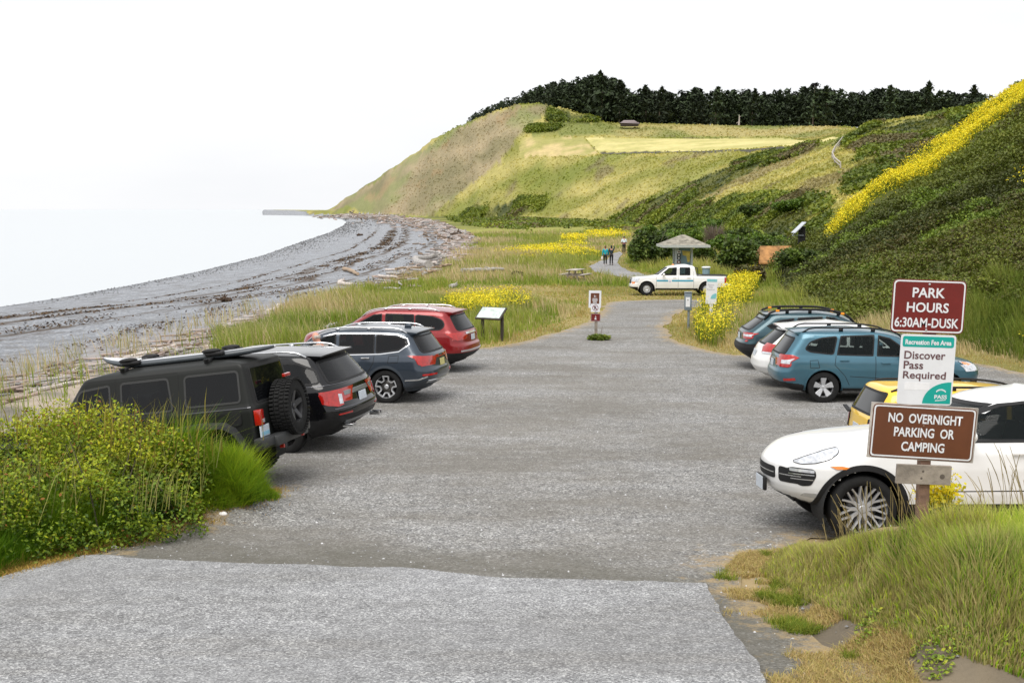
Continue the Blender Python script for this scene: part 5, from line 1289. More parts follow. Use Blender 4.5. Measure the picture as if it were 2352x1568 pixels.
def leaf_arrays(P, s, col, up=0.5, asp=1.7):
    n = len(P)
    nrm = RNG.normal(size=(n, 3)); nrm[:, 2] = np.abs(nrm[:, 2]) + up; nrm /= np.linalg.norm(nrm, axis=1)[:, None]
    t = RNG.normal(size=(n, 3)); t -= (t * nrm).sum(1)[:, None] * nrm; t /= np.linalg.norm(t, axis=1)[:, None]
    u = np.cross(nrm, t); s = s[:, None]
    V = np.stack([P - t * s * asp / 2, P + u * s / 2 - t * s * 0.1, P + t * s * asp / 2, P - u * s / 2 - t * s * 0.1], 1)
    b = (np.arange(n) * 4)[:, None]; F = b + [0, 1, 2, 3]
    return V.reshape(-1, 3), F, np.repeat(col[:, None, :], 4, 1).reshape(-1, 3)
def colmix(cols, k, jit=0.18):
    """cols: list of rgb; k: float array in 0..1 choosing along the list"""
    cols = np.asarray(cols, float); x = np.clip(k, 0, 0.9999) * (len(cols) - 1); i = x.astype(int); f = (x - i)[:, None]
    c = cols[i] * (1 - f) + cols[i + 1] * f
    return c * RNG.uniform(1 - jit, 1 + jit, (len(k), 1)) * RNG.uniform(0.93, 1.07, c.shape)
GREENS = [(0.055, 0.10, 0.012), (0.12, 0.19, 0.018), (0.22, 0.28, 0.03), (0.33, 0.33, 0.05)]
DRYS = [(0.27, 0.27, 0.07), (0.40, 0.35, 0.13), (0.52, 0.42, 0.21)]
def samples_poly(poly, n):
    P = np.array([p[:2] for p in poly]); lo, hi = P.min(0), P.max(0); out = np.zeros((0, 2))
    while len(out) < n:
        q = RNG.uniform(lo, hi, (n * 2, 2)); out = np.concatenate([out, q[inpoly(q[:, 0], q[:, 1], P)]])
    return out[:n]

# ---- foreground bank at the right, under the signs
BANK = [gp(*p) for p in ((1745, 1320), (1790, 1272), (1850, 1250), (1950, 1244), (2120, 1240), (2352, 1228), (2560, 1222))] + [gp(2700, 1700)] + [gp(*p) for p in ((2480, 1640), (2352, 1560), (2230, 1520), (2100, 1478), (1980, 1440), (1880, 1395), (1800, 1350))]
def bank():
    n = 95000; q = samples_poly(BANK, n); x, y = q[:, 0], q[:, 1]
    d, _ = pdist(x, y, BANK, True)
    cl = fbm(x * 2.2, y * 2.2, 201, 3); patch = fbm(x * 0.9, y * 0.9, 207, 3)
    h = (0.08 + 0.34 * sstep(0.0, 0.6, d) + 0.16 * sstep(0.5, 0.7, cl) * sstep(0.2, 0.9, d)) * RNG.uniform(0.55, 1.2, n)
    h *= 0.80 + 0.55 * sstep(4.2, 5.6, x)
    keep = (RNG.random(n) < 0.25 + 0.6 * sstep(0.3, 0.5, cl + 0.15 * sstep(0.4, 1.2, d)))
    k = np.clip(0.5 * patch + 0.65 * cl - 0.18 + RNG.normal(0, 0.13, n), 0, 1)
    c = colmix([(0.07, 0.17, 0.008), (0.22, 0.42, 0.015), (0.48, 0.66, 0.03), (0.70, 0.74, 0.09), (0.86, 0.76, 0.34)], np.clip(k * 1.5 - 0.22, 0, 1))
    dryedge = (sstep(0.9, 0.0, d) * RNG.random(n) > 0.35) | ((x < 3.9) & (RNG.random(n) < 0.45))
    c = np.where(dryedge[:, None], colmix(DRYS, RNG.random(n)), c)
    ang = fbm(x * 1.3, y * 1.3, 231, 2) * 14; lean = RNG.normal(0, 0.20, (n, 2)) + np.array([-0.08, -0.02]) + 0.15 * np.stack([np.cos(ang), np.sin(ang)], -1)
    P = np.stack([x, y, zf(x, y) + 0.01], -1)
    V, F, C = blade_arrays(P[keep], h[keep], RNG.uniform(0.006, 0.014, keep.sum()), c[keep], lean[keep], (0.60, 0.58, 0.18))
    stuff(mk('grass', V, F, M_BLADE, col=C, smooth=False), 'tall green and straw grass on the bank under the signs')
    # seed stalks
    spots = [(RNG.uniform(4.6, 6.4), RNG.uniform(8.4, 11.2)) for _ in range(150)] + [(RNG.uniform(3.2, 4.8), RNG.uniform(10.2, 11.8)) for _ in range(110)]
    VV = []; FF = []; CC = []; o = 0
    for sx, sy in spots:
        tall = sx > 4.6; z = z_at(sx, sy) if False else 0
        hh = RNG.uniform(0.5, 0.95) if tall else RNG.uniform(0.32, 0.62); ln = RNG.normal(0, 0.12, 2) + np.array([-0.16, 0]); az = RNG.uniform(0, 6.28); col = np.array((0.42, 0.34, 0.16)) * RNG.uniform(0.7, 1.15)
        prev = None
        for k in range(7):
            t = k / 6; p = np.array([sx + ln[0] * hh * t * t, sy + ln[1] * hh * t * t, hh * t * (1 - 0.12 * t)])
            w = 0.0022 if t < 0.66 else 0.0065 * (1.35 - t)
            e = np.array([math.cos(az), math.sin(az), 0]) * w; e2 = np.array([-math.sin(az), math.cos(az), 0]) * w
            VV += [p - e, p + e, p - e2, p + e2]; CC += [col] * 4
            if prev is not None: FF += [(prev, prev + 1, o + 1, o), (prev + 2, prev + 3, o + 3, o + 2)]
            prev = o; o += 4
    VV = np.array(VV); root = np.repeat(np.array(spots), 28, 0); VV[:, 2] += zf(root[:, 0], root[:, 1])
    stuff(mk('seed_stalks', VV, np.array(FF), M_BLADE, col=np.array(CC), smooth=False), 'tall dry seed-headed grass stalks rising in front of the white SUV')
    # ragged straw and moss between the paving edge and the bank
    E = [gp(*p) for p in ((1620, 1350), (1700, 1275), (1790, 1262), (1800, 1340), (1900, 1400), (2100, 1478), (2400, 1580), (2500, 1700), (1850, 1700), (1765, 1568), (1690, 1460), (1640, 1390))]
    n = 85000; q = samples_poly(E, n); x, y = q[:, 0], q[:, 1]; nn = fbm(x * 1.6, y * 1.6, 215, 4); keep = nn + 0.16 * sstep(2.6, 4.4, x) > 0.47 + 0.12 * RNG.random(n)
    x, y, nn = x[keep], y[keep], nn[keep]; n = len(x)
    P = np.stack([x, y, zf(x, y) + 0.015], -1); g = fbm(x * 2.5, y * 2.5, 219, 3)
    c = np.where((g > 0.56)[:, None], colmix(GREENS[1:], RNG.random(n)), colmix([(0.36, 0.27, 0.10), (0.58, 0.44, 0.20), (0.48, 0.42, 0.12)], RNG.random(n)))
    V, F, C = blade_arrays(P, RNG.uniform(0.012, 0.06, n) * (1 + 0.6 * (g > 0.56)), RNG.uniform(0.004, 0.009, n), c, RNG.normal(0, 0.9, (n, 2)))
    stuff(mk('straw', V, F, M_BLADE, col=C, smooth=False), 'short straw and moss creeping over the gravel beside the paving')
bank()
# low leafy weeds at the verge
def weeds(spots):
    VV = []; FF = []; CC = []; o = 0
    for px, py, r, n in spots:
        cx, cy = gp(px, py); a = RNG.uniform(0, 6.28, n); q = r * np.sqrt(RNG.random(n)); x = cx + q * np.cos(a); y = cy + q * np.sin(a)
        P = np.stack([x, y, zf(x, y) + 0.02 + 0.10 * RNG.random(n) * (1 - q / r)], -1)
        V, F, C = leaf_arrays(P, RNG.uniform(0.010, 0.024, n), colmix([(0.10, 0.16, 0.02), (0.22, 0.32, 0.03), (0.42, 0.46, 0.04)], RNG.random(n)), 0.8)
        VV.append(V); FF.append(F + o); CC.append(C); o += len(V)
    stuff(mk('weeds', np.concatenate(VV), np.concatenate(FF), M_LEAF, col=np.concatenate(CC), smooth=False), 'low leafy weeds at the foot of the grass bank')
weeds([(2010, 1425, 0.16, 300), (2070, 1432, 0.12, 200), (2160, 1480, 0.2, 420), (2230, 1465, 0.15, 260), (1990, 1470, 0.1, 120), (2330, 1500, 0.2, 300), (2150, 1540, 0.12, 160), (2340, 1300, 0.3, 500), (2280, 1370, 0.2, 300)])

# ---- left mound: shrub with a skirt of grass
LOBES = []
for (px, d, top, rx, ry) in ((-90, 14.2, 2.18, 1.0, 1.0), (20, 14.0, 2.24, 0.9, 1.0), (120, 13.9, 2.33, 0.85, 1.0), (210, 13.9, 2.36, 0.8, 0.95), (290, 13.9, 2.27, 0.7, 0.9), (350, 13.9, 2.10, 0.6, 0.8), (400, 13.9, 1.86, 0.5, 0.6),
                             (-60, 12.8, 1.85, 0.9, 0.9), (60, 12.7, 1.92, 0.8, 0.9), (170, 12.8, 1.95, 0.8, 0.85), (270, 12.9, 1.85, 0.7, 0.8), (350, 13.0, 1.68, 0.6, 0.7), (-200, 13.2, 2.1, 1.2, 1.2)):
    x = (px - 1176) / 2590 * d; g = float(g0(x, d)); LOBES.append((x, d, g - 0.1, rx, ry, top - g + 0.1))
def left_shrub():
    P = []; 
    for (x, y, z, rx, ry, rz) in LOBES:
        n = int(8200 * rx * ry * rz / 1.2) + 1200
        v = RNG.normal(size=(n, 3)); v[:, 2] = np.abs(v[:, 2]); v /= np.linalg.norm(v, axis=1)[:, None]
        lump = 1 + 0.20 * (fbm(v[:, 0] * 3.2 + x * 3, v[:, 1] * 3.2 + v[:, 2] * 2.6, 301, 3) - 0.5) * 2
        rr = (RNG.random(n) ** 0.30) * lump
        P.append(np.stack([x + v[:, 0] * rx * rr, y + v[:, 1] * ry * rr, z + v[:, 2] * rz * rr], -1))
    P = np.concatenate(P); n = len(P)
    cl = fbm(P[:, 0] * 3.5, (P[:, 1] * 0.8 + P[:, 2]) * 3.5, 305, 3)
    keep = RNG.random(n) < sstep(0.30, 0.50, cl) * 0.95 + 0.07; P = P[keep]; cl = cl[keep]; n = len(P)
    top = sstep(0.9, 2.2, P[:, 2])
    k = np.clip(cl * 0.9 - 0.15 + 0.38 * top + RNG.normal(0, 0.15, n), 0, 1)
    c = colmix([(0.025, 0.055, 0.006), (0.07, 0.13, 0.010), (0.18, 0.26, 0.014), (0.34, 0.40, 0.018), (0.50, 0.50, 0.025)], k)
    red = (RNG.random(n) < 0.05 * top + 0.01); c[red] = np.array((0.28, 0.12, 0.03)) * RNG.uniform(0.6, 1.2, (red.sum(), 1))
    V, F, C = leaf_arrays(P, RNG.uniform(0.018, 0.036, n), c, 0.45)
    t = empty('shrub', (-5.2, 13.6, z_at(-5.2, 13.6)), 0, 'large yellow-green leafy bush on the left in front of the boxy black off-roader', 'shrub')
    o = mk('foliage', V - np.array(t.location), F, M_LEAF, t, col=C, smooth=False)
    b = MB()
    for k in range(46):
        x = RNG.uniform(-7.2, -3.9); y = RNG.uniform(12.6, 14.4); z = z_at(x, y); a = RNG.uniform(0, 6.28); hh = RNG.uniform(0.7, 1.35) * (1 if x < -4.5 else 0.6)
        b.tube([(x - t.location.x, y - t.location.y, z - t.location.z), (x + 0.1 * math.cos(a) - t.location.x, y + 0.1 * math.sin(a) - t.location.y, z + hh * 0.5 - t.location.z), (x + 0.3 * math.cos(a) - t.location.x, y + 0.3 * math.sin(a) - t.location.y, z + hh - t.location.z)], [0.012, 0.009, 0.004], 5)
    b.build('stems', M_BARK, t)
    # long shoots with reddish tips standing above the crown
    n = 320; i = RNG.integers(0, 8, n); L_ = np.array(LOBES)[i]; x = L_[:, 0] + RNG.normal(0, 0.45, n); y = L_[:, 1] + RNG.normal(0, 0.3, n)
    P = np.stack([x, y, L_[:, 2] + L_[:, 5] * 0.82], -1)
    V, F, C = blade_arrays(P - np.array(t.location), RNG.uniform(0.15, 0.45, n), RNG.uniform(0.008, 0.016, n), colmix([(0.20, 0.14, 0.03), (0.35, 0.32, 0.05)], RNG.random(n)), RNG.normal(0, 0.25, (n, 2)))
    tag(mk('shoots', V, F, M_BLADE, t, col=C, smooth=False), kind='stuff')
    return t
left_shrub()
MOUND[0] = False
SKIRT = [gp(*p) for p in ((-420, 1395), (-200, 1368), (0, 1330), (80, 1305), (170, 1275), (300, 1236), (450, 1182), (560, 1148), (618, 1126))] + [(-3.6, 15.6), (-4.4, 15.4), (-5.4, 15.2), (-9, 15), (-13, 14)]
MOUND[0] = True
def skirt():
    n = 70000; q = samples_poly(SKIRT, n); x, y = q[:, 0], q[:, 1]; d, _ = pdist(x, y, SKIRT, True)
    clump = fbm(x * 1.8, y * 1.8, 311, 3); right = sstep(-5.2, -4.2, x); d = d * (1 + 1.6 * right)
    h = (0.08 + 0.40 * sstep(0, 0.55, d) + 0.36 * sstep(0.45, 0.7, clump) * sstep(0.1, 0.6, d)) * RNG.uniform(0.6, 1.2, n) * (1.0 + 0.1 * right)
    keep = RNG.random(n) < 0.4 + 0.6 * sstep(0.3, 0.5, clump + 0.1)
    k = np.clip(0.75 * clump + RNG.normal(0, 0.13, n), 0, 1)
    c = colmix([(0.04, 0.11, 0.006), (0.11, 0.23, 0.010), (0.24, 0.38, 0.016), (0.44, 0.52, 0.03)], k)
    edge = (sstep(0.45, 0.0, d) * RNG.random(n) > 0.4); c = np.where(edge[:, None], colmix([(0.30, 0.22, 0.05), (0.48, 0.33, 0.10)], RNG.random(n)), c)
    lean = RNG.normal(0, 0.28, (n, 2)) + np.stack([0.42 * np.ones(n), -0.38 * np.ones(n)], -1) * (0.5 + 0.7 * sstep(0.8, 0.1, d))[:, None]
    P = np.stack([x, y, zf(x, y) + 0.01], -1)
    V, F, C = blade_arrays(P[keep], h[keep], RNG.uniform(0.005, 0.011, keep.sum()), c[keep], lean[keep])
    stuff(mk('grass', V, F, M_BLADE, col=C, smooth=False), 'arching deep green grass around the foot of the left bush')
    n = 260; sx = RNG.uniform(-6.2, -3.7, n); sy = RNG.uniform(12.2, 14.6, n); L_ = np.array(LOBES)
    base = zf(sx, sy) + 0.45; hh = RNG.uniform(0.5, 0.9, n) * (0.7 + 0.5 * sstep(-3.8, -5, sx))
    V, F, C = blade_arrays(np.stack([sx, sy, base], -1), hh, RNG.uniform(0.006, 0.011, n), colmix([(0.25, 0.27, 0.05), (0.45, 0.40, 0.15)], RNG.random(n)), RNG.normal(0, 0.2, (n, 2)) + [0.25, 0])
    stuff(mk('seed_stalks', V, F, M_BLADE, col=C, smooth=False), 'pale seed stalks arching out of the left bush')
    n = 26000; a = RNG.uniform(0, 6.28, n); q = np.sqrt(RNG.random(n)); x = -4.0 + 0.85 * q * np.cos(a) + 0.25 * q * np.sin(a); y = 14.55 + 0.95 * q * np.sin(a)
    k = np.clip(0.75 * fbm(x * 2.2, y * 2.2, 331, 3) + 0.08 + RNG.normal(0, 0.13, n), 0, 1)
    V, F, C = blade_arrays(np.stack([x, y, zf(x, y) - 0.02], -1), (0.10 + 0.20 * (1 - q ** 2) + 0.26 * sstep(0.42, 0.65, fbm(x * 2.6, y * 2.6, 337, 3))) * RNG.uniform(0.5, 1.25, n), RNG.uniform(0.005, 0.011, n), colmix([(0.05, 0.12, 0.008), (0.14, 0.26, 0.012), (0.28, 0.40, 0.018), (0.46, 0.52, 0.03)], k), RNG.normal(0, 0.4, (n, 2)) + [0.30, -0.2] + 0.35 * np.stack([np.cos(9 * fbm(x * 2, y * 2, 341, 2)), np.sin(9 * fbm(x * 2, y * 2, 341, 2))], -1))
    stuff(mk('grass', V, F, M_BLADE, col=C, smooth=False), 'bright green grass tongue reaching past the off-roader rear wheel')
    # straw strip along the gravel
    line = [gp(*p) for p in ((-100, 1345), (0, 1322), (80, 1302), (170, 1280), (300, 1240), (450, 1187), (560, 1150), (622, 1128))]
    n = 16000; seg = RNG.integers(0, len(line) - 1, n); u = RNG.random(n); A = np.array(line); p = A[seg] * (1 - u[:, None]) + A[seg + 1] * u[:, None]; p += RNG.normal(0, 0.13, (n, 2))
    P = np.stack([p[:, 0], p[:, 1], zf(p[:, 0], p[:, 1]) + 0.02], -1)
    V, F, C = blade_arrays(P, RNG.uniform(0.015, 0.07, n), RNG.uniform(0.005, 0.010, n), colmix([(0.36, 0.20, 0.04), (0.55, 0.36, 0.10), (0.32, 0.28, 0.05)], RNG.random(n)), RNG.normal(0, 0.8, (n, 2)))
    stuff(mk('straw', V, F, M_BLADE, col=C, smooth=False), 'orange straw strip between the gravel and the left grass')
skirt()

# ---- meadow and dune grass on the flat
LOTX = np.array(LOTP); PATHX = np.array(PATHP)
def meadow():
    n = 520000
    r = np.exp(RNG.uniform(math.log(15.5), math.log(230), n)); a = np.radians(RNG.uniform(-31, 29, n)); x = r * np.sin(a); y = r * np.cos(a)
    m = ~inpoly(x, y, LOTX) & ~inpoly(x, y, PATHX) & ~inpoly(x, y, BEACHPOLY) & ((x / y > -0.262 + 0.03 * (fbm(x, y, 77) - 0.5)) | (RNG.random(n) < 0.07)); x, y, r = x[m], y[m], r[m]
    # drop ground hidden behind the left bush to save memory
    z, zone, *_ = zf(x, y, True); m = (zone == 1) & ~((y < 17) & (x > -9) & (x < 9)); x, y, z, r = x[m], y[m], z[m], r[m]; n = len(x)
    dl, _ = pdist(x, y, LOTX, True); dp, _ = pdist(x, y, PATHX, True); dv, _ = pdist(x, y, VEG)
    pa = fbm(x / 7, y / 7, 401, 3); pb = fbm(x / 2.2, y / 2.2, 407, 3); pc = fbm(x / 22, y / 16, 409, 3)
    mown = sstep(2.6, 0.2, dl) * (1 - 0.0) ; mown = np.maximum(mown, sstep(1.4, 0.2, dp))
    track = sstep(9.0, 5.0, np.hypot((x - 5) / 1.6, y - 62)) * 0.95; mown = np.maximum(mown, track)
    mown = np.where((x < 0) & (y < 60), np.maximum(sstep(1.5, 0.2, dl), track), mown)
    h = (0.28 + 0.5 * sstep(0.4, 0.65, pb) + 0.25 * sstep(0.45, 0.7, pa)) * RNG.uniform(0.6, 1.15, n) * (1 - 0.88 * mown)
    left = sstep(2, -4, x) * sstep(60, 35, y)
    k = np.clip(0.55 * pa + 0.5 * pb - 0.15 * left + RNG.normal(0, 0.11, n), 0, 1)
    c = colmix([(0.08, 0.15, 0.018), (0.19, 0.28, 0.03), (0.34, 0.39, 0.06), (0.48, 0.46, 0.12)], k)
    dry = (sstep(0.46, 0.62, pc + 0.08 * sstep(10, 1, dv)) > RNG.random(n)) & (r > 30) & ~((x < 2) & (y < 50) & (RNG.random(n) < 0.8))
    c = np.where(dry[:, None], colmix([(0.38, 0.34, 0.12), (0.58, 0.49, 0.24), (0.70, 0.56, 0.36)], np.clip(RNG.normal(0.5, 0.25, n), 0, 1)), c)
    c = np.where((mown > 0.75)[:, None] & (RNG.random(n) < 0.75)[:, None], colmix([(0.33, 0.27, 0.08), (0.52, 0.38, 0.14), (0.30, 0.32, 0.06)], RNG.random(n)), c)
    lean = RNG.normal(0, 0.22, (n, 2)) + [-0.18, 0.0]
    V, F, C = blade_arrays(np.stack([x, y, z], -1), h, 0.004 + 0.00055 * r * RNG.uniform(0.7, 1.3, n), c, lean, (0.48, 0.42, 0.20))
    stuff(mk('grass', V, F, M_BLADE, col=C, smooth=False), 'uneven green and straw meadow grass between the lot and the far slope')
    # sparse beach-edge tufts
    n = 15000; r = np.exp(RNG.uniform(math.log(20), math.log(90), n)); a = np.radians(RNG.uniform(-30, -4, n)); x = r * np.sin(a); y = r * np.cos(a)
    dv, _ = pdist(x, y, VEG); m = inpoly(x, y, BEACHPOLY) & (dv < 3.5) & (fbm(x / 1.5, y / 1.5, 421, 3) > 0.5 + dv * 0.05); x, y, r = x[m], y[m], r[m]; n = len(x)
    V, F, C = blade_arrays(np.stack([x, y, zf(x, y)], -1), RNG.uniform(0.3, 0.9, n), 0.004 + 0.0005 * r, colmix([(0.25, 0.25, 0.07), (0.5, 0.42, 0.22), (0.6, 0.5, 0.32)], RNG.random(n)), RNG.normal(0, 0.25, (n, 2)) + [-0.15, 0])
    stuff(mk('beach_grass', V, F, M_BLADE, col=C, smooth=False), 'pale sparse stalks at the upper edge of the beach')
meadow()

# ---- brush on the near spur
def brush():
    n = 125000; r = np.exp(RNG.uniform(math.log(34), math.log(135), n)); a = np.radians(RNG.uniform(11, 27, n)); x = r * np.sin(a); y = r * np.cos(a)
    z, zone, *_ = zf(x, y, True); m = (zone == 5) & ~inpoly(x, y, np.array(Z_FLOW[0])); x, y, z, r = x[m], y[m], z[m], r[m]; n = len(x)
    big = fbm(x / 9, y / 9, 501, 4); sm = fbm(x / 1.8, y / 1.8, 507, 3); dn = fbm(x / 25, y / 12, 511, 3)
    kk = 6; X = np.repeat(x, kk) + RNG.normal(0, 0.22, n * kk); Y = np.repeat(y, kk) + RNG.normal(0, 0.22, n * kk)
    hh = (0.12 + 0.55 * sstep(0.35, 0.7, sm) + 0.4 * sstep(0.5, 0.7, big))
    Z = np.repeat(z, kk) + np.repeat(hh, kk) * RNG.random(n * kk) ** 0.6
    dfl, _ = pdist(x, y, Z_FLOW[0], True); dkz = sstep(24, 8, dfl) * sstep(0.35, 0.6, fbm(x / 14, y / 14, 513, 3) + 0.12)
    k = np.clip(0.55 * big + 0.5 * sm - 0.02 - 0.30 * dkz + RNG.normal(0, 0.07, n), 0, 1)
    c = colmix([(0.038, 0.045, 0.010), (0.080, 0.098, 0.014), (0.155, 0.185, 0.022), (0.26, 0.29, 0.038)], k)
    br = sstep(0.50, 0.72, dn) * 0.5 > RNG.random(n); c = np.where(br[:, None], colmix([(0.055, 0.048, 0.014), (0.10, 0.085, 0.022), (0.14, 0.14, 0.03)], RNG.random(n)), c)
    fresh = (fbm(x / 6, y / 6, 521, 3) > 0.63) & (y < 75); c = np.where(fresh[:, None], colmix([(0.09, 0.14, 0.015), (0.20, 0.27, 0.03)], RNG.random(n)), c)
    low = (zf(x, y) < 2.2) & (y < 60)
    C0 = np.repeat(c, kk, 0) * RNG.uniform(0.88, 1.12, (n * kk, 1))
    V, F, C = leaf_arrays(np.stack([X, Y, Z], -1), np.repeat(0.03 + 0.0009 * r, kk) * RNG.uniform(0.7, 1.4, n * kk), C0, 0.3)
    stuff(mk('brush', V, F, M_LEAF, col=C, smooth=False), 'dense dark green brush covering the spur at the right')
brush()

# ---- mustard flowers
def flowers():
    def field(polys, n, hmin, hmax, size, dens=0.45, seed=601, grassy=True):
        out = []
        for P in polys:
            q = samples_poly(P, n); x, y = q[:, 0], q[:, 1]
            d, _ = pdist(x, y, P, True); r = np.hypot(x, y); dd = d / (r * 0.012)
            m = 0.6 * fbm(x / 1.6, y / 1.6, seed, 3) + 0.4 * fbm((x - 0.7 * y) / 2.5, (y + x) / 16, seed + 3, 3) + 0.16 * sstep(0, 1.2, dd) > dens + 0.22 * (RNG.random(len(x)) - 0.45)
            m &= (fbm(x / 3.2, y / 3.2, seed + 9, 4) + 0.22 * sstep(0, 3.5, dd) > (0.60 if len(polys[0]) > 14 and n > 20000 else 0.50)) | (RNG.random(len(x)) < (0.05 if n > 20000 else 0.25))
            out.append(q[m])
        q = np.concatenate(out); x, y = q[:, 0], q[:, 1]; z = zf(x, y); r = np.hypot(x, y); n = len(x)
        h = RNG.uniform(hmin, hmax, n)
        kk = 3; X = np.repeat(x, kk) + RNG.normal(0, 0.05 + 0.0006 * np.repeat(r, kk)); Y = np.repeat(y, kk) + RNG.normal(0, 0.05, n * kk); Z = np.repeat(z, kk) + np.repeat(h, kk) * RNG.uniform(0.75, 1.05, n * kk)
        A = leaf_arrays(np.stack([X, Y, Z], -1), np.repeat(size + 0.0007 * r, kk) * RNG.uniform(0.6, 1.3, n * kk), colmix([(0.74, 0.58, 0.01), (0.88, 0.74, 0.02), (0.93, 0.84, 0.07)], RNG.random(n * kk), 0.08), 0.8, 1.1)
        B = blade_arrays(np.stack([x, y, z], -1), h, 0.005 + 0.0004 * r, colmix([(0.10, 0.16, 0.02), (0.25, 0.30, 0.03)], RNG.random(n)), RNG.normal(0, 0.1, (n, 2)))
        return A, B
    def emit(A, B, label):
        o = mk('flowers', A[0], A[1], M_PETAL, col=A[2], smooth=False); stuff(o, label)
        o2 = mk('stalks', B[0], B[1], M_BLADE, col=B[2], smooth=False); o2.parent = o; tag(o2, kind='stuff')
    emit(*field(Z_FLOW, 44000, 0.15, 1.1, 0.03, 0.545), 'bright yellow flowers streaming down the ridge of the right-hand spur')
    pk = [gpoly(q, 2) for q in ([(1600, 790), (1590, 752), (1612, 715), (1648, 690), (1682, 655), (1735, 640), (1745, 668), (1722, 700), (1700, 745), (1672, 790), (1640, 800)],)]
    emit(*field(pk, 8000, 0.2, 1.0, 0.022, 0.47, 611), 'yellow flowers beside the tail of the white pickup')
    emit(*field(FLW_NEAR, 6500, 0.3, 0.8, 0.018, 0.48, 617), 'yellow flowers behind the red SUV and the information panel')
    emit(*field(Z_FLAT_FLOW + [gpoly([(1475, 590), (1500, 575), (1545, 585), (1560, 600), (1520, 605)], 2), gpoly([(1380, 590), (1330, 560), (1200, 575), (1120, 590), (1200, 605)], 2)], 4800, 0.2, 0.8, 0.03, 0.52, 621), 'patches of yellow flowers on the flat beyond the walkers')
    rt = [gpoly([(2340, 800), (2355, 760), (2420, 700), (2420, 860)], 2), gpoly([(2300, 420), (2352, 380), (2420, 330), (2420, 420), (2352, 450)], 2), gpoly([(2120, 1250), (2180, 1245), (2180, 1225), (2130, 1225)], 1)]
    A, B = field(rt, 260, 0.3, 0.6, 0.03, 0.52, 631); emit(A, B, 'scattered yellow flowers at the right edge')
flowers()

# ---- tall grass at the toe of the spur behind the right-hand cars
def toe():
    T = [(12.5, 11.6), (14.5, 14), (15, 22), (15, 30), (14, 36), (18, 44), (26, 44), (26, 11)]
    n = 60000; q = samples_poly(T, n); x, y = q[:, 0], q[:, 1]; cl = fbm(x / 1.8, y / 1.8, 651, 3); r = np.hypot(x, y)
    k = np.clip(cl * 0.9 + RNG.normal(0, 0.12, n), 0, 1)
    h = (0.5 + 0.7 * sstep(0.4, 0.7, cl)) * RNG.uniform(0.6, 1.1, n)
    V, F, C = blade_arrays(np.stack([x, y, zf(x, y)], -1), h, 0.008 + 0.0004 * r, colmix([(0.05, 0.09, 0.015), (0.12, 0.17, 0.02), (0.22, 0.26, 0.04), (0.38, 0.36, 0.12)], k), RNG.normal(0, 0.22, (n, 2)) + [-0.15, 0])
    stuff(mk('grass', V, F, M_BLADE, col=C, smooth=False), 'tall green grass along the foot of the spur behind the right-hand cars')
toe()

# ---- individual shrubs
def shrub(px, py, hpx, wpx, d, label, cols, n=1500, bare=False):
    if d is None: x, d = gp(px, py); q = None
    else: q = ray(px, py); x = q[0] / q[1] * d
    y = d; z = z_at(x, y); s = d / 2613.0; H_ = hpx * s; W_ = wpx * s
    t = empty('shrub', (x, y, z), 0, label, 'shrub', None)
    b = MB()
    for k in range(26 if bare else 8):
        a = RNG.uniform(0, 6.28); rr = W_ * 0.42 * RNG.random(); b.tube([(0, 0, 0), (rr * 0.35 * math.cos(a), rr * 0.35 * math.sin(a), H_ * 0.45), (rr * math.cos(a), rr * math.sin(a), H_ * RNG.uniform(0.75, 1.0))], [0.05, 0.03, 0.012], 5)
    b.build('stems', M_BARK if not bare else simple('grey_twig', (0.20, 0.16, 0.13), 0.9), t)
    if bare:
        m = 700; a = RNG.uniform(0, 6.28, m); rr = W_ * 0.5 * np.sqrt(RNG.random(m)); P = np.stack([rr * np.cos(a) * 0.6, rr * np.sin(a) * 0.6, H_ * RNG.uniform(0.1, 0.6, m)], -1)
        V, F, C = blade_arrays(P, H_ * RNG.uniform(0.2, 0.45, m), np.full(m, 0.03), colmix([(0.16, 0.12, 0.10), (0.26, 0.21, 0.17)], RNG.random(m)), np.stack([np.cos(a), np.sin(a)], -1) * 0.5)
        mk('twigs', V, F, M_BLADE, t, col=C, smooth=False); return t
    L_ = [(RNG.uniform(-0.28, 0.28) * W_, RNG.uniform(-0.28, 0.28) * W_, RNG.uniform(0.3, 0.66) * H_, RNG.uniform(0.2, 0.32)) for _ in range(9)]
    P = []
    for lx, ly, lz, lr in L_:
        m = n // 3; v = RNG.normal(size=(m, 3)); v /= np.linalg.norm(v, axis=1)[:, None]; rr = RNG.random(m) ** 0.35 * (0.85 + 0.3 * RNG.random(m))
        P.append(np.stack([lx + v[:, 0] * lr * W_ * rr, ly + v[:, 1] * lr * W_ * rr, np.maximum(lz + v[:, 2] * lr * 1.15 * H_ * rr, 0.05)], -1))
    P = np.concatenate(P); m = len(P); cl = fbm(P[:, 0] * 1.6 + x, (P[:, 2] + P[:, 1] * 0.5) * 1.6, 701, 3)
    k = np.clip(cl * 0.9 - 0.05 + 0.12 * P[:, 2] / H_ + RNG.normal(0, 0.12, m), 0, 1)
    V, F, C = leaf_arrays(P, (0.05 + 0.0012 * d) * RNG.uniform(0.7, 1.3, m), colmix(cols, k), 0.4)
    mk('foliage', V, F, M_LEAF, t, col=C, smooth=False); return t
def more_shrubs():
    pass
DKG = [(0.018, 0.030, 0.008), (0.04, 0.065, 0.012), (0.09, 0.14, 0.02), (0.17, 0.22, 0.03)]
MDG = [(0.03, 0.06, 0.01), (0.07, 0.13, 0.015), (0.14, 0.22, 0.025), (0.25, 0.32, 0.04)]
shrub(1500, 600, 90, 100, 92, 'big dark green bush just left of the roofed information kiosk', DKG, 2600)
shrub(1690, 612, 92, 105, 80, 'dark bush behind the blue bin, just right of the roofed kiosk', DKG, 2200)
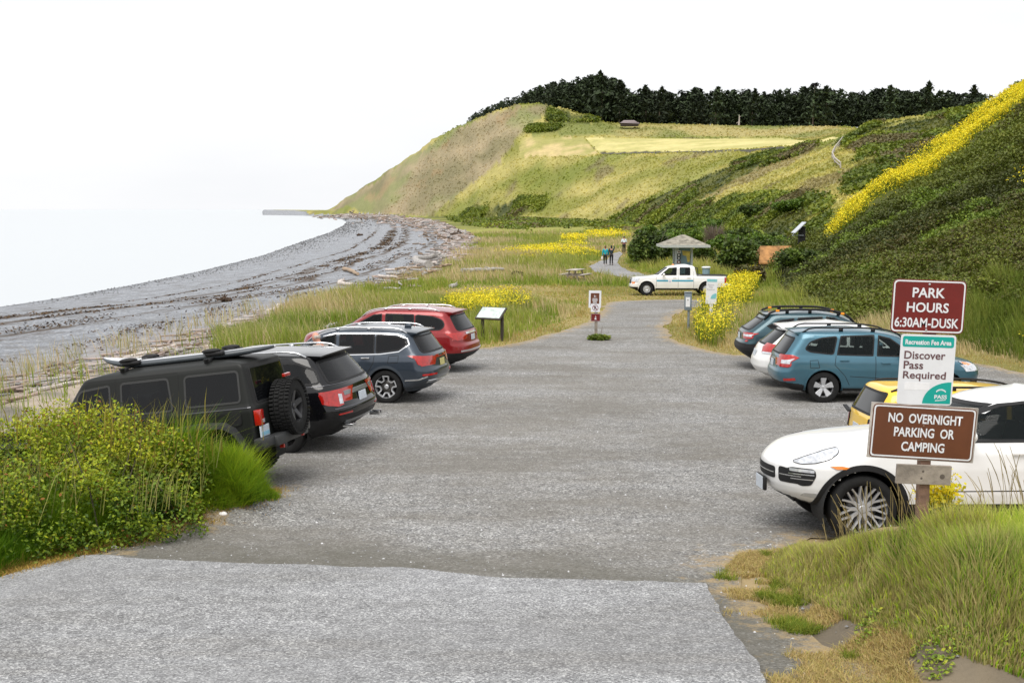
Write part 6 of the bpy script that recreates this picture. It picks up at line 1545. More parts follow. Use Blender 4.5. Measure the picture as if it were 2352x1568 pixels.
shrub(1655, 560, 52, 80, 120, 'round green bush above the kiosk roof', MDG)
shrub(1560, 548, 58, 90, 128, 'bright green bush rising behind the kiosk roof on its left', MDG)
shrub(1735, 548, 62, 80, 112, 'green bush left of the solar panel', MDG)
shrub(1640, 536, 60, 66, 140, 'bare purplish twiggy bush above the kiosk', MDG, bare=True)
shrub(1590, 512, 40, 85, 160, 'green bush at the foot of the far slope, above the bright bush', MDG)
shrub(1690, 508, 46, 90, 150, 'dark green bush at the foot of the far slope, farther right', DKG)
shrub(1780, 520, 44, 80, 125, 'dark green bush on the slope above the restroom roof', DKG)
shrub(1480, 530, 34, 60, 180, 'low green bush at the end of the yellow flower patch', MDG)
shrub(1725, 640, 50, 70, 70, 'brown-green bush in front of the brown roof', [(0.05, 0.04, 0.02), (0.10, 0.08, 0.03), (0.12, 0.15, 0.03)])
shrub(1840, 606, 44, 120, 72, 'dark low bush in front of the black vent stack', DKG, 1600)
shrub(1186, 640, 18, 36, 75, 'small brown clump in the meadow beside the big grey log', [(0.08, 0.06, 0.03), (0.16, 0.13, 0.05), (0.2, 0.2, 0.05)], 500)
shrub(1372, 780, 11, 60, None, 'low green weeds at the foot of the no-parking post', [(0.08, 0.12, 0.02), (0.2, 0.25, 0.03), (0.3, 0.34, 0.05)], 700)

for px, py, h_, w_, d_, k_, lab in ((1470, 575, 60, 60, 100, 1, 'leafy bush at the left flank of the big dark bush'), (1545, 575, 60, 60, 104, 1, 'leafy bush between the big dark bush and the kiosk roof'), (1620, 585, 50, 60, 96, 0, 'dark bush touching the right eave of the kiosk roof'), (1710, 590, 70, 80, 90, 1, 'green bush above the litter bin'),
    (1760, 575, 60, 80, 98, 0, 'dark bush left of the restroom roof'), (1800, 548, 56, 80, 108, 1, 'green bush directly below the solar panel slope'), (1870, 560, 40, 70, 92, 0, 'low dark bush right of the vent stack'), (1600, 540, 40, 70, 150, 1, 'small green bush in the second row above the kiosk'), (1530, 522, 34, 80, 170, 0, 'dark low bush at the left end of the slope foot'),
    (1670, 575, 60, 70, 105, 1, 'fresh green bush right of the bare twigs'), (1820, 500, 36, 90, 150, 1, 'green bush on the slope between the flowers and the solar panel'), (1740, 490, 34, 90, 175, 0, 'dark bush patch on the slope above the twigs'), (1650, 482, 30, 90, 200, 1, 'green bush patch higher on the far slope'), (1560, 495, 28, 90, 220, 0, 'dark bush patch at the foot of the grassy slope')):
    shrub(px, py, h_, w_, d_, lab, DKG if k_ == 0 else MDG, 1500)
# ---- far brush patches
def farbrush():
    Q = []; S = []
    for P, n in zip(Z_BR, (2500, 9000, 9000, 8000, 900)):
        Q.append(samples_poly(P, n))
    Q.append(samples_poly(Z_TOPBUSH, 1600))
    Q.append(samples_poly([gp(*q) for q in ((1030, 504), (1200, 506), (1400, 514), (1470, 520), (1470, 545), (1330, 534), (1180, 530), (1080, 520))], 2600))
    q = np.concatenate(Q); x, y = q[:, 0], q[:, 1]; z, zone, *_ = zf(x, y, True); r = np.hypot(x, y)
    m = (zone != 5) & (fbm(x / (3 + r / 40), y / (3 + r / 40), 801, 3) > 0.42); x, y, z, r = x[m], y[m], z[m], r[m]; n = len(x); kk = 7
    s = 0.4 + r * 0.0018
    X = np.repeat(x, kk) + RNG.normal(0, 1, n * kk) * np.repeat(s, kk) * 0.8; Y = np.repeat(y, kk) + RNG.normal(0, 1, n * kk) * np.repeat(s, kk) * 0.8
    Z = zf(X, Y) + np.repeat(s, kk) * RNG.uniform(0, 1.3, n * kk)
    k = np.clip(fbm(x / 8, y / 8, 805, 3) + RNG.normal(0, 0.12, n), 0, 1)
    c = colmix([(0.05, 0.07, 0.010), (0.10, 0.14, 0.015), (0.19, 0.23, 0.02), (0.30, 0.33, 0.035)], k)
    brn = fbm(x / 14, y / 14, 809, 3) > 0.66; c = np.where(brn[:, None], colmix([(0.11, 0.095, 0.035), (0.20, 0.17, 0.07)], RNG.random(n)), c)
    V, F, C = leaf_arrays(np.stack([X, Y, Z], -1), np.repeat(s, kk) * RNG.uniform(0.35, 0.8, n * kk), np.repeat(c, kk, 0), 0.5, 1.3)
    stuff(mk('brush', V, F, M_LEAF, col=C, smooth=False), 'bands of dark bushes on the far slope')
    # slope grass tussocks give the far slope its grain
    n = 110000; r = np.exp(RNG.uniform(math.log(110), math.log(950), n)); a = np.radians(RNG.uniform(-12, 28, n)); x = r * np.sin(a); y = r * np.cos(a)
    z, zone, t_, ar_, dv_ = zf(x, y, True); m = (zone == 4) & ~inpoly(x, y, Z_YEL) & ~inpoly(x, y, Z_TAN) & ~inpoly(x, y, Z_SOIL); x, y, z, r = x[m], y[m], z[m], r[m]; n = len(x)
    c = ground_colour(x, y, np.full(n, 4), 0, 0, 0) * RNG.uniform(1.05, 1.6, (n, 1))
    V, F, C = blade_arrays(np.stack([x, y, z], -1), 0.2 + 0.0008 * r * RNG.uniform(0.4, 1.3, n), 0.12 + 0.0016 * r, c, RNG.normal(0, 0.5, (n, 2)))
    stuff(mk('grass', V, F, M_BLADE, col=C, smooth=False), 'tufts of dry grass over the far slope and bluff')
farbrush()

# ---- conifer wood along the skyline
TOPS = [(1065, 283, 292), (1090, 262, 284), (1120, 246, 276), (1160, 228, 262), (1200, 212, 252), (1235, 200, 248), (1275, 188, 250), (1330, 178, 262), (1385, 172, 280), (1420, 192, 284), (1450, 212, 286), (1480, 200, 286), (1510, 206, 287), (1550, 214, 288), (1590, 204, 288), (1640, 212, 290), (1700, 208, 290), (1760, 214, 292), (1850, 200, 292), (1900, 206, 292), (1960, 214, 290), (2030, 203, 288), (2080, 208, 286), (2130, 204, 284), (2180, 212, 282), (2230, 210, 280), (2285, 222, 276), (2330, 232, 270)]
def conifer_arrays(x, y, z, h, wd, n, sparse=0.0, dark=1.0):
    """drooping branch clumps round a trunk; leaning, wind-shaped crowns"""
    lean = RNG.normal(0.03, 0.03); t = RNG.random(n) ** 0.85; t = 0.12 + 0.88 * t
    prof = (1 - t) ** 0.55 * (0.75 + 0.5 * np.sin(t * RNG.uniform(18, 30) + RNG.uniform(0, 6)) ** 2) + 0.05
    if sparse: prof *= 0.5 + 0.9 * (np.sin(t * 23 + x) > 0.2)
    a = RNG.uniform(0, 2 * math.pi, n); rr = prof * wd * RNG.random(n) ** 0.45
    lob = 1 + 0.35 * np.sin(a * 3 + t * 9 + x)
    P = np.stack([x + rr * lob * np.cos(a) + lean * h * t, y + rr * lob * np.sin(a), z + h * t - 0.12 * rr], -1)
    base = np.array((0.022, 0.036, 0.015)) * dark * RNG.uniform(0.6, 1.5); c = base * RNG.uniform(0.5, 2.0, (n, 1)) * np.array((1.1, 1, 1))
    return leaf_arrays(P, h * RNG.uniform(0.028, 0.075, n), c, 0.5, 2.2)
def wood():
    px_ = np.array([t[0] for t in TOPS]); tp = np.array([t[1] for t in TOPS]); bt = np.array([t[2] for t in TOPS])
    VV = []; FF = []; CC = []; o = 0
    for k in range(640):
        row = k % 4; px = RNG.uniform(1062, 2335) if k % 5 else RNG.uniform(1062, 1420)
        d0 = np.interp(px, [1062, 1100, 1240, 1400, 2335], [905, 880, 800, 745, 735]); d = d0 + row * 16 + RNG.uniform(0, 12)
        q = ray(px, 400); x = q[0] / q[1] * d; top = np.interp(px, px_, tp) + RNG.normal(9, 8) + (7 if row == 0 else 0); bot = np.interp(px, px_, bt)
        top = max(top, np.interp(px, px_, tp) - 3)
        qt = ray(px, top); zt = CAMZ + qt[2] / qt[1] * d; qb = ray(px, bot + 8); zb = CAMZ + qb[2] / qb[1] * d
        h = zt - zb
        V, F, C = conifer_arrays(x, d, zb, h, h * RNG.uniform(0.20, 0.38) + 2.4, 230, 0)
        VV.append(V); FF.append(F + o); CC.append(C); o += len(V)
    stuff(mk('conifer_wood', np.concatenate(VV), np.concatenate(FF), M_NEEDLE, col=np.concatenate(CC), smooth=False), 'dark conifer wood along the top of the hill')
    # trees that stand clear of the mass
    for px, top, wdt, lab in ((1380, 163, 0.22, 'wind-swept conifer, tallest on the left end of the wood'), (1421, 186, 0.12, 'thin spindly conifer just right of the tallest left one'), (1481, 196, 0.13, 'narrow conifer at the dip of the skyline'), (1512, 200, 0.16, 'ragged conifer above the barn roof gap'), (1640, 200, 0.18, 'broad-topped conifer at the middle of the wood'),
                              (1724, 205, 0.1, 'thin spire of a conifer right of the broad-topped one'), (1863, 190, 0.10, 'lone tall tree with a tuft on a bare stem above the wood'), (1892, 198, 0.2, 'full conifer just right of the tufted lone tree'), (2036, 196, 0.2, 'rounded full conifer in the right half of the wood'), (2120, 190, 0.15, 'ragged-topped conifer standing high in the right half'), (2225, 196, 0.12, 'pointed conifer near the right end of the wood'), (1115, 250, 0.25, 'conifer on the descending left edge of the wood')):
        d = float(np.interp(px, [1062, 1100, 1240, 1400, 2335], [900, 872, 790, 735, 725])); q = ray(px, 400); x = q[0] / q[1] * d
        qt = ray(px, top); zt = CAMZ + qt[2] / qt[1] * d; qb = ray(px, float(np.interp(px, px_, bt)) + 6); zb = CAMZ + qb[2] / qb[1] * d; h = zt - zb
        t = empty('conifer', (x, d, zb), 0, lab, 'tree')
        b = MB(); b.tube([(0, 0, 0), (h * 0.01, 0, h * 0.5), (h * 0.03, 0, h * 0.97)], [h * 0.02, h * 0.012, h * 0.004], 7); b.build('trunk', M_BARK, t)
        if px == 1863:
            n = 130; v = RNG.normal(size=(n, 3)); P = np.stack([h * 0.03 + v[:, 0] * h * 0.045, v[:, 1] * h * 0.045, h * 0.95 + v[:, 2] * h * 0.015], -1)
            V, F, C = leaf_arrays(P, h * RNG.uniform(0.02, 0.05, n), np.full((n, 3), 0.012) * RNG.uniform(0.5, 1.6, (n, 1)), 0.5, 2.0)
            V2, F2, C2 = conifer_arrays(0, 0, 0, h * 0.78, h * 0.22, 260); F = np.concatenate([F, F2 + len(V)]); V = np.concatenate([V, V2]); C = np.concatenate([C, C2])
        else: V, F, C = conifer_arrays(0, 0, 0, h, h * wdt + 1, 420, sparse=1)
        mk('crown', V, F, M_NEEDLE, t, col=C, smooth=False)
wood()
# ------------------------------------------------------------------ props
def at(px, py, d):
    q = ray(px, py); return Vector((q[0] / q[1] * d, d, CAMZ + q[2] / q[1] * d))
M_WOOD = simple('weathered_wood', (0.27, 0.23, 0.19), 0.85, var=0.45, scale=5, bump=0.4)
M_POST = simple('post_wood', (0.22, 0.13, 0.09), 0.85, var=0.4, scale=9, bump=0.4)
M_GREYW = simple('grey_wood', (0.42, 0.38, 0.34), 0.85, var=0.35, scale=6, bump=0.3)
M_WHITE = simple('sign_white', (0.72, 0.73, 0.76), 0.45, var=0.05, scale=6)
M_MAROON = simple('sign_maroon', (0.150, 0.010, 0.008), 0.4, var=0.12, scale=5)
M_BROWN = simple('sign_brown', (0.125, 0.040, 0.016), 0.4, var=0.10, scale=5)
M_TEALS = simple('sign_teal', (0.0, 0.34, 0.29), 0.4, var=0.06, scale=5)
M_TXT = simple('text_brown', (0.12, 0.055, 0.06), 0.5)
M_GALV = simple('galvanised', (0.22, 0.25, 0.27), 0.5, 0.4, var=0.2)
def text(s, w, h, x, z, y, mat, parent, bold=0.012, name='lettering'):
    cu = bpy.data.curves.new('t', 'FONT'); cu.body = s; cu.size = 1; cu.offset = bold; cu.resolution_u = 3; cu.align_x = 'CENTER'
    o = bpy.data.objects.new('t', cu); COL.objects.link(o)
    dg = bpy.context.evaluated_depsgraph_get(); me = bpy.data.meshes.new_from_object(o.evaluated_get(dg))
    bpy.data.objects.remove(o)
    n = len(me.vertices); co = np.zeros(n * 3); me.vertices.foreach_get('co', co); co = co.reshape(-1, 3)
    lo, hi = co.min(0), co.max(0); sx = w / (hi[0] - lo[0]); sz = h / (hi[1] - lo[1])
    V = np.stack([(co[:, 0] - (lo[0] + hi[0]) / 2) * sx + x, np.full(n, y), (co[:, 1] - (lo[1] + hi[1]) / 2) * sz + z], -1)
    me.vertices.foreach_set('co', V.ravel().astype(np.float32)); me.materials.clear(); me.materials.append(mat); me.update(); me.name = name
    r = bpy.data.objects.new(name, me); COL.objects.link(r); r.parent = parent; return r
def rrect(w, h, r, n=5):
    return rounded([(-w / 2, -h / 2), (w / 2, -h / 2), (w / 2, h / 2), (-w / 2, h / 2)], r, n)
def plate(poly, y0, y1, mat, parent, name, hole=None):
    """flat plate in the XZ plane, front at y0 (towards the viewer), back at y1"""
    n = len(poly); V = [(a, y0, b) for a, b in poly] + [(a, y1, b) for a, b in poly]
    if hole is None: F = [tuple(range(n)), tuple(range(2 * n - 1, n - 1, -1))] + [((i + 1) % n, i, n + i, n + (i + 1) % n) for i in range(n)]
    else:
        V = [(a, y0, b) for a, b in poly] + [(a, y0, b) for a, b in hole] + [(a, y1, b) for a, b in poly]
        F = [(i, (i + 1) % n, n + (i + 1) % n, n + i) for i in range(n)] + [((i + 1) % n, i, 2 * n + i, 2 * n + (i + 1) % n) for i in range(n)]
    return mk(name, V, F, mat, parent, smooth=False)
def panel(parent, name, c, w, h, roll, mat, border=None, bw=0.012, yaw=0.0, inset=0.008, r=0.035):
    p = empty(name, c); p.parent = parent; p.rotation_euler = (0, R(roll), R(yaw))
    plate(rrect(w, h, r), -0.004, 0.0, mat, p, 'sheet')
    if border:
        a = rrect(w - 2 * inset, h - 2 * inset, r * 0.8); b = rrect(w - 2 * inset - 2 * bw, h - 2 * inset - 2 * bw, r * 0.65); plate(a, -0.0055, -0.004, border, p, 'border', b)
    return p
# ---- foreground sign post
D = 9.5; base = at(2114, 1250, D); gx = base.x; gz = z_at(gx, D)
sg_ = empty('sign_post', (gx, D, gz), 0, 'wooden post with park hours, pass-required and no-overnight signs at the right front', 'sign')
b = MB(); b.box((0, 0.0, (at(2134, 634, D).z - gz - 0.25) / 2 - 0.1), (0.088, 0.088, at(2134, 634, D).z - gz + 0.05), None, 0.004); b.build('post', M_POST, sg_)
def rel(px, py, dy=-0.055):
    q = at(px, py, D + dy); return (q.x - gx, dy, q.z - gz)
p = panel(sg_, 'park_hours_sign', rel(2132, 704), 0.612, 0.445, 2.0, M_MAROON, M_WHITE, r=0.05)
for s_, w_, z_ in (('PARK', 0.27, 0.115), ('HOURS', 0.35, -0.008), ('6:30AM-DUSK', 0.535, -0.135)): text(s_, w_, 0.082, -0.005, z_, -0.0062, M_WHITE, p, 0.02)
b = MB()
for z_ in (0.185, -0.195): b.lathe([(0.009, 0), (0.009, -0.005), (0, -0.007)], (-0.005, -0.004, z_), 'y', 12)
b.build('bolt', M_CHROME, p)
p = panel(sg_, 'pass_required_sign', rel(2127.5, 849, -0.060), 0.462, 0.592, 1.8, M_WHITE, None, r=0.03)
plate(rounded([(-0.215, 0.19), (0.215, 0.19), (0.215, 0.28), (-0.215, 0.28)], 0.02), -0.0052, -0.004, M_TEALS, p, 'header')
text('Recreation Fee Area', 0.385, 0.043, 0, 0.231, -0.006, M_WHITE, p, 0.03)
for s_, w_, x_, z_, h_ in (('Discover', 0.345, -0.022, 0.122, 0.068), ('Pass', 0.165, -0.112, 0.038, 0.068), ('Required', 0.36, -0.014, -0.055, 0.082)): text(s_, w_, h_, x_, z_, -0.006, M_TXT, p, 0.018)
q = [(0.218, -0.284)] + [(0.218 - 0.235 * math.cos(t), -0.284 + 0.185 * math.sin(t)) for t in np.linspace(0, math.pi / 2, 14)]
plate([(0.218 - 0.235, -0.284)] + [(a, b_) for a, b_ in q[2:]] + [(0.218, -0.284)], -0.0052, -0.004, M_TEALS, p, 'corner_field')
text('PASS', 0.105, 0.034, 0.135, -0.225, -0.0062, M_WHITE, p, 0.03)
for k in range(9):
    th = R(30 + 15 * k); cx_, cz_ = 0.135 + 0.042 * math.cos(th), -0.195 + 0.030 * math.sin(th)
    plate([(cx_ - 0.0035, cz_ - 0.006), (cx_ + 0.0035, cz_ - 0.006), (cx_ + 0.0045, cz_ + 0.007), (cx_ - 0.0045, cz_ + 0.007)], -0.0062, -0.0052, M_WHITE, p, 'emblem_ray')
plate([(0.09, -0.262), (0.18, -0.252), (0.18, -0.248), (0.09, -0.254)], -0.0062, -0.0052, M_WHITE, p, 'emblem_line')
plate(rrect(0.22, 0.065, 0.004)[::1] and [(a - 0.07, b_ - 0.14) for a, b_ in rrect(0.21, 0.062, 0.004)], -0.005, -0.004, simple('sticker', (0.80, 0.80, 0.82), 0.5, var=0.06, scale=20), p, 'blank_sticker')
p = panel(sg_, 'no_overnight_sign', rel(2119.5, 993.5, -0.066), 0.872, 0.452, 3.4, M_BROWN, M_WHITE, r=0.04)
for s_, w_, z_ in (('NO  OVERNIGHT', 0.625, 0.118), ('PARKING  OR', 0.51, 0.0), ('CAMPING', 0.365, -0.122)): text(s_, w_, 0.082, 0.01, z_, -0.0062, M_WHITE, p, 0.024)
plate(rrect(0.90, 0.47, 0.003), 0.002, 0.020, M_GREYW, p, 'backing_board')
b = MB()
for z_ in (0.06, -0.06): b.lathe([(0.008, 0), (0.008, -0.005), (0, -0.007)], (0.0, -0.004, z_), 'y', 12)
b.build('bolt', M_POST, p)
p = empty('blank_board', rel(2119, 1088, -0.050)); p.parent = sg_; p.rotation_euler = (0, R(2.2), 0)
b = MB(); b.box((0, -0.018, 0), (0.462, 0.034, 0.165), None, 0.003); b.build('plank', M_WOOD, p)
b = MB()
for dx, dz in ((-0.01, 0.03), (-0.02, -0.03), (0.155, -0.01)): b.lathe([(0.010 if dx < 0.1 else 0.022, 0), (0, -0.001)], (dx, -0.0352, dz), 'y', 12)
b.build('knot', simple('knot_wood', (0.10, 0.08, 0.065), 0.9), p)

# ---- no-parking post in the middle of the gravel
P = gp(1369, 776); sp_ = empty('sign_post', (P[0], P[1], z_at(*P)), 0, 'wooden post with camping and parking ban signs standing in the gravel', 'sign'); s = P[1] / 2613.0
b = MB(); b.box((0, 0.05, 0.70), (0.10, 0.09, 1.45), None, 0.006); b.build('post', M_WOOD, sp_)
def rel2(px, py, dy=0.0): q = at(px, py, P[1] + dy); return (q.x - P[0], dy, q.z - z_at(*P))
p = panel(sp_, 'white_backing', rel2(1366.5, 687), 28.5 * s, 40 * s, 1, M_WHITE, r=0.01)
plate(rrect(20 * s, 28 * s, 0.01), -0.007, -0.005, M_BROWN, p, 'brown_field')
text('PARK HOURS', 0.2, 0.03, 0, 0.02, -0.0085, M_WHITE, p) if False else None
for k, w_ in enumerate((0.17, 0.19, 0.18, 0.12, 0.15)): plate([(a, b_ + 0.02 - k * 0.036) for a, b_ in rrect(w_, 0.018, 0.002)], -0.0085, -0.007, M_WHITE, p, 'text_line')
b = MB(); b.box((-0.02, -0.008, 0.105), (0.02, 0.002, 0.07)); b.box((0.025, -0.008, 0.10), (0.015, 0.002, 0.05)); b.build('pictogram', M_WHITE, p)
p = panel(sp_, 'no_parking_panel', rel2(1367.5, 707, -0.01), 21 * s, 19 * s, 1, M_WHITE, r=0.01)
ring = lambda r_, n=24: [(r_ * math.cos(2 * math.pi * k / n), r_ * math.sin(2 * math.pi * k / n)) for k in range(n)]
plate(ring(0.105), -0.007, -0.005, simple('ban_red', (0.20, 0.02, 0.03), 0.5), p, 'ban_ring', ring(0.086))
text('R', 0.085, 0.12, 0.005, 0, -0.007, M_BLACK, p, 0.03)
plate([(-0.075, 0.06), (-0.06, 0.075), (0.075, -0.06), (0.06, -0.075)][::-1], -0.0095, -0.008, MC['ban_red'], p, 'ban_bar')
p = panel(sp_, 'no_camping_panel', rel2(1368, 729, -0.01), 22 * s, 18 * s, 1, M_MAROON, M_WHITE, bw=0.005, r=0.01)
plate([(-0.04, -0.07), (0.045, -0.07), (0.0, 0.075)], -0.007, -0.005, M_WHITE, p, 'tent_mark'); plate([(-0.045, 0.05), (-0.035, 0.06), (0.05, -0.05), (0.04, -0.06)][::-1], -0.009, -0.0075, M_MAROON, p, 'ban_bar')
b = MB(); b.tube([(0.16, 0.03, 0), (0.19, 0.03, 0.25), (0.23, 0.02, 0.42)], [0.02, 0.012, 0.005], 5); b.build('stick', M_WOOD, sp_)

# ---- grey fee box on a post
P = gp(1581, 757); fb = empty('fee_box', (P[0], P[1], z_at(*P)), 0, 'grey metal fee box on a round post at the edge of the lane', 'fee box')
b = MB(); b.tube([(0, 0, -0.1), (0, 0, 0.80)], 0.045, 12); b.build('post', M_GALV, fb, 'auto')
s = P[1] / 2613; b = MB(); b.box((-0.03, 0, 1.06), (15.5 * s, 0.20, 40 * s), None, 0.015); b.build('box', simple('box_grey', (0.17, 0.21, 0.25), 0.5, var=0.15), fb, 'auto')
b = MB(); b.box((-0.05, -0.104, 1.05), (10 * s, 0.006, 22 * s)); b.build('notice', M_WHITE, fb); b = MB(); b.box((-0.05, -0.110, 1.12), (0.035, 0.004, 0.035)); b.build('coin_slot', M_BLACK, fb)
b = MB(); b.box((-0.03, 0, 1.06 + 21.5 * s), (17 * s, 0.24, 0.03), None, 0.01); b.build('lid', M_GALV, fb)

# ---- pass sign by the yellow flowers
d = 46.0; P = at(1633, 737, d); z0 = z_at(P.x, d); ps = empty('sign_post', (P.x, d, z0), 0, 'white post with a white and teal pass sign in front of the pickup tail', 'sign'); s = d / 2613
b = MB(); b.box((0, 0.03, 0.55), (0.13, 0.10, 1.3), None, 0.01); b.build('post', M_WHITE, ps)
q = at(1634, 669, d); p = panel(ps, 'pass_sign', (q.x - P.x, -0.03, q.z - z0), 25 * s, 58 * s, 2, M_WHITE, r=0.03)
plate([(a, b_ + 25 * s) for a, b_ in rrect(23 * s, 6 * s, 0.01)], -0.008, -0.005, simple('pale_teal', (0.20, 0.50, 0.55), 0.5), p, 'header')
for s_, w_, z_ in (('Discover', 15 * s, 15 * s), ('Pass', 8 * s, 10 * s), ('Required', 17 * s, 4 * s)): text(s_, w_, 4 * s, -2 * s, z_, -0.008, simple('text_pale', (0.40, 0.38, 0.42), 0.5), p)
plate([(11.5 * s, -17 * s)] + [(11.5 * s - 13 * s * math.cos(t), -17 * s + 13 * s * math.sin(t)) for t in np.linspace(math.pi / 2, 0, 9)], -0.008, -0.005, MC['pale_teal'], p, 'corner_field')

# ---- information kiosk
d = 74.0; s = d / 2613; P = at(1567, 640, d); z0 = z_at(P.x, d); kz = lambda py: at(1567, py, d).z - z0; kx = lambda px: at(px, 600, d).x - P.x
ki = empty('information_kiosk', (P.x, d, z0), 0, 'roofed information kiosk with a hipped shingle roof behind the white pickup', 'kiosk')
W2 = 53 * s; ez, tz = kz(562), kz(539)
m_sh = simple('shingles', (0.24, 0.22, 0.18), 0.9, var=0.5, scale=4, bump=0.8, bscale=9)
b = MB(); V = [(-W2, -W2, ez), (W2, -W2, ez), (W2, W2, ez), (-W2, W2, ez), (-0.12, 0, tz), (0.12, 0, tz)]; F = [(0, 1, 5, 4), (1, 2, 5), (2, 3, 4, 5), (3, 0, 4)]
b.add(V, F + [(3, 2, 1, 0)]); b.build('roof', m_sh, ki)
b = MB(); 
for (x, y, w_, h_) in ((0, -W2, 2 * W2 + 0.06, 0.04), (0, W2, 2 * W2 + 0.06, 0.04), (-W2, 0, 0.04, 2 * W2), (W2, 0, 0.04, 2 * W2)): b.box((x, y, ez - 0.06), (w_, h_, 0.16))
b.build('eave', simple('eave_grey', (0.42, 0.44, 0.42), 0.7), ki)
m_kp = simple('kiosk_paint', (0.45, 0.50, 0.55), 0.6, var=0.1)
for px, w_ in ((1552, 8), (1586, 4)):
    for y in (-0.5, 0.5):
        b = MB(); b.box((kx(px), y, (ez - 0.1) / 2), (w_ * s, 0.14, ez - 0.1), None, 0.01); b.build('post', m_kp, ki)
b = MB(); b.box((kx(1570), -0.35, 1.35), (28 * s, 0.06, 1.85), None, 0.01); b.build('display_panel', simple('panel_blue', (0.17, 0.27, 0.33), 0.5, var=0.1), ki)
b = MB(); b.add([(kx(1564), -0.40, 2.05), (kx(1583), -0.40, 2.0), (kx(1582), -0.40, 1.35), (kx(1577), -0.40, 1.3), (kx(1574), -0.40, 1.7), (kx(1566), -0.40, 1.75)], [(5, 4, 3, 2, 1, 0)][::1] and [(0, 5, 4, 3, 2, 1)]); b.build('map', simple('map_yellow', (0.60, 0.48, 0.10), 0.5, var=0.3, scale=3), ki)
for k, (z_, m_) in enumerate(((kz(578), M_WHITE), (kz(585), M_BLACK), (kz(592), M_BLACK), (kz(601), M_MAROON))):
    b = MB(); b.box((kx(1556), -0.59, z_), (8 * s, 0.02, 6 * s)); b.build('notice', m_, ki)
    b = MB(); b.box((kx(1556), -0.605, z_), (4 * s, 0.01, 3 * s)); b.build('notice_mark', M_WHITE if m_ is not M_WHITE else M_BROWN, ki)

# ---- bin
d = 70.0; q = at(1622, 612, d); z0 = z_at(q.x, d); h = q.z - z0
bn = empty('litter_bin', (q.x, d, z0), 0, 'blue-grey litter bin with a pale lid behind the pickup bed', 'bin')
b = MB(); b.lathe([(0.0, 0), (0.20, 0.0), (0.235, h - 0.08), (0.0, h - 0.08)], n=20); b.build('bin_body', simple('bin_blue', (0.20, 0.30, 0.36), 0.6), bn, 'auto')
b = MB(); b.lathe([(0.27, h - 0.10), (0.28, h - 0.04), (0.22, h), (0, h + 0.01)], n=20); b.build('lid', simple('bin_lid', (0.62, 0.66, 0.68), 0.5), bn, 'auto')

# ---- restroom with a vent stack and solar panel
d = 80.0; s = d / 2613
q = at(1778, 583, d); z0 = z_at(q.x, d) - 0.4; X = lambda px: at(px, 560, d).x - q.x; Z = lambda py: at(1778, py, d).z - z0
rs = empty('restroom', (q.x, d, z0), 0, 'small restroom with a lichen-stained brown roof half buried in brush', 'building')
b = MB(); rt, rb = Z(565), Z(601); V = [(X(1735), -1.3, rb), (X(1832), -1.3, rb), (X(1819), 0.2, rt), (X(1748), 0.2, rt), (X(1735), 1.7, rb), (X(1832), 1.7, rb)]
V2 = V + [(v[0], v[1], v[2] - 0.10) for v in V]
b.add(V2, [(0, 1, 2, 3), (3, 2, 5, 4), (0, 3, 4), (1, 5, 2), (7, 6, 9, 8), (8, 9, 10, 11), (1, 0, 6, 7), (4, 5, 11, 10)]); b.build('roof', simple('lichen_roof', (0.34, 0.17, 0.06), 0.9, var=0.5, scale=2.5, bump=0.5), rs)
b = MB(); b.box(((X(1738) + X(1828)) / 2, 0.2, (rb - 0.1) / 2), ((X(1822) - X(1744)), 2.4, rb - 0.12)); b.build('wall', simple('tan_wall', (0.25, 0.19, 0.13), 0.85), rs)
b = MB(); b.box((X(1846), 0.6, Z(545) - 0.3), (14 * s, 0.42, 2.1), None, 0.02); b.build('vent_stack', M_UNDER, rs)
b = MB(); a0 = Vector((X(1826), 0.35, Z(536))); a1 = Vector((X(1851), 0.35, Z(511))); dv_ = (a1 - a0)
for t_ in (0,): V = [a0 + Vector((0, -0.35, 0)), a1 + Vector((0, -0.35, 0)), a1 + Vector((0, 0.75, 0)), a0 + Vector((0, 0.75, 0))]; nn = Vector((-dv_.z, 0, dv_.x)).normalized() * 0.05
b.add(V + [v + nn for v in V], [(3, 2, 1, 0), (4, 5, 6, 7), (0, 1, 5, 4), (1, 2, 6, 5), (2, 3, 7, 6), (3, 0, 4, 7)]); b.build('solar_panel', simple('panel_frame', (0.55, 0.58, 0.62), 0.3, 0.3), rs)
b = MB(); b.tube([(X(1821), 0.3, Z(541)), (X(1848), 0.3, Z(541))], 0.025, 6); b.tube([(X(1821), 0.3, Z(541)), (X(1826), 0.3, Z(536))], 0.02, 6); b.build('panel_strut', M_GALV, rs)

# ---- interpretive panel
P = gp(1128, 782); z0 = z_at(*P); ip = empty('interpretive_sign', (P[0], P[1], z0), R(-28), 'low slanted information panel on two brown legs beside the red SUV', 'information panel')
for x in (-0.36, 0.40):
    b = MB(); b.box((x, 0.05, 0.40), (0.09, 0.09, 0.95), None, 0.008); b.build('leg', simple('brown_steel', (0.045, 0.035, 0.03), 0.6), ip)
b = MB(); b.box((0, 0, 0.93), (0.98, 0.64, 0.05), Euler((R(34), 0, 0)), 0.01); b.build('frame', MC['brown_steel'], ip)
b = MB(); b.box((0, -0.017, 0.958), (0.88, 0.55, 0.01), Euler((R(34), 0, 0))); b.build('display', simple('panel_print', (0.52, 0.60, 0.56), 0.35, var=0.35, scale=5), ip)

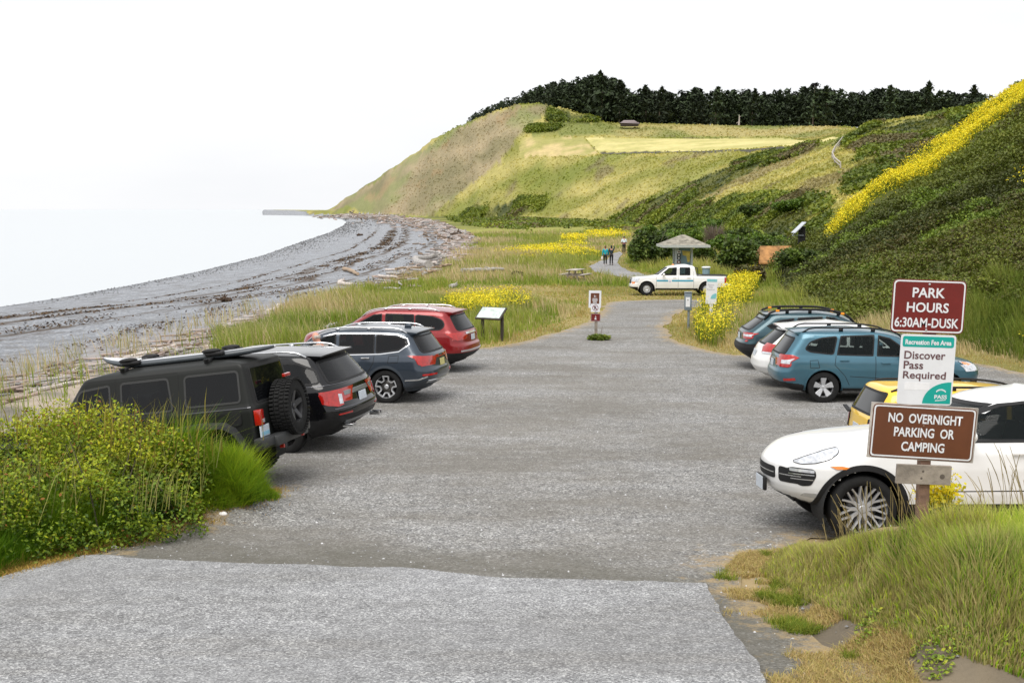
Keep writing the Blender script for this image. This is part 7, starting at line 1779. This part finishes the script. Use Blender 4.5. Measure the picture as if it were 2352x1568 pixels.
# ---- picnic table
P = gp(1322, 645); z0 = z_at(*P); pt = empty('picnic_table', (P[0], P[1], z0), R(68), 'weathered picnic table in the grass left of the pickup', 'picnic table')
b = MB(); 
for k in range(5): b.box((0, -0.30 + 0.15 * k, 0.74), (1.8, 0.14, 0.04))
b.build('table_top', M_GREYW, pt)
for sy in (-1, 1):
    b = MB(); b.box((0, sy * 0.70, 0.45), (1.8, 0.26, 0.045)); b.build('bench', M_GREYW, pt)
for sx in (-0.65, 0.65):
    b = MB(); b.box((sx, 0, 0.40), (0.06, 1.5, 0.09)); b.box((sx, 0.3, 0.36), (0.06, 0.09, 0.8), Euler((R(18), 0, 0))); b.box((sx, -0.3, 0.36), (0.06, 0.09, 0.8), Euler((R(-18), 0, 0))); b.build('trestle', M_WOOD, pt)

# ---- stair railing on the far slope
def stairs():
    pts = [(1936, 326), (1927, 338), (1917, 350), (1911, 364), (1917, 378), (1930, 390)]; W_ = [gp(*q) for q in pts]
    o = W_[-1]; t = empty('hillside_stairs', (o[0], o[1], z_at(*o)), 0, 'curving hillside steps with a two-rail wooden handrail on the far slope', 'stairs')
    P_ = [Vector((p[0] - o[0], p[1] - o[1], z_at(*p) - t.location.z)) for p in W_]
    for p in P_:
        b = MB(); b.box((p.x, p.y, p.z + 0.5), (0.16, 0.16, 1.5)); b.build('post', M_GREYW, t)
    for h in (0.65, 1.15):
        b = MB(); b.tube([p + Vector((0, 0, h)) for p in P_], 0.11, 6); b.build('rail', M_GREYW, t)
    b = MB(); 
    for k in range(22):
        u = k / 21 * (len(P_) - 1.001); i = int(u); f = u - i; p = P_[i] * (1 - f) + P_[i + 1] * f
        b.box((p.x + 1.1, p.y, p.z + 0.1), (1.8, 0.5, 0.22))
    b.build('steps', M_WOOD, t)
stairs()
# ---- barn and dead tree at the wood's edge
d = 700.0; q = at(1447, 284, d); s = d / 2613; z0 = q.z - 1.2
bt = empty('barn', (q.x, d, z0), 0, 'low grey-roofed barn at the foot of the dark wood', 'building')
b = MB(); w_ = 23 * s; b.box((0, 3, 1.0), (2 * w_ * 0.86, 6, 2.2)); b.build('wall', simple('barn_wall', (0.08, 0.06, 0.055), 0.9), bt)
b = MB(); V = [(-w_, -1, 1.5), (w_, -1, 1.1), (w_ * 0.45, 3, 3.4), (-w_ * 0.55, 3, 3.4), (-w_, 7, 1.5), (w_, 7, 1.1)]; b.add(V, [(0, 1, 2, 3), (3, 2, 5, 4), (0, 3, 4), (1, 5, 2)]); b.build('roof', simple('barn_roof', (0.22, 0.18, 0.18), 0.8), bt)
d = 690.0; q = at(1697, 284, d); s = d / 2613; dt = empty('dead_tree', (q.x, d, q.z - 1), 0, 'pale dead trunk standing at the edge of the dark wood', 'tree')
b = MB(); b.tube([(0, 0, 0), (0.2, 0, 3), (0.1, 0, 6.2)], [0.6, 0.4, 0.15], 7); b.tube([(0.1, 0, 2), (-1.6, 0, 1.2)], [0.25, 0.1], 5); b.tube([(0.15, 0, 4.5), (1.2, 0, 5.4)], [0.2, 0.08], 5); b.build('trunk', simple('bleached_wood', (0.40, 0.36, 0.33), 0.9), dt)

# ---- driftwood
m_d = [simple('driftwood_' + n_, c_, 0.85, var=0.35, scale=3, bump=0.5) for n_, c_ in (('pink', (0.42, 0.32, 0.27)), ('grey', (0.36, 0.34, 0.32)), ('tan', (0.34, 0.25, 0.17)), ('pale', (0.52, 0.46, 0.42)))]
def log(a, b_, r0, r1, mat, label, group=None, lift=0.0, bend=0.06, root=False):
    A = Vector((*a, z_at(*a) + r0 * 0.6 + lift)); B = Vector((*b_, z_at(*b_) + r1 * 0.6 + lift)); mid = (A + B) / 2; L_ = (B - A).length
    t = mk_log((B - A), L_, r0, r1, mat, bend, root); t.location = mid
    tag(t, label, 'driftwood', group); return t
def mk_log(dv, L_, r0, r1, mat, bend, root):
    u = dv.normalized(); side = u.cross(Vector((0, 0, 1))).normalized(); pts = []; rad = []
    n = 9; b0 = RNG.normal(0, bend) * L_
    for k in range(n):
        t = k / (n - 1); pts.append(u * (t - 0.5) * L_ + side * b0 * math.sin(math.pi * t) + Vector((0, 0, RNG.normal(0, 0.15) * r0))); rad.append((r0 + (r1 - r0) * t) * RNG.uniform(0.85, 1.12))
    mb = MB(); mb.tube(pts, rad, 9)
    for _ in range(2 if not root else 7):
        i = int(RNG.integers(1, n - 2)) if not root else 0; d_ = Vector(RNG.normal(0, 1, 3)); d_.z = abs(d_.z) * 0.6; d_.normalize(); mb.tube([pts[i], pts[i] + d_ * r0 * RNG.uniform(1.6, 3.2)], [r0 * 0.4, r0 * 0.12], 5)
    return mb.build('driftwood_log', mat, None, 'auto')
def plog(x1, y1, x2, y2, r_px, m, label, group=None, lift=0.0, r2=0.7, bend=0.04, root=False):
    a, b_ = gp(x1, y1), gp(x2, y2); s = (a[1] + b_[1]) / 2 / 2613; return log(a, b_, r_px * s, r_px * s * r2, m_d[m], label, group, lift, bend, root)
plog(1062, 634, 1156, 628, 6.5, 1, 'big smooth grey log lying in the meadow grass', r2=0.6, lift=0.25)
plog(1035, 662, 1050, 655, 6, 1, 'short grey log end in the grass left of the big smooth log')
plog(940, 660, 1050, 645, 4.2, 0, 'long pale log running from the driftwood pile into the grass')
plog(265, 832, 402, 798, 7, 3, 'long pink-grey log lying above the roof of the boxy off-roader')
plog(300, 842, 350, 826, 5, 2, 'dark forked log under the long pink-grey one')
plog(400, 812, 440, 800, 6, 1, 'short pale log right of the long pink-grey one')
plog(505, 762, 640, 732, 4.5, 0, 'thin pale log lying before the dune grass')
plog(612, 722, 640, 704, 7, 3, 'stubby upright pale log at the beach edge')
plog(760, 690, 812, 676, 7, 3, 'pale log at the top of the dune grass')
plog(745, 718, 790, 700, 6, 3, 'white log half hidden in the dune grass')
plog(748, 760, 776, 744, 6.5, 1, 'grey log end in the grass behind the red SUV')
plog(60, 905, 235, 868, 6, 3, 'long pale log at the far left of the beach edge')
plog(0, 930, 90, 905, 6, 0, 'pinkish log at the left edge of the picture')
plog(170, 862, 260, 845, 4, 0, 'thin pink log above the left bush')
plog(790, 622, 822, 634, 5, 2, 'lone brown log with a raised end on the open shingle', lift=0.1)
plog(785, 650, 812, 656, 6, 3, 'bleached white root lying on the shingle', root=True)
plog(512, 694, 530, 692, 8, 2, 'dark brown stump alone on the shingle', root=True).data.materials[0] = simple('dark_stump', (0.06, 0.035, 0.02), 0.9)
plog(985, 632, 1000, 604, 9, 1, 'thick grey stump standing up in the driftwood pile', lift=0.5)
plog(1040, 545, 1058, 541, 7, 2, 'dark root wad in the far driftwood').data.materials[0] = MC['dark_stump']
plog(822, 542, 832, 541, 3.5, 2, 'small dark rock-like stump out on the far shingle').data.materials[0] = MC['dark_stump']
for k in range(54):
    x = RNG.uniform(865, 1025); y = 664 - (x - 865) / 160 * 42 + RNG.normal(0, 10); an = RNG.normal(-0.25, 0.6); l = RNG.uniform(14, 44)
    plog(x - l / 2 * math.cos(an), y - l / 2 * math.sin(an) * 0.4, x + l / 2 * math.cos(an), y + l / 2 * math.sin(an) * 0.4, RNG.uniform(1.4, 3.4), int(RNG.integers(0, 4)), 'weathered log tangled in the driftwood pile at the grass edge', 'logs of the driftwood pile', lift=max(0, RNG.normal(0.35, 0.3)), bend=0.08)
for k in range(46):
    x = RNG.uniform(420, 900); y = np.interp(x, [420, 600, 700, 800, 900], [832, 752, 716, 690, 664]) + RNG.normal(0, 12); l = RNG.uniform(14, 60); an = RNG.normal(-0.25, 0.25)
    plog(x - l / 2, y - l / 2 * math.sin(an) * 0.5, x + l / 2, y + l / 2 * math.sin(an) * 0.5, RNG.uniform(1.3, 3.2), int(RNG.integers(0, 4)), 'small weathered log strewn along the upper beach', 'logs strewn along the upper beach')
def driftmass():
    V = []; F = []; C = []; o = 0
    line = [gp(a, b_) for a, b_ in ((1040, 610), (1060, 585), (1080, 566), (1085, 553), (1055, 535), (1010, 516), (950, 505), (880, 498), (800, 493.5))]
    A = np.array(line)
    rows = []
    for k in range(2400):
        i = int(min(RNG.random() ** 0.8 * (len(line) - 1), len(line) - 2)); u = RNG.random(); p = A[i] * (1 - u) + A[i + 1] * u; r = math.hypot(*p)
        tn = (A[i + 1] - A[i]); tn /= np.linalg.norm(tn); nm = np.array([-tn[1], tn[0]]); 
        if nm[0] > 0: nm = -nm
        p = p + nm * abs(RNG.normal(0, 0.016)) * r - nm * 0.004 * r
        an = math.atan2(tn[1], tn[0]) + RNG.normal(0, 0.7); L_ = RNG.uniform(0.4, 2.2) * (0.6 + r / 350) * (2.2 if RNG.random() < 0.08 else 1); rows.append((p[0], p[1], an, L_, (0.04 + 0.00045 * r) * RNG.uniform(0.5, 1.5)))
    for k in range(900):   # small sticks near by
        x = RNG.uniform(-100, 1010); y = np.interp(x, [-100, 150, 330, 480, 600, 800, 1010], [985, 900, 858, 800, 758, 686, 640]) + RNG.normal(0, 14)
        q = pz(x, y, -0.6); rows.append((q[0], q[1], math.atan2(0.9, 0.5) + RNG.normal(0, 0.6), RNG.uniform(0.3, 1.5), RNG.uniform(0.015, 0.05)))
    Rw = np.array(rows); z = zf(Rw[:, 0], Rw[:, 1]); pal = np.array([(0.45, 0.36, 0.32), (0.38, 0.36, 0.34), (0.30, 0.22, 0.16), (0.56, 0.50, 0.47)])
    for (x, y, an, L_, r), zz_ in zip(rows, z):
        c = pal[RNG.integers(0, 4)] * RNG.uniform(0.7, 1.15); dx, dy = math.cos(an) * L_ / 2, math.sin(an) * L_ / 2; nx, ny = -math.sin(an) * r, math.cos(an) * r; h0, h1 = RNG.uniform(0, 2.2, 2) * r
        for e, hh in ((-1, h0), (1, h1)):
            for a_, b_ in ((-1, 0.2), (-0.7, 1.5), (0.7, 1.5), (1, 0.2)): V.append((x + e * dx + nx * a_, y + e * dy + ny * a_, zz_ + hh + b_ * r)); C.append(c)
        F += [(o + i, o + (i + 1) % 4, o + 4 + (i + 1) % 4, o + 4 + i) for i in range(4)] + [(o + 3, o + 2, o + 1, o), (o + 4, o + 5, o + 6, o + 7)]; o += 8
    stuff(mk('driftwood', V, np.array(F), vcol('driftwood_mass', 0.85, 3, 0.3), col=np.array(C), smooth=False), 'pale mass of driftwood along the top of the beach')
driftmass()
def shore_stones():
    A = np.array([p for p in WATER if 60 < p[1] < 700]); seg = np.linalg.norm(np.diff(A, axis=0), axis=1); n = 4200
    i = RNG.choice(len(seg), n, p=(w_ := (1 / np.hypot(*A[:-1].T)) * seg / (1 / np.hypot(*A[:-1].T) * seg).sum())); u = RNG.random(n)[:, None]; P = A[i] * (1 - u) + A[i + 1] * u
    T = A[i + 1] - A[i]; T /= np.linalg.norm(T, axis=1)[:, None]; Nn = np.stack([T[:, 1], -T[:, 0]], -1); Nn *= np.sign(Nn[:, :1]); r_ = np.hypot(*P.T); P = P + Nn * (np.abs(RNG.normal(0, 1, n)) * (1.0 + r_ * 0.012))[:, None]
    x, y = P.T; z = np.maximum(zf(x, y), SEA - 0.02); r = (0.03 + 0.0005 * r_) * RNG.uniform(0.3, 1.4, n)
    o_ = np.array([(1, 0, 0), (0, 1, 0), (-1, 0, 0), (0, -1, 0), (0, 0, 0.9)]); V = np.stack([x, y, z - 0.02], -1)[:, None, :] + o_[None] * r[:, None, None] * RNG.uniform(0.6, 1.4, (n, 5, 1))
    b = (np.arange(n) * 5)[:, None]; F = np.concatenate([b + t for t in ([0, 1, 4], [1, 2, 4], [2, 3, 4], [3, 0, 4])]); c = np.repeat((0.06 + 0.34 * RNG.random(n) ** 2)[:, None] * np.array([[1, 1.02, 1.06]]), 5, 0)
    stuff(mk('shore_stones', V.reshape(-1, 3), F, MC['driftwood_mass'], col=c, smooth=False), 'dark stones along the edge of the water')
shore_stones()
def seaweed():
    n = 330000; r = np.exp(RNG.uniform(math.log(32), math.log(330), n)); a = np.radians(RNG.uniform(-31, -5, n)); x = r * np.sin(a); y = r * np.cos(a)
    m = inpoly(x, y, BEACHPOLY) & ~inpoly(x, y, SEAPOLY); x, y, r = x[m], y[m], r[m]
    dv, _ = pdist(x, y, VEG); dw, arc = pdist(x, y, WATER); t = dv / (dv + dw) + 0.05 * (fbm(x / 9, y / 9, 911, 4) - 0.5)
    dens = 0
    for c0, wd, s_ in ((0.46, 0.030, 1.0), (0.38, 0.018, 0.8), (0.59, 0.006, 0.8), (0.26, 0.03, 0.35), (0.12, 0.04, 0.3)): dens = np.maximum(dens, s_ * np.exp(-((t - c0) / wd) ** 2))
    br = fbm(x / 2.2 + 7, y / 5, 921, 4); keep = RNG.random(len(x)) < dens * sstep(0.40, 0.58, br) * 0.75; x, y, r = x[keep], y[keep], r[keep]; n = len(x)
    c = colmix([(0.030, 0.016, 0.008), (0.075, 0.040, 0.014), (0.13, 0.075, 0.025)], RNG.random(n))
    V, F, C = leaf_arrays(np.stack([x, y, zf(x, y) + 0.03], -1), (0.02 + 0.0010 * r) * RNG.uniform(0.6, 1.5, n), c, 2.2)
    stuff(mk('seaweed', V, F, MC['driftwood_mass'], col=C, smooth=False), 'dark brown seaweed lines left along the shingle')
seaweed()
# pebbles on the lot and road shoulder
def pebbles():
    n = 5200; q = samples_poly([(-5, 6.5), (7, 6.5), (9, 30), (-5, 30)], n * 2); x, y = q[:, 0], q[:, 1]; keep = RNG.random(len(x)) < np.clip(9 / y, 0, 1) ** 1.3; x, y = x[keep], y[keep]
    keep = ~inpoly(x, y, ROADP) | (RNG.random(len(x)) < 0.03); x, y = x[keep], y[keep]; n = len(x); z = zf(x, y) + np.where(inpoly(x, y, ROADP), 0.037, 0.017); r = 0.005 + 0.009 * RNG.random(n) ** 3 * 1.4
    o_ = np.array([(1, 0, 0), (0, 1, 0), (-1, 0, 0), (0, -1, 0), (0, 0, 0.8)]); V = np.stack([x, y, z], -1)[:, None, :] + o_[None] * r[:, None, None] * RNG.uniform(0.7, 1.3, (n, 5, 1))
    b = (np.arange(n) * 5)[:, None]; F = np.concatenate([b + t for t in ([0, 1, 4], [1, 2, 4], [2, 3, 4], [3, 0, 4])]); c = np.repeat((0.16 + 0.5 * RNG.random(n) ** 2)[:, None] * np.array([[1, 1, 1.02]]), 5, 0)
    stuff(mk('pebbles', V.reshape(-1, 3), F, vcol('pebble', 0.8, 20, 0.1), col=c, smooth=False), 'loose pebbles scattered over the gravel')
pebbles()
for px, py, r_, lab in ((512, 1186, 0.045, 'white stone at the grass edge below the left bush'), (263, 1262, 0.03, 'small pale stone on the straw strip at the left')):
    q = gp(px, py); b = MB(); b.ell((0, 0, r_ * 0.4), (r_ * 1.3, r_, r_ * 0.7), 10, 7); o = b.build('stone', simple('white_stone', (0.7, 0.68, 0.66), 0.7, var=0.3, scale=20), None, True); o.location = (q[0], q[1], z_at(*q) + 0.015); tag(o, lab, 'stone')
# ------------------------------------------------------------------ people
def skin(nodes, edges, sub=2):
    names = list(nodes); ix = {k: i for i, k in enumerate(names)}
    me = bpy.data.meshes.new('sk'); me.from_pydata([nodes[k][0] for k in names], [(ix[a], ix[b]) for a, b in edges], []); o = bpy.data.objects.new('sk', me); COL.objects.link(o)
    m = o.modifiers.new('s', 'SKIN'); m.use_smooth_shade = True
    for i, k in enumerate(names):
        r = nodes[k][1]; r = r if hasattr(r, '__len__') else (r, r); me.skin_vertices[0].data[i].radius = r; me.skin_vertices[0].data[i].use_root = (i == 0)
    u = o.modifiers.new('u', 'SUBSURF'); u.levels = sub
    dg = bpy.context.evaluated_depsgraph_get(); r = bpy.data.meshes.new_from_object(o.evaluated_get(dg)); bpy.data.objects.remove(o)
    V = [tuple(v.co) for v in r.vertices]; F = [tuple(p.vertices) for p in r.polygons]; bpy.data.meshes.remove(r); return V, F
def remesh(mb, vox, name, mat, parent):
    o = mb.build(name, mat, None, True); m = o.modifiers.new('r', 'REMESH'); m.mode = 'VOXEL'; m.voxel_size = vox; m.use_smooth_shade = True
    dg = bpy.context.evaluated_depsgraph_get(); me = bpy.data.meshes.new_from_object(o.evaluated_get(dg)); o.modifiers.clear(); o.data = me; me.name = name
    if not me.materials: me.materials.append(mat)
    me.polygons.foreach_set('use_smooth', np.ones(len(me.polygons), bool)); o.parent = parent; return o
def arm(sx, raised=False, bent=False, fwd=0.0):
    s = (0.19 * sx, 0.0, 1.42)
    if raised: return s, (0.27 * sx, 0.10, 1.50), (0.20 * sx, 0.18, 1.74)
    if bent: return s, (0.27 * sx, 0.0, 1.14), (0.14 * sx, 0.20 + fwd, 1.08)
    return s, (0.235 * sx, -0.01, 1.13), (0.25 * sx, 0.06, 0.87)
def person(loc, rz, h, label, pose, cols):
    """stands at loc facing +Y before rotation"""
    k = h / 1.75; t = empty('person', loc, rz, label, 'person'); t.scale = (k, k, k)
    st = pose.get('stance', (0.10, 0.10)); A = {1: arm(1, **pose.get('right', {})), -1: arm(-1, **pose.get('left', {}))}
    hb = pose.get('head', (0, 0.0, 0)); hx, hy, hz = hb
    lean = pose.get('lean', 0.0)
    L_ = lambda p: (p[0], p[1] + lean * max(0, p[2] - 0.95), p[2] - 0.25 * lean * max(0, p[2] - 0.95))
    nd = {'pelvis': ((0, 0, 0.95), (0.135, 0.105)), 'waist': (L_((0, 0, 1.10)), (0.125, 0.09)), 'chest': (L_((0, 0, 1.32)), (0.15, 0.105)), 'neck': (L_((0, 0, 1.47)), 0.055), 'head0': (L_((hx * .5, hy * .5, 1.55)), 0.05)}
    ed = [('pelvis', 'waist'), ('waist', 'chest'), ('chest', 'neck'), ('neck', 'head0')]
    for sx in (1, -1):
        f = st[0] * sx * 1.0; n = 'r' if sx > 0 else 'l'; sy = pose.get('step', 0.0) * sx
        nd.update({n + 'hip': ((0.09 * sx, 0, 0.90), 0.085), n + 'knee': ((f, sy * 0.5 + 0.01, 0.50), 0.056), n + 'ank': ((f * 1.05, sy, 0.09), 0.038), n + 'toe': ((f * 1.15, sy + 0.16, 0.035), 0.034)})
        ed += [('pelvis', n + 'hip'), (n + 'hip', n + 'knee'), (n + 'knee', n + 'ank'), (n + 'ank', n + 'toe')]
        s, e, w = [L_(p) for p in A[sx]]; nd.update({n + 'sh': (s, 0.058), n + 'el': (e, 0.042), n + 'wr': (w, 0.028)}); ed += [('chest', n + 'sh'), (n + 'sh', n + 'el'), (n + 'el', n + 'wr')]
        d = (Vector(w) - Vector(e)).normalized(); side = d.cross(Vector((0, 1, 0))).normalized() if abs(d.y) < 0.9 else Vector((1, 0, 0)); pm = Vector(w) + d * 0.07
        nd[n + 'palm'] = (tuple(pm), (0.036, 0.020)); ed.append((n + 'wr', n + 'palm'))
        for q in range(4):
            o = side * (q - 1.5) * 0.019; c = Vector((0, 0.012, 0)); ln = (0.062, 0.074, 0.070, 0.055)[q]
            nd[n + 'f%da' % q] = (tuple(pm + o + d * 0.03), 0.009); nd[n + 'f%db' % q] = (tuple(pm + o * 1.1 + d * (0.03 + ln * 0.6) + c), 0.008); nd[n + 'f%dc' % q] = (tuple(pm + o * 1.1 + d * (0.03 + ln) + c * 2.4), 0.006)
            ed += [(n + 'palm', n + 'f%da' % q), (n + 'f%da' % q, n + 'f%db' % q), (n + 'f%db' % q, n + 'f%dc' % q)]
        nd[n + 'ta'] = (tuple(Vector(w) + d * 0.03 - side * sx * 0.035), 0.011); nd[n + 'tb'] = (tuple(Vector(w) + d * 0.075 - side * sx * 0.055), 0.008); ed += [(n + 'wr', n + 'ta'), (n + 'ta', n + 'tb')]
    V, F = skin(nd, ed); mb = MB(); mb.add(V, F)
    hc = Vector(L_((hx, hy + 0.015, 1.635 + hz))); rot = Euler((pose.get('nod', 0.0), 0, pose.get('turn', 0.0)))
    M = rot.to_matrix(); pt = lambda x, y, z: tuple(hc + M @ Vector((x, y, z)))
    mb.ell(hc, (0.075, 0.092, 0.112), 20, 14, rot); mb.ell(pt(0, 0.035, -0.075), (0.05, 0.058, 0.05), 14, 10, rot); mb.ell(pt(0, 0.098, -0.012), (0.012, 0.020, 0.028), 10, 8, rot)
    for sx in (1, -1): mb.ell(pt(0.076 * sx, -0.005, -0.01), (0.012, 0.022, 0.032), 10, 8, rot)
    mb.ell(pt(0, 0.085, -0.058), (0.026, 0.014, 0.010), 10, 6, rot)
    mb.tube([L_((0, 0, 1.47)), hc - M @ Vector((0, 0.01, 0.07))], 0.052, 10)
    remesh(mb, 0.011, 'body', cols['skin'], t)
    e = MB()
    for sx in (1, -1): e.ell(pt(0.030 * sx, 0.083, 0.012), (0.012, 0.008, 0.007), 8, 6, rot)
    e.build('eyes', M_UNDER, t, True)
    if cols.get('hair'):
        b = MB(); hs = pose.get('hairshape', 'full')
        if hs == 'full': b.ell(pt(0, -0.018, 0.030), (0.086, 0.098, 0.105), 18, 12, rot); b.ell(pt(0, -0.045, -0.045), (0.078, 0.06, 0.075), 14, 10, rot)
        elif hs == 'hood': b.ell(pt(0, -0.022, 0.015), (0.095, 0.108, 0.125), 18, 12, rot); b.ell(pt(0, -0.05, -0.10), (0.09, 0.07, 0.06), 14, 10, rot)
        elif hs == 'short': b.ell(pt(0, -0.016, 0.028), (0.080, 0.092, 0.100), 18, 12, rot)
        elif hs == 'fringe':
            for sx in (1, -1): b.ell(pt(0.062 * sx, -0.030, 0.0), (0.022, 0.050, 0.042), 12, 8, rot)
            b.ell(pt(0, -0.070, -0.01), (0.062, 0.028, 0.045), 12, 8, rot)
        b.build('hair', cols['hair'], t, True)
    # clothes follow the same skeleton
    g = 0.017
    cl = {k2: (v[0], tuple(x + g for x in (v[1] if hasattr(v[1], '__len__') else (v[1], v[1])))) for k2, v in nd.items()}
    tn = ['pelvis', 'waist', 'chest', 'neck', 'rsh', 'rel', 'rwr', 'lsh', 'lel', 'lwr']
    top = {k2: cl[k2] for k2 in tn}; top['neck'] = (L_((0, 0, 1.45)), (0.068, 0.064)); top['pelvis'] = ((0, 0, 0.90), (0.165, 0.13))
    V, F = skin(top, [e_ for e_ in ed if e_[0] in tn and e_[1] in tn]); b = MB(); b.add(V, F); o = b.build('jacket', cols['top'], t, True)
    if cols.get('band'):
        z_ = 1.16; mats = [cols['top'], cols['band']]; o.data.materials.append(cols['band'])
        for p in o.data.polygons:
            if p.center.z < z_: p.material_index = 1
    ln = ['pelvis', 'rhip', 'rknee', 'rank', 'lhip', 'lknee', 'lank']; bt = {k2: cl[k2] for k2 in ln}
    for q in ('rank', 'lank'): bt[q] = ((nd[q][0][0], nd[q][0][1], 0.10), (0.056, 0.056))
    V, F = skin(bt, [e_ for e_ in ed if e_[0] in ln and e_[1] in ln]); b = MB(); b.add(V, F); b.build('trousers', cols['legs'], t, True)
    for n in 'rl':
        a, c = Vector(nd[n + 'ank'][0]), Vector(nd[n + 'toe'][0]); b = MB(); b.ell(((a.x + c.x) / 2, (a.y + c.y) / 2 - 0.01, 0.045), (0.052, 0.145, 0.048), 14, 8); b.build('shoe', cols['shoe'], t, True)
    return t, nd
SKIN = simple('skin', (0.52, 0.28, 0.20), 0.55, var=0.08)
C_ = lambda n_, c_: simple(n_, c_, 0.8, var=0.15, scale=10)
def onpx(px, py): P = gp(px, py); z = z_at(*P); return (P[0], P[1], z + 0.03)
person(onpx(1390, 610), R(6), 1.66, 'person in a turquoise jacket seen from behind on the path', dict(hairshape='full', step=0.03), dict(skin=SKIN, hair=C_('hair_auburn', (0.13, 0.05, 0.03)), top=C_('turquoise_cloth', (0.01, 0.33, 0.40)), legs=C_('black_cloth', (0.012, 0.011, 0.013)), shoe=C_('white_shoe', (0.7, 0.68, 0.68))))
person(onpx(1404, 609.5), R(-5), 1.68, 'person in dark clothes and hood raising one arm on the path', dict(hairshape='hood', right=dict(raised=True), step=-0.05), dict(skin=SKIN, hair=C_('black_hood', (0.012, 0.014, 0.018)), top=C_('navy_cloth', (0.014, 0.03, 0.04)), legs=MC['black_cloth'], shoe=MC['black_cloth']))
person(onpx(1433, 583.5), R(4), 1.80, 'person in a white and dusty red jacket farthest along the path', dict(hairshape='short', left=dict(bent=True), right=dict(bent=True), step=0.05), dict(skin=SKIN, hair=C_('hair_dark', (0.03, 0.015, 0.015)), top=C_('white_cloth', (0.62, 0.72, 0.78)), band=C_('dusty_red', (0.24, 0.07, 0.07)), legs=MC['black_cloth'], shoe=C_('tan_shoe', (0.3, 0.25, 0.2))))
# white bag held by the turquoise walker
P = onpx(1386, 610); bg = MB(); bg.box((0, 0, 0.13), (0.15, 0.08, 0.26), None, 0.03); bg.tube([(-0.05, 0, 0.25), (0, 0, 0.34), (0.05, 0, 0.25)], 0.008, 6); o = bg.build('bag', C_('white_bag', (0.75, 0.66, 0.64)), None, True); o.location = (P[0] - 0.12, P[1], P[2] + 0.48); tag(o, 'white bag hanging beside the person in turquoise', 'bag')
# man by the slate SUV
P = at(742, 790, 23.9); z = z_at(P.x, P.y)
person((P.x, P.y, z), R(62), 1.72, 'balding man in a grey shirt standing between the two dark SUVs', dict(hairshape='fringe', left=dict(bent=True), right=dict(bent=True), head=(0, 0.05, -0.02), nod=-0.45, lean=0.18), dict(skin=simple('skin_ruddy', (0.55, 0.27, 0.19), 0.5, var=0.08), hair=C_('hair_grey', (0.42, 0.38, 0.34)), top=C_('grey_shirt', (0.34, 0.31, 0.28)), legs=C_('khaki_cloth', (0.2, 0.17, 0.12)), shoe=MC['black_cloth']))
# dog sitting on the path
P = onpx(1421, 586.5); dg_ = empty('dog', P, R(20), 'black dog with a white patch sitting beside the farthest walker', 'dog')
nd = {'hip': ((0, -0.16, 0.17), (0.12, 0.13)), 'loin': ((0, -0.08, 0.30), (0.10, 0.11)), 'chest': ((0, 0.08, 0.40), (0.105, 0.13)), 'neck': ((0, 0.15, 0.54), 0.07), 'head': ((0, 0.19, 0.63), (0.065, 0.07)), 'muz': ((0, 0.29, 0.60), 0.032), 'nose': ((0, 0.33, 0.595), 0.022),
      'lh': ((0.11, -0.14, 0.14), 0.075), 'lk': ((0.14, 0.02, 0.16), 0.05), 'lf': ((0.14, -0.08, 0.04), 0.03), 'lt': ((0.14, 0.03, 0.025), 0.026), 'rh': ((-0.11, -0.14, 0.14), 0.075), 'rk': ((-0.14, 0.02, 0.16), 0.05), 'rf': ((-0.14, -0.08, 0.04), 0.03), 'rt': ((-0.14, 0.03, 0.025), 0.026),
      'ls': ((0.075, 0.10, 0.34), 0.05), 'lw': ((0.07, 0.14, 0.14), 0.028), 'lp': ((0.07, 0.18, 0.025), 0.028), 'rs': ((-0.075, 0.10, 0.34), 0.05), 'rw': ((-0.07, 0.14, 0.14), 0.028), 'rp': ((-0.07, 0.18, 0.025), 0.028), 't1': ((0.03, -0.32, 0.08), 0.035), 't2': ((0.10, -0.46, 0.05), 0.025)}
ed = [('hip', 'loin'), ('loin', 'chest'), ('chest', 'neck'), ('neck', 'head'), ('head', 'muz'), ('muz', 'nose'), ('hip', 'lh'), ('lh', 'lk'), ('lk', 'lf'), ('lf', 'lt'), ('hip', 'rh'), ('rh', 'rk'), ('rk', 'rf'), ('rf', 'rt'), ('chest', 'ls'), ('ls', 'lw'), ('lw', 'lp'), ('chest', 'rs'), ('rs', 'rw'), ('rw', 'rp'), ('hip', 't1'), ('t1', 't2')]
V, F = skin(nd, ed); b = MB(); b.add(V, F)
for sx in (1, -1): b.tube([(0.045 * sx, 0.17, 0.67), (0.06 * sx, 0.165, 0.74)], [0.03, 0.006], 6)
o = remesh(b, 0.013, 'body', C_('black_fur', (0.012, 0.011, 0.012)), dg_); o.data.materials.append(C_('white_fur', (0.6, 0.58, 0.55)))
for p in o.data.polygons:
    c_ = p.center
    if (c_.y > 0.10 and 0.25 < c_.z < 0.50 and abs(c_.x) < 0.07) or (c_.z < 0.05 and c_.y > 0.1) or (-0.02 < c_.y < 0.1 and c_.x < -0.06 and 0.36 < c_.z < 0.48): p.material_index = 1
